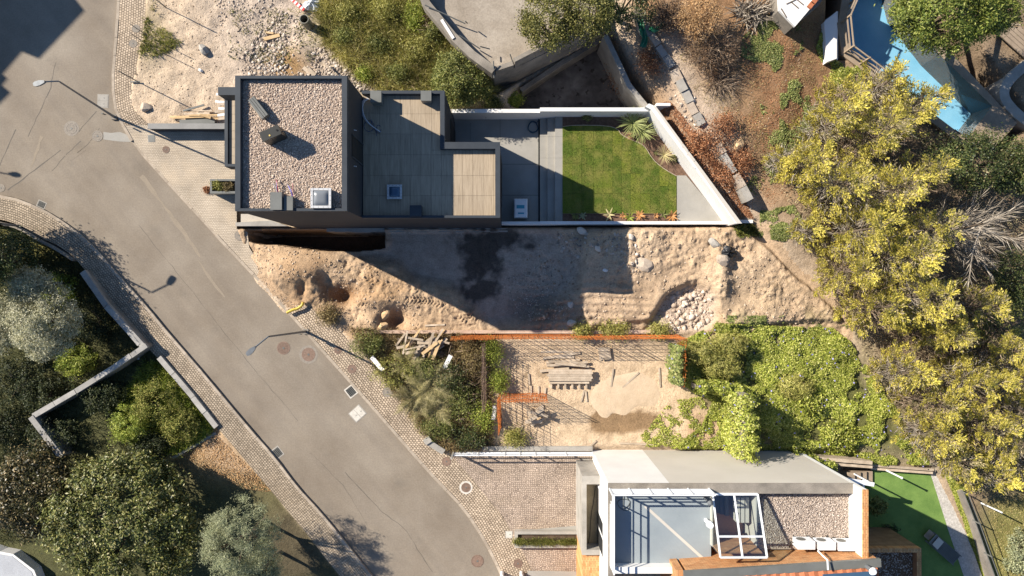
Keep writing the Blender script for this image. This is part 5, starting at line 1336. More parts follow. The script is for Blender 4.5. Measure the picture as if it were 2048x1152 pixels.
for x in (1197,1220): MB().bar(G(x,696,.12),G(x+4,721,.12),.1,.1).build('bearer', M_WOOD, t)
for (u,v,lab) in (((1057,747),(1059,770),'short dark batten left of the board stack'),((1226,737),(1222,773),'upright looking batten right of the board stack'),((1318,735),(1320,774),'long thin batten at the right end of the sand heap'),((1062,771),(1062,792),'leftmost of three short battens above the short mesh fence'),((1077,772),(1077,793),'middle one of three short battens above the short mesh fence'),((1091,775),(1089,792),'rightmost of three short battens touching the rebar ladder'),((1168,780),(1162,803),'longer of two crossed battens below the rebar ladder'),((1171,782),(1173,803),'shorter of two crossed battens below the rebar ladder'),((1277,745),(1245,775),'slanting batten half buried in the sand heap'),((1175,897),(1192,881),'slanting batten by the white wall corner of the neighbour'),((1038,872),(1045,850),'short batten below the concrete plinth'),((1008,854),(1040,855),'batten along the foot of the concrete plinth'),((1238,886),(1320,889),'long batten along the neighbour wall under creepers'),((850,651),(890,649),'pale plank lying in the dug plot along the boundary wall')):
    a=h1(*u,.03); b=h1(*v,.03); o=MB().bar(a,b,.09,.06).build('batten',M_WOOD); tag(o,lab,'batten','battens lying about the two plots')
for (u,v,lab) in (((747,712),(771,738),'thin white panel lying beside the palm near the kerb'),((890,735),(904,708),'white plastic panel stuck in the bushes by the splintered heap')):
    a=h1(*u,.5); b=h1(*v,.7); tag(MB().bar(a,b,.22,.03).build('white_panel',M_WHITE),lab,'panel')
a=h1(990,810,.3); b=h1(987,835,.6); tag(MB().bar(a,b,.2,.04).build('white_panel',M_WHITE),'small white board leaning at the corner cage','panel')
# heap of fine sand with run-out tongues
sp=[(1170,795),(1185,770),(1205,755),(1235,748),(1280,742),(1310,752),(1330,775),(1342,800),(1335,815),(1318,810),(1308,822),(1295,812),(1280,822),(1270,808),(1255,834),(1240,836),(1225,815),(1215,847),(1200,845),(1195,825),(1180,815)]
spm=smoothed(G2(sp+[sp[0]]),2)[:-1]
sx=np.arange(GX(1160),GX(1352),.05); sy=np.arange(GY(855),GY(735),.05); SXX,SYY=np.meshgrid(sx,sy,indexing='ij')
nz=fbm(SXX,SYY,.45,4,71); sm=((blur(inside(SXX,SYY,spm).astype(float),3)+.45*nz)>.5).astype(float); sh_=blur(sm,2)*.12+blur(blur(sm,5),5)*.25+blur(blur(sm,14),10)*.35
SZ=np.where(blur(sm,1)>.02,.02+np.clip(sh_-.06,0,1)*.22*(1+.12*fbm(SXX,SYY,.6,3,77)),-.2)
nS,mS=SXX.shape; ix=np.arange(nS*mS).reshape(nS,mS)
sf=np.stack([ix[:-1,:-1],ix[1:,:-1],ix[1:,1:],ix[:-1,1:]],-1).reshape(-1,4); sv=np.stack([SXX.ravel(),SYY.ravel(),SZ.ravel()],1)
sf=sf[(sv[sf][:,:,2]>-.15).any(1)]
M_SAND=surf('fine_sand',(0.49,0.37,0.25),(0.57,0.44,0.305),2.5,8,.95,18,.6,.03,fine=.15)
tag(np_mesh('sand_heap',sv,sf,M_SAND,smooth=True),'pale heap of fine sand with run-out tongues on the slab','sand heap')
# ------------------------------------------------------------------ neighbour house at the bottom
M_BLUE=surf('terrace_paint',(0.235,0.27,0.29),(0.29,0.325,0.34),.8,6,.6,30,.08,.003,fine=.06)
M_BRK=brickmat('brick_face',(0.5,0.22,0.08),(0.62,0.34,0.15),(0.2,0.1,0.05),.21,.06,(math.radians(90),0,0))
M_BRKT=brickmat('brick_top',(0.55,0.23,0.07),(0.68,0.38,0.16),(0.28,0.13,0.06),.22,.07,(0,0,math.radians(90)))
M_TIMB=brickmat('timber_face',(0.3,0.17,0.08),(0.38,0.23,0.12),(0.16,0.09,0.045),.9,.05,(math.radians(90),0,0))
M_FRAME=plain('white_frame',(0.72,0.73,0.74),.4)
ZN=6.1; NX0,NX1,NY=4.22,14.88,-8.55
h2=thing('neighbour_house','white and grey neighbour house with blue terrace, glass roof and gravel roof','house',(9.5,-11,0))
MB().box(NX0,6.9,NY-.25,NY,-.3,ZN).build('north_wall', M_WHITE, h2)
MB().box(6.903,NX1-.002,NY-.25,NY-.004,-.3,ZN).build('north_wall', M_WALLG, h2)
MB().box(NX0,NX0+.23,-18,NY-.252,-.3,ZN).build('west_wall', M_WHITE, h2)
MB().box(NX0-.03,NX1,NY-.42,NY+.03,ZN,ZN+.06).build('coping', M_CONCD, h2)
MB().box(NX0-.03,NX0+.26,-18,NY-.423,ZN,ZN+.05).build('coping', M_CONCD, h2)
MB().box(NX0-.06,NX0-.0,NY-1.1,NY-.98,0,ZN-.1).build('downpipe', M_FRAME, h2)
for (ya,yb) in ((GY(1030,3),GY(1055,3)),(GY(1062,3),GY(1095,3))):
    w_=MB().box(NX0-.012,NX0+.03,min(ya,yb),max(ya,yb),2.0,4.2).build('window', M_DARK, h2)
    MB().box(NX0-.04,NX0-.013,min(ya,yb)-.05,max(ya,yb)+.05,1.9,1.99).build('sill', M_CONC, w_)
ZB=5.85; BX1=GX(1422,ZB); BY0=GY(1126,ZB)
MB().box(NX0+.23,BX1,BY0,NY-.42,ZB-.3,ZB).build('terrace_floor', M_BLUE, h2)
a=G(1290,1012,ZB);b=G(1405,1116,ZB); MB().bar(a+Vector((0,0,.003)),b+Vector((0,0,.003)),.12,.006).build('floor_fold', M_WALLG, h2)
MB().box(NX0+.23,GX(1345,6.3),BY0-.28,BY0-.002,ZB-.3,6.3).build('south_parapet', M_WHITE, h2)
rl=MB().box(NX0+.05,NX0+.12,BY0,GY(1008,6.2),ZB,6.52).build('terrace_panel', M_FRAME, h2)
rn=[GX(x,6.2) for x in (1219,1258,1297,1336,1376,1418)]
rail=MB().bar((rn[0],NY-.2,7.1),(rn[-1],NY-.2,7.1),.06,.05).build('terrace_railing', M_FRAME, h2)
for z in (6.3,6.48,6.66,6.84): MB().bar((rn[0],NY-.2,z),(rn[-1],NY-.2,z),.05,.03).build('rail', M_FRAME, rail)
for x in rn: MB().bar((x,NY-.2,ZN),(x,NY-.2,7.12),.06).build('post', M_FRAME, rail)
rail=MB().bar((NX0+.1,NY-.2,7.08),(NX0+.1,BY0,7.08),.05,.05).build('terrace_railing', M_FRAME, h2)
for z in (6.6,6.84): MB().bar((NX0+.1,NY-.22,z),(NX0+.1,BY0,z),.04,.03).build('rail', M_FRAME, rail)
for y in (NY-.22,GY(1008,6.5),GY(1050,6.5),BY0): MB().bar((NX0+.1,y,ZN),(NX0+.1,y,7.08),.05).build('post', M_FRAME, rail)
c=G(1412,1040,ZB); v_=MB().cyl(c.x,c.y,ZB,ZB+.55,.09,12).build('vent_pipe', M_FRAME, h2); MB().cyl(c.x,c.y,ZB+.55,ZB+.72,.16,16,.13).build('vent_cowl', M_FRAME, v_)
c=G(1410,995,ZB); v_=MB().cyl(c.x,c.y,ZB,ZB+.8,.08,12).build('flue', M_GALV, h2); MB().cyl(c.x,c.y,ZB+.8,ZB+.95,.12,12,.03).build('flue_cap', M_GALV, v_)
t=thing('cable_loop','thin black cable loop lying on the blue terrace corner','cable',G(1248,1005,ZB))
MB().tube([G(1250+ (9+6*math.sin(q*.17))*math.cos(q*.35),1006+(12+5*math.cos(q*.2))*math.sin(q*.35),ZB+.03) for q in range(36)],.011,5).build('loop', M_BLACK, t)
# glazed roof over the stair room
gx0,gx1=8.74,10.7; gya,gyb,gza,gzb=-8.98,-11.3,6.2,7.3
MB().box(gx0,gx1,gyb,gya,4.5,4.55).build('room_floor', surf('room_wood',(0.42,0.22,0.11),(0.55,0.32,0.17),2,5,.5,30,.1,.003), h2)
MB().box(gx0,gx0+.05,gyb,gya,3.05,6.1).build('room_wall', M_WALLG, h2); MB().box(gx1-.05,gx1,gyb,gya,3.05,6.1).build('room_wall', M_WALLG, h2); MB().box(gx0+.05,gx1-.05,gyb,gyb+.05,3.05,6.9).build('room_wall', M_BRK, h2)
for k in range(5): MB().box(gx0+.15+.16*k,gx0+.3+.16*k,gya-1.2,gya-.2,4.55,4.65+.2*k).build('stair_tread', plain('dark_stair',(0.12,0.11,0.1),.5), h2)
for k in range(3): MB().box(gx1-.75+.2*k,gx1-.6+.2*k,gyb+.9,gya-.3,4.55,5.7).build('curtain', M_WALLG, h2)
zr=lambda y:gza+(gzb-gza)*(y-gya)/(gyb-gya)
M_GLASS=glassmat('roof_glass',(0.84,0.9,0.9),.02,.84)
fr=MB().bar((gx0,gya,gza),(gx1,gya,gza),.09,.09).build('glass_roof', M_FRAME, h2)
xm=(gx0+gx1)/2-.05; ym=gyb+.75
for (a,b) in (((gx0,gya),(gx0,gyb)),((gx1,gya),(gx1,gyb)),((xm,gya),(xm,gyb)),((gx0,gyb),(gx1,gyb)),((gx0,ym),(gx1,ym))):
    MB().bar((*a,zr(a[1])+.004),(*b,zr(b[1])+.004),.065,.08).build('glazing_bar', M_FRAME, fr)
for (xa,xb) in ((gx0,xm),(xm,gx1)):
    for (ya,yb) in ((gya,ym),(ym,gyb)):
        MB().add([(xa,ya,zr(ya)),(xb,ya,zr(ya)),(xb,yb,zr(yb)),(xa,yb,zr(yb))],[(3,2,1,0)]).build('pane', M_GLASS, fr)
for x in (gx0,gx1): MB().add([(x,gya,5.9),(x,gyb,5.9),(x,gyb,zr(gyb)),(x,gya,zr(gya))],[(0,1,2,3)]).build('side_pane', M_GLASS, fr)
# gravel roof, parapet, outdoor units
MB().box(gx1+.02,NX1-.002,-11.55,NY-.42,5.5,5.76).build('roof_bed', M_GBASE, h2)
gravel('roof_gravel', gx1+.05,NX1-.01,-11.5,NY-.44,5.775,9500,M_GRAVELG,h2,32,.021,.047)
MB().box(NX1,NX1+.2,-11.95,NY-.002,-.3,6.96).build('east_parapet', M_WHITE, h2)
par=MB().box(NX1-.02,NX1+.22,-11.95,NY,6.96,7.02).build('parapet_coping', M_BRKT, h2)
for i,x in enumerate((1611,1652,1692)):
    t=thing('outdoor_unit',('first white air conditioner from the glass roof along the gravel roof','middle white air conditioner of the three on the gravel roof','white air conditioner on the gravel roof nearest the east parapet')[i],'air conditioner',G(x,1089,5.9),'outdoor units on the gravel roof')
    c=G(x,1089+i*1.5,6.35); lx,ly=.74,.34
    MB().box(c.x-lx/2,c.x+lx/2,c.y-ly/2,c.y+ly/2,5.88,6.42).build('casing', M_FRAME, t)
    MB().box(c.x-lx/2-.01,c.x+lx/2+.01,c.y-ly/2-.01,c.y+ly/2+.01,6.42,6.45).build('top_cover', M_WHITE, t)
    MB().add([(c.x-.12+.2*math.cos(q*.35),c.y+ly/2+.004,6.15+.2*math.sin(q*.35)) for q in range(18)],[tuple(range(18))]).build('fan_grille', M_METAL, t)
    for s in (-.3,.3): MB().box(c.x+s-.04,c.x+s+.04,c.y-ly/2-.02,c.y+ly/2+.02,5.78,5.88).build('foot', M_BLACK, t)
    MB().tube([(c.x-lx/2,c.y-.05,6.0),(c.x-lx/2-.1,c.y-.02,5.95),(c.x-lx/2-.12,c.y-.3,5.85)],.025,6).build('pipe', M_BLACK, t)
# brick wall, gutter and tiled roof
wa=Vector((GX(1358,5.85),GY(1117,5.85),0)); wb=Vector((GX(1722,5.8),GY(1093,5.8),0)); wd=(wb-wa).normalized(); wn_=Vector((wd.y,-wd.x,0)); an=math.atan2(wd.y,wd.x)
c=(wa+wb)/2+wn_*.13; ln=(wb-wa).length
MB().obox(c.x,c.y,3.5,7.05,ln,.26,an).build('brick_wall', M_BRK, h2)
MB().obox(c.x+wn_.x*.05,c.y+wn_.y*.05,7.05,7.2,ln+.25,.34,an).build('gutter', M_METAL, h2)
MB().obox(wa.x-.13*wd.x,wa.y-2.3,3.5,7.05,.3,4.6,an).build('brick_return', M_BRK, h2)
M_TCOT=surf('terracotta',(0.36,0.115,0.05),(0.5,0.18,0.085),4,5,.8,40,.2,.005,vary=.2)
rbed=MB().add([tuple(wa+wn_*.36+Vector((0,0,7.13))),tuple(wb+wn_*.36+Vector((0,0,7.13))),tuple(wb+wn_*4+Vector((0,0,8.4))),tuple(wa+wn_*4+Vector((0,0,8.4)))],[(3,2,1,0)]).build('tiled_roof', plain('roof_underlay',(0.1,0.04,0.025)), h2)
tl=bpy.data.meshes.new('roof_tile'); q=MB(); nseg=4
for s in range(nseg):
    x0,x1=-.2+.4*s/nseg,-.2+.4*(s+1)/nseg; f=lambda x:.028*math.sin((x+.2)/.4*math.pi*2)+.03
    q.add([(x0,-.11,f(x0)+.03),(x1,-.11,f(x1)+.03),(x1,.11,f(x1)),(x0,.11,f(x0)),(x0,.11,-.01),(x1,.11,-.01),(x0,-.11,-.0),(x1,-.11,-.0)],[(3,2,1,0),(2,3,4,5),(0,1,7,6)])
tl.from_pydata(q.v,[],q.f); tl.materials.append(M_TCOT)
up=(wn_*3.64+Vector((0,0,1.27))).normalized()
for r_ in range(8):
    for k in range(int(ln/.4)):
        p=wa+wd*(.22+.4*k)+wn_*.36+Vector((0,0,7.15))+up*(.1+.19*r_)
        o=bpy.data.objects.new('roof_tile',tl); col.objects.link(o); o.parent=rbed
        o.matrix_local=Matrix.Translation(p)@Matrix((( wd.x,-wn_.x,0,0),(wd.y,-wn_.y,0,0),(0,0,1,0),(0,0,0,1)))@Matrix.Rotation(-math.atan2(1.27,3.64)+random.uniform(-.02,.02),4,'X')
p=G(1650,1112,7.2); MB().tube([G(1636,1102,6.6),G(1646,1112,7.15),G(1655,1120,7.35),G(1656,1140,7.45)],.035,6).build('conduit', M_FRAME, h2)
c=G(1700,1151,7.5); MB().obox(c.x,c.y-.35,7.45,7.52,2.2,.9,an).build('solar_panel', M_DOMEB, h2)
c=G(1741,1139,7.5); v_=MB().cyl(c.x,c.y,7.2,7.7,.1,10).build('flue', M_GALV, h2); MB().cyl(c.x,c.y,7.7,7.8,.17,12,.1).build('flue_cap', M_FRAME, v_)
# lower east wing
ex1,ey1,ez=GX(1843,3.0),GY(1097,3.0),3.0
wg=MB().box(NX1+.203,ex1,-19,ey1,-.3,ez-.35).build('east_wing', M_TIMB, h2)
MB().box(NX1+.203,ex1,ey1-.2,ey1+.002,ez-.35,ez).build('wing_parapet', M_BRKT, wg); MB().box(ex1-.22,ex1+.002,-19,ey1-.203,ez-.35,ez-.002).build('wing_parapet', M_BRKT, wg)
gravel('wing_gravel', NX1+.22,ex1-.24,-16.5,ey1-.22,ez-.33,3000,M_GRAVELG,h2,33,.03,.06)
# street side: concrete light well, brick ledge
t=thing('light_well','pale concrete light well box against the white west wall','light well',G(1180,1030))
zl=3.2; x0,x1,y0,y1=GX(1164,zl),NX0-.002,GY(1110,zl),GY(952,zl)
MB().box(x0,x1,y1-.4,y1,0,zl).box(x0,x0+.22,y0+.25,y1-.4,0,zl).box(x0,x1,y0,y0+.25,0,zl).build('rim', M_CONC, t)
MB().box(x0+.22,x1,y0+.25,y1-.4,0,2.35).build('floor', surf('well_floor',(0.3,0.24,0.15),(0.4,0.32,0.2),2,6,.9,25,.2,.005), t)
MB().tube([G(a,b,2.4) for a,b in smoothed([(1191,972),(1188,1000),(1182,1030),(1180,1070),(1176,1090)],1)],.015,5).build('cable', M_BLACK, t)
MB().box(GX(1164,3.0),NX0-.004,-19,y0-.003,0,3.0).build('brick_ledge', M_BRKT, t)
# front fence, planter and details of the neighbour driveway
t=thing('driveway_fence','white railing on a low wall along the neighbour driveway','fence',G(1050,908))
MB().box(GX(908,.15),NX0-.01,GY(909,.15),GY(905,.15),0,.18).build('plinth', M_CONC, t)
fx=[GX(x,.6) for x in (908,957,1010,1040,1071,1132,1186)]; fy=GY(907.5,.6)
for z in (.35,.62,.95): MB().bar((fx[0],fy,z),(fx[-1],fy,z),.05,.045).build('rail', M_FRAME, t)
for x in fx: MB().bar((x,fy,.1),(x,fy,1.0),.05).build('post', M_FRAME, t)
MB().bar((fx[0]-.05,fy,.1),(fx[0]-.05,fy,1.6),.09).build('gate_post', M_CONC, t)
MB().box(GX(965,.3),NX0-.01,GY(902,.3),GY(893,.3),-.2,.3).build('back_kerb', M_CONC, t)
t=thing('driveway_planter','long concrete planter with grass and stones on neighbour driveway','planter',G(1095,1080))
zq=.45; x0,x1,y0,y1=GX(1029,zq),GX(1164,zq),GY(1096,zq),GY(1063,zq)
MB().box(x0,x1,y0,y0+.17,.05,zq).box(x0,x1,y1-.15,y1,.05,zq).box(x0,x0+.17,y0+.17,y1-.15,.05,zq).build('rim', M_CONC, t)
MB().box(x0+.17,x1,y0+.17,y1-.15,.05,.3).build('soil', MATS['dark_soil'], t)
struct(MB().sheet(G2([(1028,1062),(1165,1050),(1165,1063),(1028,1063)],.12),.14).build('entrance_path', M_SLAB)); 
struct(MB().sheet(G2([(1055,1141),(1165,1143),(1165,1160),(1055,1160)],.12),.14).build('lower_path', M_SLAB))
square_cover(1018,1069,13,13,0,'square pale stone beside the driveway planter',.112,M_COLLAR)
square_cover(1169,939,18,38,0,'brown rusty plate on the cobbles by the white corner',.112,M_RUSTD,1)
for (x,lab) in ((1004,'white round bollard by the kerb at the bottom edge'),(1043,'white round bollard on the cobbles at the bottom edge')):
    p=G(x,1150,.4); t=thing('bollard',lab,'bollard',(p.x,p.y,.1)); MB().cyl(p.x,p.y,.1,.62,.1,14,.09).build('shaft',M_FRAME,t); MB().cyl(p.x,p.y,.62,.72,.11,14,.05).build('cap',M_FRAME,t)

# ------------------------------------------------------------------ neighbour garden
def astro():
    m,nt,b=nodes_of('artificial_turf'); v=pos_of(nt); f=noise(nt,v,40,3,.7); r=ramp(nt,[(.3,(.105,.19,.035)),(.7,(.175,.275,.065))]); nt.links.new(f,r.inputs['Fac'])
    g=ramp(nt,[(.35,(.7,.78,.7)),(.55,(1,1,1)),(.72,(1.25,1.18,1.2))]); nt.links.new(noise(nt,v,1.0,7,.65),g.inputs['Fac'])
    nt.links.new(mixc(nt,1.0,r.outputs['Color'],g.outputs['Color'],'MULTIPLY'),b.inputs['Base Color']); b.inputs['Roughness'].default_value=.85; bump(nt,b,f,.5,.02); return m
struct(MB().sheet(G2([(1742,940),(1862,942),(1905,1050),(1945,1165),(1990,1320),(1600,1320),(1600,1010),(1700,985)]),.06).build('artificial_lawn', astro()))
PATH=[(1858,943),(1874,943),(1905,995),(1938,1080),(1962,1152),(1990,1240),(1955,1240),(1926,1152),(1895,1060)]
struct(MB().sheet(G2(PATH),.075).build('gravel_path', surf('white_gravel',(0.4,0.37,0.33),(0.62,0.59,0.54),9,6,.9,30,.8,.03,fine=.35)))
t=thing('sleeper_wall','pale timber sleeper wall between creepers and artificial lawn','wall',G(1800,940))
for (a,b,y0,y1,z) in ((1628,1745,917,924,.75),(1628,1745,925,931,.6),(1742,1868,931,936,.4),(1742,1866,937,942,.3)):
    p0=G(a,y0,z); p1=G(b,y0+9,z); MB().bar((p0.x,p0.y,z/2),(p1.x,p1.y,z/2),(y1-y0)/S*.95,z).build('sleeper', M_WOOD, t)
t=thing('garden_steps','small tan steps between the grey wall and the artificial lawn','steps',G(1718,955))
for k in range(4): MB().box(GX(1686+14*k),GX(1699.5+14*k),GY(968),GY(940),-.2,.55-.12*k).build('tread', M_TERR, t)
t=thing('awning_frame','white folded awning frame at the back corner of neighbour house','awning',(15.2,-8.8,0))
MB().bar(G(1686,958,2.4),G(1748,969,2.4),.2,.06).build('canopy_bar', M_FRAME, t); MB().bar(G(1727,960,2.4),G(1727,995,2.4),.07,.07).build('side_arm', M_FRAME, t); p=G(1746,968,2.4); MB().bar((p.x,p.y,0),(p.x,p.y,2.4),.06).build('leg', M_FRAME, t)
p=G(1752,1018,.3); t=thing('flower_pot','terracotta pot with a leafy plant on the artificial lawn','pot',(p.x,p.y,.06))
MB().cyl(p.x,p.y,.06,.42,.13,16,.19).build('pot',M_TCOT,t); MB().ring(p.x,p.y,.38,.45,.17,.21,16).build('rim',M_TCOT,t); MB().cyl(p.x,p.y,.4,.43,.17,16).build('soil',MATS['dark_soil'],t)
p=G(1767,938); t=thing('garden_post','white slanting post at the edge of the artificial lawn','post',(p.x,p.y,0)); MB().tube([(p.x,p.y,0),(p.x,p.y,1.65)],.045,8).build('shaft',M_FRAME,t); MB().cyl(p.x,p.y,1.65,1.7,.06,10).build('cap',M_FRAME,t)
# sun lounger
c=G(1888,1098,.35); t=thing('sun_lounger','slatted grey sun lounger with towel in shade on the artificial lawn','sun lounger',(c.x,c.y,.06)); an=math.radians(-41)
def lo(u,v): return (c.x+u*math.cos(an)-v*math.sin(an),c.y+u*math.sin(an)+v*math.cos(an))
for k in range(15):
    x,y=lo(-.25+.078*k,0); MB().obox(x,y,.33,.36,.055,.58,an).build('slat', M_METAL, t)
for s in (-.3,.3):
    a=lo(-1.0,s); b=lo(.95,s); MB().bar((*a,.32),(*b,.32),.05,.06).build('side_rail', M_METAL, t)
for u in (-.8,.8):
    for s in (-.28,.28): x,y=lo(u,s); MB().box(x-.025,x+.025,y-.025,y+.025,.06,.3).build('leg', M_METAL, t)
x,y=lo(-.62,0); MB().obox(x,y,.45,.49,.75,.56,an,-.35).build('backrest', M_METAL, t)
x,y=lo(-.55,0); MB().obox(x,y,.5,.53,.5,.5,an,-.35).build('towel', M_WALLG, t)
x,y=lo(-1.05,.05); MB().obox(x,y,.3,.34,.35,.45,an).build('foot_towel', M_WOOD, t)
# boundary beyond the path
t=thing('boundary_wall','grey concrete boundary wall right of the creeper strip','wall',G(1950,1060))
wp=G2([(1922,982),(1945,1040),(1968,1105),(1990,1165),(2010,1230)],.6)
MB().wall(wp,.22,-.3,.6).build('wall_body', M_CONCD, t)
for q in wp: MB().bar((*q,.6),(*q,1.2),.05).build('post', M_METAL, t)
for z in (.8,1.15):
    for a,b in zip(wp[:-1],wp[1:]): MB().bar((*a,z),(*b,z),.03).build('wire_rail', M_METAL, t)
a=h1(1955,1012,1.1); tag(MB().tube([h1(1960,1005,.05),h1(1960,1005,1.6)],.04,8).build('fence_post',M_FRAME),'white post beyond the boundary wall under the conifers','post')
# white outbuilding at the bottom left corner
t=thing('outbuilding','pale flat roof corner at the bottom left frame edge','building',G(10,1140,0))
zo=-.4; MB().prism(G2([(-120,1060),(0,1103),(26,1108),(68,1140),(78,1165),(60,1260),(-120,1260)],zo),-2.6,zo).build('wall',M_WHITE,t)
MB().prism(G2([(-115,1066),(0,1108),(24,1112),(63,1143),(72,1165),(55,1255),(-115,1255)],zo),zo,zo+.02).build('roof',surf('roof_membrane',(0.36,0.37,0.39),(0.45,0.46,0.48),.8,5,.7,30,.05,.003),t)
# ------------------------------------------------------------------ vegetation
def unit(a): return a/np.maximum(np.linalg.norm(a,axis=-1,keepdims=True),1e-9)
def quads(P,D,Sd,L,W):
    """diamond leaves: centre P, axis D, side Sd"""
    L=np.asarray(L)[:,None]; W=np.asarray(W)[:,None]
    v=np.stack([P-D*L*.5,P+Sd*W*.5-D*L*.05,P+D*L*.5,P-Sd*W*.5-D*L*.05],1).reshape(-1,3)
    return v,np.arange(len(P)*4).reshape(-1,4)
def leaves(P,Nr,l,w,r,jit=.35):
    n=len(P); q=unit(r.normal(size=(n,3))); D=unit(q-(q*Nr).sum(1,keepdims=True)*Nr); Sd=np.cross(Nr,D)
    return quads(P,D,Sd,l*r.uniform(1-jit,1+jit,n),w*r.uniform(1-jit,1+jit,n))
def join(parts):
    vs=[];fs=[];o=0
    for v,f in parts: vs.append(v); fs.append(f+o); o+=len(v)
    return np.concatenate(vs),np.concatenate(fs)
def lobes(d,r,k=7,amp=.28):
    c=unit(r.normal(size=(k,3))); a=r.uniform(-1,1,k); s=np.zeros(len(d))
    for i in range(k): s+=a[i]*np.exp(3*((d*c[i]).sum(1)-1))
    return 1+amp*s
LM={}
def lm(name,stops,**kw):
    if name not in LM: LM[name]=leafmat(name,stops,**kw)
    return LM[name]
OLIVE=lambda:lm('olive_leaf',[(0,(.24,.24,.13)),(.5,(.46,.445,.28)),(1,(.68,.64,.46))],transl=.2,big=.3)
MAGN=lambda:lm('magnolia_leaf',[(0,(.045,.06,.016)),(.45,(.14,.16,.04)),(.8,(.27,.255,.075)),(1,(.36,.32,.15))],transl=.12,rough=.45,spec=.35,big=.35)
DARKG=lambda:lm('dark_leaf',[(0,(.025,.042,.014)),(.6,(.07,.092,.026)),(.93,(.16,.16,.055)),(1,(.3,.25,.13))],transl=.12,rough=.45,big=.4)
GREYG=lambda:lm('grey_green_leaf',[(0,(.14,.165,.09)),(.5,(.29,.31,.165)),(1,(.48,.48,.29))],transl=.2,big=.25)
BRIGHT=lambda:lm('bright_leaf',[(0,(.13,.19,.022)),(.5,(.31,.37,.055)),(1,(.54,.54,.13))],transl=.3,big=.3)
MIDG=lambda:lm('mid_leaf',[(0,(.075,.1,.022)),(.5,(.18,.2,.05)),(1,(.37,.355,.115))],transl=.25,big=.35)
YELG=lambda:lm('yellow_green_leaf',[(0,(.18,.195,.04)),(.5,(.35,.335,.08)),(1,(.54,.48,.16))],transl=.25,big=.3)
CYP=lambda:lm('golden_cypress',[(0,(.24,.22,.045)),(.35,(.46,.40,.065)),(.75,(.66,.555,.095)),(1,(.76,.64,.2))],transl=.25,rough=.7,big=.25,bscale=.6)
CYPD=lambda:lm('inner_cypress',[(0,(.15,.14,.055)),(.5,(.31,.26,.12)),(1,(.48,.385,.23))],transl=.2,rough=.8,big=.3)  # olive-brown foliage of the crown's interior
DRY=lambda:lm('dry_leaf',[(0,(.15,.055,.025)),(.5,(.36,.15,.065)),(1,(.58,.32,.17))],transl=.2,rough=.8,big=.3)
TANL=lambda:lm('tan_dead_leaf',[(0,(.26,.14,.06)),(.5,(.5,.3,.135)),(1,(.66,.45,.24))],transl=.2,rough=.8,big=.25)
STRAW=lambda:lm('straw',[(0,(.19,.165,.055)),(.5,(.42,.34,.135)),(1,(.62,.52,.27))],transl=.25,rough=.8,big=.3)
GRASS=lambda:lm('wild_grass',[(0,(.085,.12,.02)),(.5,(.23,.24,.05)),(1,(.45,.4,.125))],transl=.3,rough=.8,big=.35)
IVY=lambda:lm('creeper_leaf',[(0,(.12,.155,.022)),(.4,(.29,.33,.05)),(.8,(.48,.49,.1)),(1,(.64,.61,.22))],transl=.25,rough=.45,big=.32,bscale=.7)
IVYG=lambda:lm('ground_ivy_leaf',[(0,(.09,.12,.03)),(.5,(.21,.25,.065)),(1,(.42,.41,.15))],transl=.2,big=.3)
FLOW=lambda:lm('violet_flower',[(0,(.22,.2,.5)),(1,(.45,.42,.75))],transl=.2,big=.1)

def limbs(base,targets,r0,r,seed):
    m=MB(); rr=random.Random(seed)
    for q in targets:
        b=Vector(base); e=Vector(q); mid=b.lerp(e,.5)+Vector((rr.uniform(-.25,.25),rr.uniform(-.25,.25),rr.uniform(.1,.4)))
        m.tube([b,b.lerp(mid,.6),mid,mid.lerp(e,.6),e],r0,5,r)
    return m
def crown_cloud(c,rad,ncl,per,clr,l,w,seed,up=.5,out=.5,shell=.5,zmin=-.35,rnd=.8):
    per=int(per*.85); l*=1.07; w*=1.07
    r=np.random.default_rng(seed); d=unit(r.normal(size=(ncl*3,3))); d=d[d[:,2]>zmin][:ncl]; n=len(d)
    rr=(shell+(1-shell)*r.random(n)**.6)*lobes(d,r)
    C0=np.asarray(c)+d*rr[:,None]*np.asarray(rad)
    P=np.repeat(C0,per,0)+r.normal(size=(n*per,3))*clr*np.array([1,1,.75])*np.repeat(r.uniform(.6,1.3,n),per)[:,None]
    Nr=unit(np.repeat(d,per,0)*out+np.array([0,0,up])+r.normal(size=(n*per,3))*rnd)
    return leaves(P,Nr,l,w,r),C0
def tree(name,label,px,py,z,rad,mat,ncl,per,clr,l,w,seed,gz=None,foot=None,cat='tree',group=None,trunk=.12,twigs=0,**kw):
    """px, py: where the crown's centre (height z) stands"""
    c=G(px,py,z); gz=float(hz(c.x,c.y)) if gz is None else gz
    bx,by=(c.x,c.y) if foot is None else tuple(G(*foot)[:2])
    if foot is not None: gz=float(hz(bx,by))
    t=thing(name,label,cat,(bx,by,gz),group)
    (v,f),C0=crown_cloud(c,rad,ncl,per,clr,l,w,seed,**kw)
    np_mesh('crown',v,f,mat,t)
    fork=Vector((c.x,c.y,gz+(c.z-gz)*.55))
    MB().tube([(bx+.05,by,gz-.1),(bx*.8+c.x*.2,by*.8+c.y*.2+.04,gz+(c.z-gz)*.3),fork],trunk,8,trunk*.7).build('trunk',M_BARK,t,True)
    pick=C0[np.random.default_rng(seed).choice(len(C0),min(9,len(C0)),False)]
    limbs(fork,pick,trunk*.5,.012,seed).build('limbs',M_BARK,t,True)
    if twigs: stuff(twigset(np.asarray(c),rad,twigs,seed+5,t))
    return t
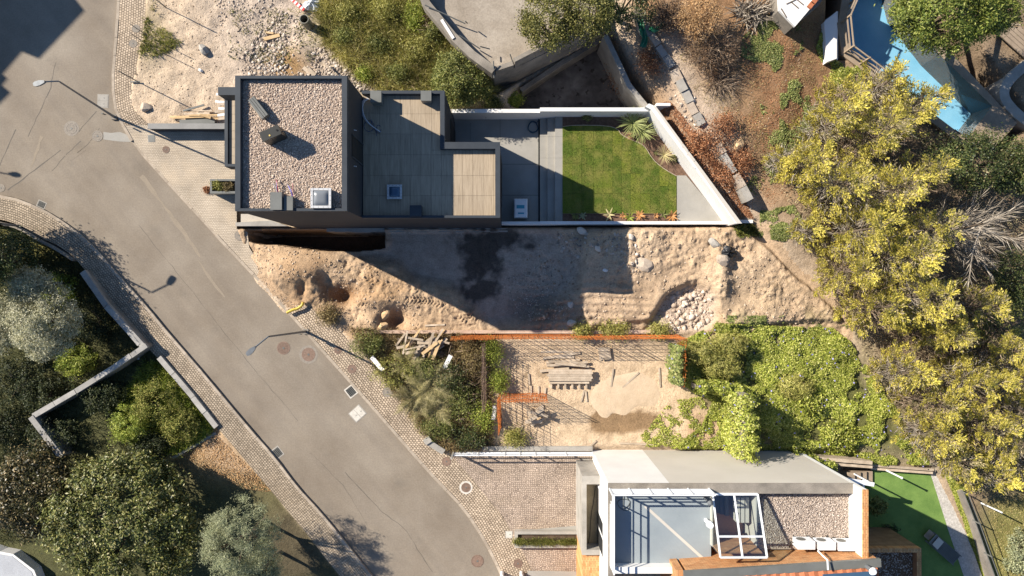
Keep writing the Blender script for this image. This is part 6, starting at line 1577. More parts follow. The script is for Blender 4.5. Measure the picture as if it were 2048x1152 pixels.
def twigset(c,rad,n,seed,parent,mat=None,L=(.25,.7),th=.012,up=.4,name='twigs',zmin=-.2):
    r=np.random.default_rng(seed); d=unit(r.normal(size=(n,3))); d[:,2]=np.abs(d[:,2])*np.sign(d[:,2]-zmin*0-(-.3)); rr=r.uniform(.25,1,n)[:,None]
    P=np.asarray(c)+d*rr*np.asarray(rad); D=unit(d+np.array([0,0,up])+r.normal(size=(n,3))*.5)
    Sd=unit(np.cross(D,r.normal(size=(n,3)))); ln=r.uniform(L[0],L[1],n)
    v,f=quads(P,D,Sd,ln,np.full(n,th*2)); return np_mesh(name,v,f,mat or M_TWIG,parent)
def shrub(name,label,px,py,rad,mat,n,per,l,w,seed,cat='shrub',group=None,dz=0,clr=.12,**kw):
    p=h1(px,py); t=thing(name,label,cat,p,group); c=p+Vector((0,0,rad[2]*.45+dz))
    (v,f),C0=crown_cloud(c,rad,n,per,clr,l,w,seed,shell=.35,**kw); np_mesh('foliage',v,f,mat,t)
    limbs(p-Vector((0,0,.05)),C0[:6],.025,.006,seed).build('stems',M_BARK,t); return t

# --- golden cypresses
def cypress(px,py,h,R_,label,seed,gold=.8,dens=1.0):
    b=h1(px,py); r=np.random.default_rng(seed); t=thing('golden_cypress',label,'conifer',b,'golden cypresses on the east slope')
    MB().tube([(b.x,b.y,b.z-.1),(b.x+.05,b.y,b.z+h*.5),(b.x,b.y,b.z+h*.92)],.11,7,.02).build('trunk',M_BARK,t,True)
    # boughs spiral up the stem; each ends in upswept fans of scale-leaf sprays
    nb=int(58*dens*(R_/1.5)**1.2*(h/5)**.6); u=np.sort(r.random(nb)**1.15)*.97; a=r.uniform(0,2*math.pi,nb)
    prof=np.clip(1.0-.86*u,0,1)**.75*np.clip(u/.12,.45,1)
    rr=R_*prof*r.uniform(.62,1.12,nb)*(1+.22*np.sin(3*a+seed)); zz=b.z+.3+u*(h-.3)
    ca,sa=np.cos(a),np.sin(a); tips=np.stack([b.x+rr*ca,b.y+rr*sa,zz+.18*rr],1); roots=np.stack([b.x+rr*.12*ca,b.y+rr*.12*sa,zz-.3*rr],1)
    m=MB()
    for i in range(nb): m.tube([roots[i],(roots[i]+tips[i])/2-np.array([0,0,.05]),tips[i]],.022,4,.006)
    stuff(m.build('boughs',M_BARK,t))
    outd=np.stack([ca,sa,np.full(nb,.35)],1)
    parts=[];dark=[]
    fans=9
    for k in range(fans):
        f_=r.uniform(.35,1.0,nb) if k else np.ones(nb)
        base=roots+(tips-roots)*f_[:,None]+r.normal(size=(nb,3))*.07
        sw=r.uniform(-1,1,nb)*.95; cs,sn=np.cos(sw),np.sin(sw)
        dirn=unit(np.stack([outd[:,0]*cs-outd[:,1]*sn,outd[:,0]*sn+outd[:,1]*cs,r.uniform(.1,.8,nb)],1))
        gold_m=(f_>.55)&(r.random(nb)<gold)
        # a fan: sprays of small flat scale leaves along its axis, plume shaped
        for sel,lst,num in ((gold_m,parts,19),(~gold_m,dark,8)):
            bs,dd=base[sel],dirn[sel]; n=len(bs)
            if not n: continue
            s_=np.tile(np.linspace(0,1,num),n); B=np.repeat(bs,num,0); D=np.repeat(dd,num,0); side=unit(np.cross(D,np.array([0,0,1.])))
            ln=np.repeat(r.uniform(.26,.48,n),num); wd=.34*ln*np.sin(np.clip(s_*.85+.12,0,1)*math.pi)
            off=r.uniform(-1,1,n*num); P=B+D*(s_*ln)[:,None]+side*(off*wd)[:,None]+r.normal(size=(n*num,3))*.018
            LD=unit(D+side*(off*.7)[:,None]+r.normal(size=(n*num,3))*.22); nrm=unit(np.cross(side,D)+r.normal(size=(n*num,3))*.35)
            SD=unit(np.cross(nrm,LD)); lst.append(quads(P,LD,SD,r.uniform(.085,.155,n*num),r.uniform(.032,.055,n*num)))
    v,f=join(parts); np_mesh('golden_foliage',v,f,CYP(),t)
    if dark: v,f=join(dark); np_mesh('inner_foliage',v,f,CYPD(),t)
    n=int(650*dens); c=np.array([b.x,b.y,b.z+h*.4]); stuff(twigset(c,(R_*.92,R_*.92,h*.46),n,seed+3,t,M_TWIGG if seed%3 else M_TWIG,L=(.25,.6),th=.012,up=.2))
CY=[(1575,345,4.2,1.25,'foremost golden cypress at the left edge of the grove by the dry slope'),
    (1612,270,4.8,1.3,'golden cypress above the left edge of the grove near green creeper patch'),
    (1640,225,4.0,1.2,'golden cypress reaching over the left half of the blue pool'),
    (1725,190,3.6,1.1,'golden cypress arching over the middle of the blue pool'),
    (1745,262,4.4,1.3,'golden cypress just below the pool terrace'),
    (1680,300,5.6,1.55,'broad golden cypress below the pool inside the grove'),
    (1625,385,5.0,1.5,'golden cypress facing the triangular garden corner'),
    (1660,470,5.4,1.6,'golden cypress beside the pale dirt slope'),
    (1650,545,4.6,1.4,'golden cypress at the grove edge above the bare dirt'),
    (1705,400,5.8,1.6,'tall golden cypress in the heart of the upper grove'),
    (1720,520,6.0,1.7,'tall golden cypress in the centre of the grove'),
    (1700,610,4.8,1.5,'golden cypress at the lower tip of the dirt slope'),
    (1765,590,5.8,1.6,'golden cypress beside the dark hollow of the grove'),
    (1775,470,5.4,1.4,'golden cypress next to the grey bare tree'),
    (1770,370,5.0,1.3,'golden cypress left of the dark evergreen band'),
    (1800,225,3.6,1.0,'golden cypress at the lower right corner of the pool'),
    (1760,735,3.8,1.2,'low golden cypress above the creeper slope corner'),
    (1805,790,4.4,1.4,'golden cypress over the sleeper wall on the right'),
    (1815,850,3.6,1.25,'golden cypress nearest the artificial lawn'),
    (1875,745,4.8,1.5,'golden cypress at the right frame edge, mid height'),
    (1885,830,4.6,1.5,'golden cypress above the dry lawn on the right'),
    (1860,900,3.6,1.2,'golden cypress at the head of the gravel path'),
    (1940,860,4.6,1.5,'golden cypress at the right frame edge above the boundary wall'),
    (1830,660,4.4,1.25,'golden cypress below the dark hollow of the grove'),
    (1965,740,4.2,1.4,'golden cypress behind others at the right edge, upper of the lower group'),
    (1990,810,4.4,1.5,'golden cypress at the far right edge, lower of the lower group'),
    (1935,690,3.8,1.2,'golden cypress at the far right edge below the hollow'),
    (1925,925,3.4,1.2,'golden cypress hanging over the head of the boundary wall'),
    (2010,905,4.0,1.4,'lowest golden cypress at the right frame edge'),
    (1900,610,3.8,1.2,'golden cypress at the right of the dark hollow'),
    (1590,465,2.2,.8,'small golden cypress at the grove edge by the garden corner'),
    (1545,330,2.4,.8,'small golden cypress standing out on the brown slope')]
for i,(x,y,h_,R_,lab) in enumerate(CY): cypress(x,y,h_,R_,lab,100+i,gold=(.8,.62,.74,.85)[i%4])
# bare grey tree
b=h1(1835,470); t=thing('bare_tree','leafless grey tree with fine twigs among the golden cypresses','tree',b)
MB().tube([(b.x,b.y,b.z),(b.x+.3,b.y,b.z+2),(b.x+.5,b.y+.2,b.z+4.2)],.13,8,.04).build('trunk',M_BARK,t,True)
m=MB(); rr=random.Random(9); tw=[]
for k in range(32):
    a=rr.uniform(-1.0,1.25) if k%5 else rr.uniform(-3,3); h0=rr.uniform(1.2,4.3); L_=rr.uniform(1.2,2.6); s=Vector((b.x+.1*h0,b.y,b.z+h0)); e=s+Vector((math.cos(a)*L_,math.sin(a)*L_,rr.uniform(.2,1.0)))
    mid=s.lerp(e,.5)+Vector((0,0,-.15)); m.tube([s,mid,e],.028,4,.006); tw.append((s,mid,e))
m.build('limbs',M_TWIGG,t)
P=[];D=[]
for s,mid,e in tw:
    for q in range(46):
        f_=rr.random(); p=(s.lerp(mid,f_*2) if f_<.5 else mid.lerp(e,f_*2-1)); d=(e-s).normalized()+Vector((rr.uniform(-.8,.8),rr.uniform(-.8,.8),rr.uniform(-.3,.7))); d.normalize(); P.append(p+d*.3); D.append(d)
P=np.array(P);D=np.array(D); r=np.random.default_rng(4); v,f=quads(P,D,unit(np.cross(D,r.normal(size=D.shape))),r.uniform(.4,.85,len(P)),np.full(len(P),.024)); stuff(np_mesh('twigs',v,f,M_TWIGG,t))
# dark evergreens and undergrowth in the grove
tree('evergreen_tree','dark green evergreen spreading below the pool at right',1955,325,2.6,(2.6,1.3,1.3),DARKG(),150,90,.2,.1,.055,41,twigs=0)
tree('evergreen_tree','dark green evergreen at the right frame edge under the pool slab',2060,345,2.8,(1.8,1.5,1.4),DARKG(),110,90,.2,.1,.055,42)
tree('evergreen_tree','shaded green tree between golden cypresses right of bare tree',2030,560,1.6,(1.5,1.6,1.0),DARKG(),80,80,.2,.1,.055,43)
tree('evergreen_tree','shadowed bush in the dark hollow of the grove',1985,640,1.2,(1.6,1.4,.9),MIDG(),80,70,.2,.09,.05,44)
tree('pale_conifer','large light green conifer overhanging the pool at top right',1892,32,4.4,(2.5,1.6,1.6),lm('pale_conifer_leaf',[(0,(.07,.11,.018)),(.5,(.17,.21,.035)),(1,(.36,.37,.09))],transl=.25,big=.35),230,120,.19,.13,.05,45,cat='conifer',trunk=.2,out=.8,foot=(1885,-15))
tree('pale_conifer','light green conifer branch end near the top right corner',1990,25,4.2,(1.0,.9,.9),LM['pale_conifer_leaf'],60,100,.16,.12,.05,46,cat='conifer',foot=(1960,-30))
stuff(twigset(np.array(h1(1900,640)),(3.2,3.0,.8),900,47,None,name='brushwood',L=(.3,.9)),'dry brushwood on the floor of the cypress grove','brushwood')
# --- trees at the top centre
tree('laurel_tree','yellowish green bushy tree over the platform edge',1100,40,3.0,(1.35,1.6,1.1),lm('laurel_leaf',[(0,(.06,.07,.015)),(.5,(.155,.155,.035)),(1,(.35,.31,.1))],transl=.2,big=.4),120,110,.17,.09,.05,51)
tree('laurel_tree','yellowish green tree beside the slanting platform parapet',1175,25,3.4,(1.4,1.2,1.0),LM['laurel_leaf'],90,110,.17,.09,.05,52)
tree('laurel_tree','dark shaded tree at the head of the sunken yard',1245,15,2.6,(1.6,1.0,.9),DARKG(),80,100,.18,.09,.05,53)
tree('round_shrub','dense round green shrub below the platform wall',915,155,1.2,(1.35,1.25,1.0),MIDG(),130,110,.17,.08,.05,54,cat='shrub')
shrub('green_shrub','fresh green bush outside the white patio wall',1020,203,(.7,.4,.32),BRIGHT(),46,80,.08,.04,55)
shrub('green_shrub','low bush in the corner below the platform',985,208,(.5,.35,.4),MIDG(),30,70,.08,.04,56)
# --- left block
tree('olive_tree','silvery olive tree with broad crown left of the street',85,640,1.9,(1.75,2.1,1.2),OLIVE(),220,150,.14,.1,.032,61,gz=-1.0,out=.7)
tree('olive_tree','small silvery olive crown above the large olive',55,568,2.2,(.9,.7,.6),OLIVE(),70,150,.14,.1,.032,62,gz=-1.0)
tree('olive_tree','silver olive branch at the left frame edge',-5,650,.7,(.9,1.6,1.0),OLIVE(),70,150,.14,.1,.032,63,gz=-1.0)
tree('shade_tree','dark tree above the olive shading the left pavement',-112,438,3.1,(1.5,1.4,1.1),DARKG(),150,110,.22,.11,.06,64,gz=-1.0)
tree('shade_tree','dark shaded tree at left edge above the olive',20,510,.2,(2.1,1.1,.9),DARKG(),100,110,.2,.1,.055,65,gz=-1.0)
tree('shade_tree','dark tree left of the walls casting shade on cobbles',-38,520,3.0,(1.4,1.4,1.0),DARKG(),110,110,.22,.11,.06,66,gz=-1.0)
tree('magnolia_tree','big glossy magnolia with pale flecked leaves at bottom left',270,1040,1.3,(4.5,3.5,1.7),MAGN(),500,115,.18,.15,.06,67,gz=-1.0,trunk=.25,out=.6)
tree('shade_tree','dark brownish tree at the far lower left',60,985,.8,(2.4,2.4,1.4),lm('brownish_leaf',[(0,(.02,.025,.01)),(.5,(.07,.065,.025)),(.85,(.17,.13,.055)),(1,(.4,.3,.16))],transl=.1,rough=.4,big=.4),220,110,.22,.13,.06,68,gz=-1.0)
tree('grey_pine','soft grey green pine beside the lower left pavement',480,1085,2.9,(1.5,1.4,1.1),GREYG(),170,190,.14,.13,.016,69,gz=-.9,out=.9)
tree('grey_pine','second lower grey green pine at the bottom edge',525,1142,2.3,(1.0,.8,.8),GREYG(),70,170,.13,.13,.016,70,gz=-.7,out=.9)
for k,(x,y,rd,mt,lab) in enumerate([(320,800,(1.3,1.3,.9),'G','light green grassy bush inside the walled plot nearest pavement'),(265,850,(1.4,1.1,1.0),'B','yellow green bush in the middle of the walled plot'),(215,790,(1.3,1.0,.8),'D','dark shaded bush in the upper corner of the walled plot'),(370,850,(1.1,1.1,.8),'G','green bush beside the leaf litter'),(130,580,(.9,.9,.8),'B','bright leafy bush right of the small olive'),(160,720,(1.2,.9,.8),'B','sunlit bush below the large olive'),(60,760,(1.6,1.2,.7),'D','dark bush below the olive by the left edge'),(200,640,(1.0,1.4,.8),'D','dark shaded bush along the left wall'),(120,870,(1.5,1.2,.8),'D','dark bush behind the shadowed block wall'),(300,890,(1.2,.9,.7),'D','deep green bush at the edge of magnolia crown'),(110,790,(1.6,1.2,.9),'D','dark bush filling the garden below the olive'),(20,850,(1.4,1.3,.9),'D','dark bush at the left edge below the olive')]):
    mt={'G':GRASS(),'B':BRIGHT(),'D':lm('deep_shade_leaf',[(0,(.014,.022,.008)),(.6,(.038,.052,.016)),(1,(.1,.105,.035))],transl=.1,rough=.6,big=.4)}[mt]  # dark bushes: garden shade is put into the leaf colour
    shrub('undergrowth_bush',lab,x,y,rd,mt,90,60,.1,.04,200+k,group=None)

# --- grass and brush as unbroken cover
def blades(name,label,poly,n,hmin,hmax,mat,seed,lean=.5,w=.014,cat='grass',clump=None):
    p=scatter_in(G2(poly),n,seed); r=np.random.default_rng(seed)
    if clump is not None:
        keep=fbm(p[:,0],p[:,1],clump,3,seed)+r.uniform(-.3,.3,n)>-.02; p=p[keep]; n=len(p)
    z=hz(p[:,0],p[:,1]); L_=r.uniform(hmin,hmax,n); D=unit(np.c_[r.normal(size=(n,2))*lean,np.ones(n)]); P=np.c_[p,z]+D*(L_*.45)[:,None]
    v,f=quads(P,D,unit(np.cross(D,r.normal(size=(n,3)))),L_,w*r.uniform(.7,1.5,n)*2); return stuff(np_mesh(name,v,f,mat),label,cat)
def carpet(name,label,poly,n,l,w,mat,seed,thick=.25,clump=None,thr=0.0,tilt=.4,cat='creeper'):
    p=scatter_in(G2(poly),n,seed); r=np.random.default_rng(seed)
    hgt=np.zeros(len(p))
    if clump is not None:
        q=fbm(p[:,0],p[:,1],clump,4,seed); keep=q+r.uniform(-.12,.12,len(p))>thr; p=p[keep]; hgt=np.clip(q[keep]-thr,0,1)
    n=len(p); P=np.c_[p,hz(p[:,0],p[:,1])+.02+thick*(.3+hgt)*r.random(n)**.6]; Nr=unit(np.c_[r.normal(size=(n,2))*tilt,np.ones(n)])
    v,f=leaves(P,Nr,l,w,r); return stuff(np_mesh(name,v,f,mat),label,cat)
blades('undergrowth','dim undergrowth grass across the low garden on the left',[(-60,450),(110,500),(165,545),(300,700),(425,850),(345,915),(250,960),(60,1100),(-60,1100)],16000,.12,.45,LM['deep_shade_leaf'],79,lean=.9,w=.014)  # same leaf colour, with the garden's shade painted in
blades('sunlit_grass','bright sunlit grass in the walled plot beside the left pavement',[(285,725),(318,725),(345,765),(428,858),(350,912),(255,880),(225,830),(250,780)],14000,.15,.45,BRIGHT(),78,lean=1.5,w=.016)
BRUSH=[(640,20),(650,-30),(855,-30),(990,185),(900,205),(790,185),(735,160),(660,90)]
blades('wild_grass','tall yellow green wild grass filling the strip north of the terrace',BRUSH,46000,.35,1.0,lm('sunny_grass',[(0,(.24,.235,.06)),(.5,(.46,.42,.12)),(1,(.72,.64,.3))],transl=.3,rough=.8,big=.35),81,lean=1.8,w=.011)
blades('wild_grass','straw coloured dead grass in the strip north of the terrace',BRUSH,32000,.3,.9,STRAW(),80,lean=2.0,w=.01)
blades('wild_grass','greener wild grass tufts mixed in the north strip',BRUSH,26000,.3,.9,GRASS(),82,lean=1.3,w=.014,clump=1.6)
for k,(x,y,rd,mt,lab) in enumerate([(700,30,(0.68,0.56,0.56),'Y','yellow green brush nearest the white sack'),(775,25,(0.74,0.62,0.64),'Y','yellow brush at the top of the grass strip'),(835,40,(0.56,0.68,0.64),'G','green bush beside the platform parapet'),(760,95,(0.62,0.50,0.56),'M','dark green brush in the middle of the grass strip'),(835,110,(0.68,0.62,0.64),'Y','pale yellow brush above the terrace roof'),(690,75,(0.50,0.37,0.40),'M','green weeds below the standing pipe'),(730,150,(0.37,0.25,0.32),'G','leafy weeds behind the tower corner'),(800,150,(0.56,0.37,0.48),'M','dark weeds behind the terrace roof vents'),(870,75,(0.43,0.56,0.56),'M','dark brush along the platform wall')]):
    shrub('brush_clump',lab,x,y,rd,{'Y':YELG(),'G':BRIGHT(),'M':MIDG()}[mt],60,70,.11,.028,300+k,clr=.16,rnd=1.1)
stuff(twigset(np.array(h1(815,172)),(.9,.35,.5),260,83,None,name='dead_branches',L=(.5,1.2)),'tangle of dead branches behind the roof terrace','branches')
stuff(twigset(np.array(h1(855,45,.5)),(.5,1.1,.5),200,84,None,name='dead_branches',L=(.3,.9)),'dry thorny branches along the platform parapet','branches')
blades('weeds','weedy strip along the north pavement edge',[(290,-10),(310,-10),(330,60),(370,85),(345,105),(300,120),(282,115),(290,60)],3200,.08,.3,GRASS(),85,lean=.9,clump=.6)
blades('weeds','sparse weeds among the north rubble',[(460,20),(640,20),(640,140),(460,120)],2600,.06,.22,GRASS(),86,lean=.9,clump=.5)
# --- north-east slope
tree('dead_shrub','orange tan dead shrub at the top of the brown slope',1400,40,2.6,(1.3,1.1,.8),TANL(),90,90,.16,.08,.03,91,cat='dead shrub',twigs=300)
tree('dead_shrub','dark dry shrub with brown twigs on the slope',1420,100,2.0,(1.5,1.2,.8),lm('dead_brown',[(0,(.05,.03,.018)),(.6,(.14,.085,.05)),(1,(.33,.2,.11))],transl=.1,big=.3),70,70,.2,.08,.025,92,cat='dead shrub',twigs=900)
tree('dark_bush','shadowed bush at the top beside the dead shrub',1330,30,2.0,(1.2,.8,.6),lm('dead_brown',[]),60,60,.2,.08,.03,93,cat='bush',twigs=400)
for k,(x,y,rd,lab) in enumerate([(1258,135,(.75,1.0,.5),'reddish brown dry bush over the sunken yard wall'),(1275,160,(.6,.7,.4),'dry brown leaves heaped against the yard wall'),(1440,255,(.75,.7,.5),'rust red dry bush on the slope above the boulder'),(1425,300,(.8,.8,.5),'bright rust bush between slanted wall and old wall'),(1455,350,(.8,.6,.45),'rust brown bush near the lower end of old wall'),(1480,320,(.5,.6,.35),'dark red dry twigs below the orange boulder'),(1395,285,(.5,.6,.3),'low orange dry weeds along the slanted wall')]):
    shrub('dry_bush',lab,x,y,rd,DRY(),38,55,.08,.035,330+k,cat='bush',group='dry bushes by the old wall',clr=.22,rnd=1.3,zmin=-.1)
stuff(twigset(np.array(h1(1440,165,.1)),(1.1,1.0,.4),520,95,None,name='brush_pile',L=(.4,1.2)),'pile of cut dry branches on the brown slope','branches')
stuff(twigset(np.array(h1(1505,25,.1)),(1.3,.8,.4),260,96,None,M_TWIGG,name='cut_branches',L=(.8,2.0),th=.03),'heap of thick cut branches at the top edge','branches')
stuff(twigset(np.array(h1(1665,230,.1)),(.7,1.0,.3),220,97,None,M_TWIGG,name='cut_branches',L=(.4,1.0)),'dry pale branches beside the pool creeper','branches')
carpet('ground_ivy','ivy patch on the slope below the shed',[(1470,50),(1575,45),(1590,110),(1530,160),(1465,130)],11000,.07,.055,IVYG(),98,.12,.7,.06)
carpet('ground_ivy','ivy patch climbing below the white pool wall',[(1630,60),(1655,125),(1700,130),(1755,175),(1720,210),(1650,180),(1615,110)],9000,.075,.06,IVY(),99,.25,.8,-.1)
carpet('ground_ivy','large green ivy patch left of the cypress grove',[(1540,170),(1650,170),(1680,250),(1640,330),(1540,290)],15000,.075,.055,IVYG(),100,.15,.8,.04)
carpet('ground_ivy','sparse ivy over the lower brown slope',[(1500,220),(1580,260),(1600,340),(1540,420),(1480,380),(1520,300)],6000,.07,.05,IVYG(),101,.12,.7,.02)
carpet('ground_ivy','green shrubs of ivy below the triangular garden corner',[(1510,425),(1570,415),(1600,465),(1580,490),(1515,475)],6000,.08,.06,IVYG(),102,.14,.6,-.05)
blades('dry_grass','short dry grass over the brown slope',[(1330,120),(1480,60),(1640,60),(1640,300),(1540,430),(1480,380),(1400,240)],15000,.04,.14,STRAW(),103,lean=1.3,w=.008,clump=.9)
carpet('leaf_litter','dry fallen leaves between the old wall and slanted wall',[(1300,215),(1330,215),(1480,400),(1500,440),(1475,435),(1400,330)],5200,.06,.04,DRY(),104,.1)
carpet('leaf_litter','dry leaves scattered over the bare corner by the left pavement',[(430,870),(520,955),(545,990),(480,985),(380,930),(350,915)],2600,.06,.045,TANL(),105,.05)
carpet('leaf_litter','brown leaves fallen over the brown slope',[(1380,150),(1560,80),(1620,300),(1530,420),(1420,230)],4500,.05,.035,DRY(),106,.05,1.2,-.05)
blades('weeds','green weeds below the white wall stub',[(1455,448),(1500,448),(1515,470),(1470,475)],1500,.1,.3,GRASS(),107,lean=.9)
# --- creeper slope
carpet('grove_scrub','grey brown scrub and dry foliage between the golden cypresses',[(1540,380),(1640,200),(1700,150),(1900,250),(2040,420),(2060,1000),(1930,980),(1850,920),(1740,760),(1690,640),(1600,500)],36000,.14,.034,lm('scrub_leaf',[(0,(.16,.12,.075)),(.5,(.3,.235,.15)),(.8,(.38,.33,.16)),(1,(.5,.42,.27))],transl=.2,rough=.8,big=.35),48,.7,1.6,-.35,tilt=1.2,cat='scrub')
IVP=[(1345,690),(1430,645),(1560,652),(1660,655),(1690,680),(1760,780),(1850,925),(1700,928),(1640,915),(1560,905),(1440,898),(1340,895),(1400,850),(1420,800),(1365,770)]
carpet('creeper_cover','dense bright creeper covering the slope east of the planked plot',IVP,115000,.082,.068,IVY(),111,.32,.7,-.2,tilt=.3)
carpet('creeper_cover','thinner creeper runners over the sandy edge of the planked plot',[(1280,870),(1340,800),(1400,790),(1440,890),(1290,893)],5200,.08,.065,IVY(),112,.15,.5,.0)
carpet('creeper_flowers','violet flowers dotted over the creeper slope',IVP,150,.1,.08,FLOW(),113,.3); 
o=bpy.data.objects['creeper_flowers']; o.location.z+=.42
carpet('creeper_cover','sparse creeper along the top edge of the slope',[(1430,630),(1560,630),(1690,650),(1690,665),(1430,660)],7000,.07,.055,IVYG(),114,.15,.8,-.05)
carpet('creeper_strip','creeper strip between gravel path and boundary wall',[(1880,940),(1915,965),(1950,1060),(1985,1152),(2000,1200),(1975,1200),(1940,1090),(1905,1000)],12000,.09,.07,IVY(),115,.3)
for k,(x,y,rd,lab) in enumerate([(1620,800,(.8,.6,.3),'swelling creeper mound in the middle of the slope'),(1680,870,(1.0,.7,.4),'creeper mound above the sleeper wall')]):
    shrub('creeper_mound',lab,x,y,rd,IVY(),70,70,.1,.085,360+k,cat='creeper',group='creeper mounds')
def vinewall(label,pts,w,h,seed,mat,n=5200):
    a=[Vector(p) for p in G2(pts,h*.7)]; t=thing('creeper_wall',label,'creeper wall',(*a[0],0)); r=np.random.default_rng(seed)
    MB().wall([tuple(p) for p in a],w*.4,-.1,h*.85).build('wall_core',M_CONCD,t)
    P=[];Nn=[]
    L_=[(q-p).length for p,q in zip(a[:-1],a[1:])]
    for i in range(n):
        k=r.choice(len(L_),p=np.array(L_)/sum(L_)); f_=r.random(); c=a[k].lerp(a[k+1],f_); d=(a[k+1]-a[k]).normalized(); nn=Vector((-d.y,d.x)); th=r.uniform(-.25,math.pi+.25)
        wob=1+.22*math.sin(f_*9+seed)+.15*r.normal(); P.append((c.x+nn.x*math.cos(th)*w/2*wob,c.y+nn.y*math.cos(th)*w/2*wob,max(.05,h*.45+h*.55*math.sin(th)*wob) if r.random()<.6 else r.uniform(.05,h*.8))); Nn.append((nn.x*math.cos(th),nn.y*math.cos(th),.3+math.sin(th)))
    v,f=leaves(np.array(P),unit(np.array(Nn)+r.normal(size=(n,3))*.45),.1,.085,r); np_mesh('creeper_leaves',v,f,mat,t)
    m_=r.choice(n,26); v,f=leaves(np.array(P)[m_]+np.array([0,0,.06]),unit(np.array(Nn)[m_]),.11,.1,r); np_mesh('flowers',v,f,FLOW(),t)
vinewall('tall wall smothered in bright creeper ending on the grey house wall',[(1482,785),(1484,830),(1486,870),(1486,912)],.95,3.1,5,IVY(),7500)
vinewall('low creeper covered wall running left from the tall one',[(1388,772),(1440,776),(1478,782)],.6,1.7,6,IVY(),4200)
vinewall('creeper covered fence at the right end of the orange mesh',[(1358,690),(1352,730),(1356,768)],.5,1.7,7,IVYG(),3200)
vinewall('creeper draped over the back corner of the grey house wall',[(1585,912),(1625,922),(1670,936)],.55,1.0,8,IVY(),3000)
for k,(x,y,rd,lab) in enumerate([(1405,705,(1.3,.8,1.0),'feathery yellow green conifer bush at the end of mesh fence'),(1455,690,(1.0,.7,.8),'feathery light bush on the upper creeper slope'),(1440,735,(1.1,.6,.8),'feathery bush above the low creeper wall'),(1590,770,(.9,.6,.6),'pale feathery bush in the middle of the creeper slope')]):
    shrub('feathery_bush',lab,x,y,rd,YELG(),80,80,.16,.03,380+k,clr=.13,out=.9,rnd=.6)
# --- planting strip by the street
for k,(x,y,rd,mt,lab) in enumerate([(735,690,(.8,.6,.6),'M','fern like bush nearest the broken boards'),(790,740,(.9,.8,.7),'G','yellow green bush above the palms'),(850,735,(.8,.6,.6),'M','dark bush below the splintered boards'),(900,760,(.8,.9,.7),'D','dark bush in the middle of the planting strip'),(945,720,(.7,.8,.6),'S','dry reddish brush left of the rusty mesh'),(930,800,(.8,.8,.7),'M','leafy bush beside the rusty mesh fence'),(880,850,(.9,.6,.7),'M','green bush above the toppled pillar'),(940,870,(1.0,.5,.6),'D','dark bush beside the driveway fence'),(660,630,(.5,.4,.4),'S','weedy bush at the kerb by the pit'),(985,700,(.35,.6,.5),'B','climbing weeds at the corner of the planked plot'),(1000,760,(.3,.6,.4),'B','green weeds along the rusty mesh'),(1225,655,(.8,.3,.4),'G','grey green weeds in front of boundary wall'),(1165,660,(.35,.2,.25),'G','small weed tuft by the boundary wall'),(1315,662,(.5,.25,.3),'G','weed tuft at the right end of boundary wall'),(1030,872,(.5,.3,.35),'G','weed tuft below the concrete plinth'),(965,830,(.5,.6,.5),'B','bright bush beside the corner cage')]):
    shrub('roadside_bush',lab,x,y,rd,{'M':MIDG(),'G':YELG(),'D':DARKG(),'S':lm('dry_green',[(0,(.08,.06,.025)),(.5,(.2,.14,.06)),(1,(.35,.28,.12))],transl=.2),'B':BRIGHT()}[mt],42,60,.11,.03,400+k,clr=.2,rnd=1.2,zmin=-.15)
blades('wild_grass','dry grass and weeds across the planting strip',[(700,655),(985,672),(985,890),(905,905),(840,860),(760,745)],24000,.15,.55,lm('brown_brush',[(0,(.1,.07,.03)),(.5,(.26,.18,.08)),(1,(.5,.4,.2))],transl=.2,big=.4),121,lean=1.0,w=.01)
stuff(twigset(np.array(h1(905,770,.3)),(2.0,2.4,.4),500,122,None,name='dry_stalks',L=(.3,.9)),'dry brown stalks among the planting strip bushes','stalks')
def palm(px,py,n,L_,label,mat,seed,name='palm',hz0=.4,arch=.5,lw=.05,cat='palm',leaflets=True):
    p=h1(px,py); t=thing(name,label,cat,p); r=random.Random(seed); MB().tube([p,p+Vector((0,0,hz0))],.12,7,.09).build('trunk',M_BARK,t)
    for k in range(n):
        a=2*math.pi*k/n*1.0+r.uniform(-.2,.2); l=L_*r.uniform(.75,1.15); el=r.uniform(.2,1.1); pts=[]
        for q in range(7):
            s=q/6; hor=l*s*math.cos(el*(1-s*.4)); pts.append(p+Vector((math.cos(a)*hor,math.sin(a)*hor,hz0+l*(s*math.sin(el)-arch*s*s*.75))))
        m=MB()
        if leaflets:
            d0=Vector((-math.sin(a),math.cos(a),0)); m.tube(pts,.014,4,.004)
            for q in range(26):
                s=.12+.86*q/26; i=min(5,int(s*6)); c=pts[i].lerp(pts[i+1],s*6-i); fw=(pts[i+1]-pts[i]).normalized(); ll=.32*math.sin(math.pi*min(1,s*.9+.12))*l/1.3
                for sg in (-1,1):
                    e=c+(d0*sg*.8+fw*.6+Vector((0,0,-.15+r.uniform(-.15,.15)))).normalized()*ll; u=fw*.012
                    m.add([c-u,c+u,e],[(0,1,2)])
        else:
            d0=Vector((-math.sin(a),math.cos(a),0)); vs=[]
            for q,c in enumerate(pts): w_=lw*math.sin(math.pi*(.18+.82*(1-q/6)*.95))*(1-q/6*.6); vs+=[c+d0*w_/2,c-d0*w_/2]
            m.add(vs,[(2*q,2*q+1,2*q+3,2*q+2) for q in range(6)])
        m.build('frond',mat,t)
    return t
M_FROND=lm('frond_leaf',[(0,(.14,.13,.045)),(.5,(.3,.26,.11)),(1,(.54,.45,.23))],transl=.2,big=.3)
palm(835,790,22,1.6,'wild palm with arching grey green fronds at the pavement edge',M_FROND,1)
palm(862,770,20,1.5,'second wild palm behind the first with dusty fronds',M_FROND,2)
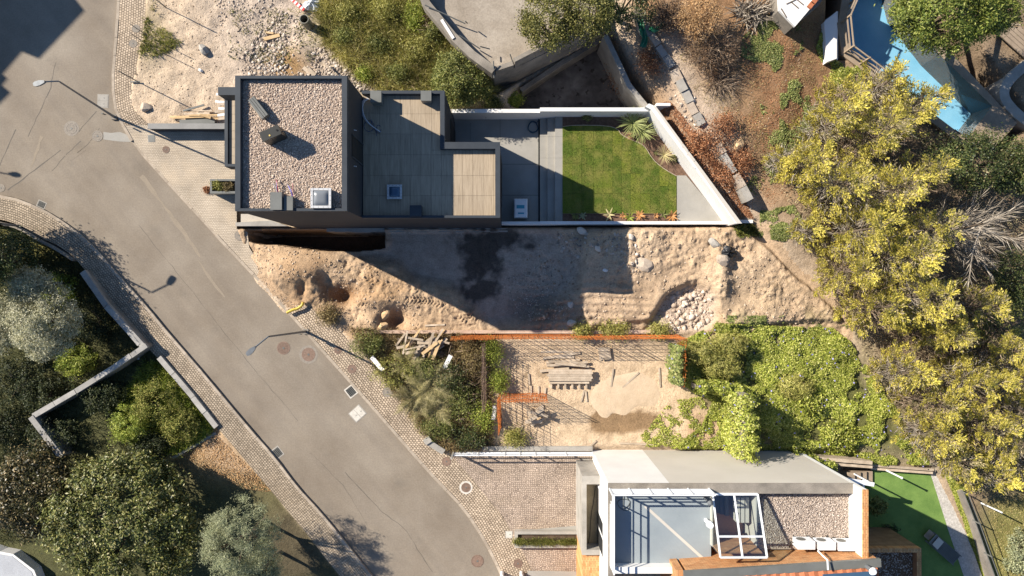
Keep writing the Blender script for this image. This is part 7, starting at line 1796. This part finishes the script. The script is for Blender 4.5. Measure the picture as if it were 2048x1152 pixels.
palm(818,725,14,1.2,'smaller palm beside the splintered boards heap',M_FROND,3)
palm(875,815,14,1.2,'low palm in front of the green bush above the pillar',M_FROND,4)
# --- garden plants
M_YUC=lm('yucca_leaf',[(0,(.14,.19,.05)),(.5,(.29,.33,.11)),(1,(.5,.49,.24))],transl=.25,big=.15)
M_YUCY=lm('striped_yucca',[(0,(.34,.3,.1)),(.5,(.55,.47,.22)),(1,(.68,.6,.36))],transl=.2,big=.1)
palm(1262,250,80,.85,'large spiky green yucca in the corner planting bed, upper one',M_YUC,11,'yucca',.35,.25,.05,'yucca',False)
palm(1281,266,70,.8,'second spiky green yucca just right of the upper one',M_YUC,12,'yucca',.3,.3,.045,'yucca',False)
palm(1327,311,36,.6,'pale yellow striped yucca in the corner planting bed',M_YUCY,13,'yucca',.15,.1,.035,'yucca',False)
shrub('garden_shrub','small round shrub in the north planting bed',1173,234,(.26,.22,.28),MIDG(),26,50,.06,.03,430,clr=.07)
shrub('garden_shrub','small orange flowering plant by the large yuccas',1263,273,(.16,.14,.15),TANL(),16,40,.05,.025,431,clr=.05)
shrub('garden_shrub','low green shrub right of the striped yucca',1346,318,(.22,.2,.2),MIDG(),16,40,.05,.025,432,clr=.05)
shrub('garden_shrub','tiny green tuft left of the striped yucca',1311,306,(.1,.1,.1),MIDG(),10,30,.05,.02,433,clr=.04)
M_ORG=lm('orange_leaf',[(0,(.32,.13,.04)),(.5,(.52,.24,.08)),(1,(.64,.4,.18))],transl=.2,big=.15)
for k,(x,y,mt,lab) in enumerate([(1246,432,M_ORG,'orange leaved plant nearest the shade in the south bed'),(1279,431,M_ORG,'orange leaved plant in the middle of the south bed'),(1311,432,M_ORG,'small orange plant right of middle in the south bed'),(1343,432,M_ORG,'large orange leaved plant at the right end of the south bed'),(1218,430,M_YUCY,'pale banana leaf plant at the lawn shadow tip'),(1258,436,BRIGHT(),'broad green leaved plant between orange plants'),(1326,430,MIDG(),'dark green upright plant beside the large orange one'),(1165,432,GREYG(),'shaded pale plant in the dark part of the south bed'),(1150,434,MIDG(),'shaded green plant in the dark part of the south bed')]):
    palm(x,y,(7,11,6,12,6,8,5,7,8)[k],(.24,.3,.2,.36,.42,.34,.34,.26,.26)[k],lab,mt,440+k,'bed_plant',.06,.4,.11,'plant',False)
# planter plants
r=np.random.default_rng(5)
for (lab,px,py,z,sp,mt,sd) in (('yellow green tuft in the dark street planter',437,373,.6,(.28,.25,.2),YELG(),1),('brownish shrub in the dark street planter',458,374,.6,(.25,.25,.15),lm('dry_green',[]),2),('red leaved weed beside the street planter',414,379,.12,(.1,.08,.08),DRY(),3)):
    c=G(px,py,z); t=thing('planter_plant',lab,'plant',c); (v,f),C0=crown_cloud(c+Vector((0,0,.05)),sp,26,40,.06,.1,.03,470+sd); np_mesh('foliage',v,f,mt,t)
for k,(px,lab) in enumerate(((1042,'grass clump at the left end of the driveway planter'),(1072,'grass clump left of the pale stones in the driveway planter'),(1098,'grass clump between the stones of the driveway planter'),(1130,'tall grass clump right of the stones in the driveway planter'),(1158,'grass clump at the right end of the driveway planter'))):
    c=G(px,1081,.35); t=thing('planter_grass',lab,'grass',c); n=700; rr=np.random.default_rng(480+k); P=np.c_[c.x+rr.normal(size=n)*.2,np.clip(c.y+rr.normal(size=n)*.09,c.y-.2,c.y+.2),np.full(n,.48)]; D=unit(np.c_[rr.normal(size=(n,2))*.6,np.ones(n)]); v,f=quads(P+D*.08,D,unit(np.cross(D,rr.normal(size=(n,3)))),rr.uniform(.12,.3,n),np.full(n,.022)); np_mesh('blades',v,f,GRASS(),t)
for k,(px,py) in enumerate(((1085,1080),(1115,1082),(1120,1079))):
    o=boulder(px,py,.13,('pale round stone left of middle in the driveway planter','pale stone right of middle in the driveway planter','smaller stone touching the pale one in the driveway planter')[k],M_BLD,60+k,name='planter_stone',cat='stone'); o.location.z=.38
c=G(1752,1012,.6); t=thing('potted_plant','leafy plant growing in the terracotta pot','plant',c); (v,f),C0=crown_cloud(c,(.38,.38,.35),40,50,.1,.12,.05,490); np_mesh('foliage',v,f,MIDG(),t)
shrub('garden_bush','dark bush against the timber wing of neighbour house',1772,1060,(.6,.4,.4),DARKG(),30,60,.09,.05,491)
shrub('garden_bush','pale green bush at the lower right corner',2030,1100,(1.0,1.2,.9),GREYG(),70,80,.09,.05,492)
blades('dry_lawn','dry yellowish lawn right of the boundary wall',[(1965,1000),(2120,960),(2120,1200),(2010,1200)],9000,.04,.12,STRAW(),122,lean=1.2,w=.01)
# fine grass on the turf lawn
pg=scatter_in(G2([(1126,260),(1236,262),(1300,312),(1352,353),(1352,426),(1126,426)],ZL),20000,130); r=np.random.default_rng(130); n=len(pg)
D=unit(np.c_[r.normal(size=(n,2))*.8,np.ones(n)]); L_=r.uniform(.03,.07,n); v,f=quads(np.c_[pg,np.full(n,ZL+.025)],D,unit(np.cross(D,r.normal(size=(n,3)))),L_,np.full(n,.014))
stuff(np_mesh('lawn_grass',v,f,lm('lawn_blade',[(0,(.05,.085,.012)),(.5,(.12,.165,.026)),(1,(.27,.27,.07))],transl=.25,big=.3,bscale=1.4),lawn))
# ------------------------------------------------------------------ origins of single-mesh things at their base
bpy.context.view_layer.update()
for o in list(col.objects):
    if o.type == 'MESH' and o.parent is None and not o.children and o.get('kind') != 'structure' and o.data.users == 1 and o.location.length < 1e-6 and len(o.data.vertices):
        n = len(o.data.vertices); a = np.empty(n*3, np.float32); o.data.vertices.foreach_get('co', a); a = a.reshape(-1,3)
        c = np.array([(a[:,0].min()+a[:,0].max())/2, (a[:,1].min()+a[:,1].max())/2, a[:,2].min()], np.float32)
        o.data.vertices.foreach_set('co', (a-c).ravel()); o.location = Vector(c.tolist()); o.data.update()
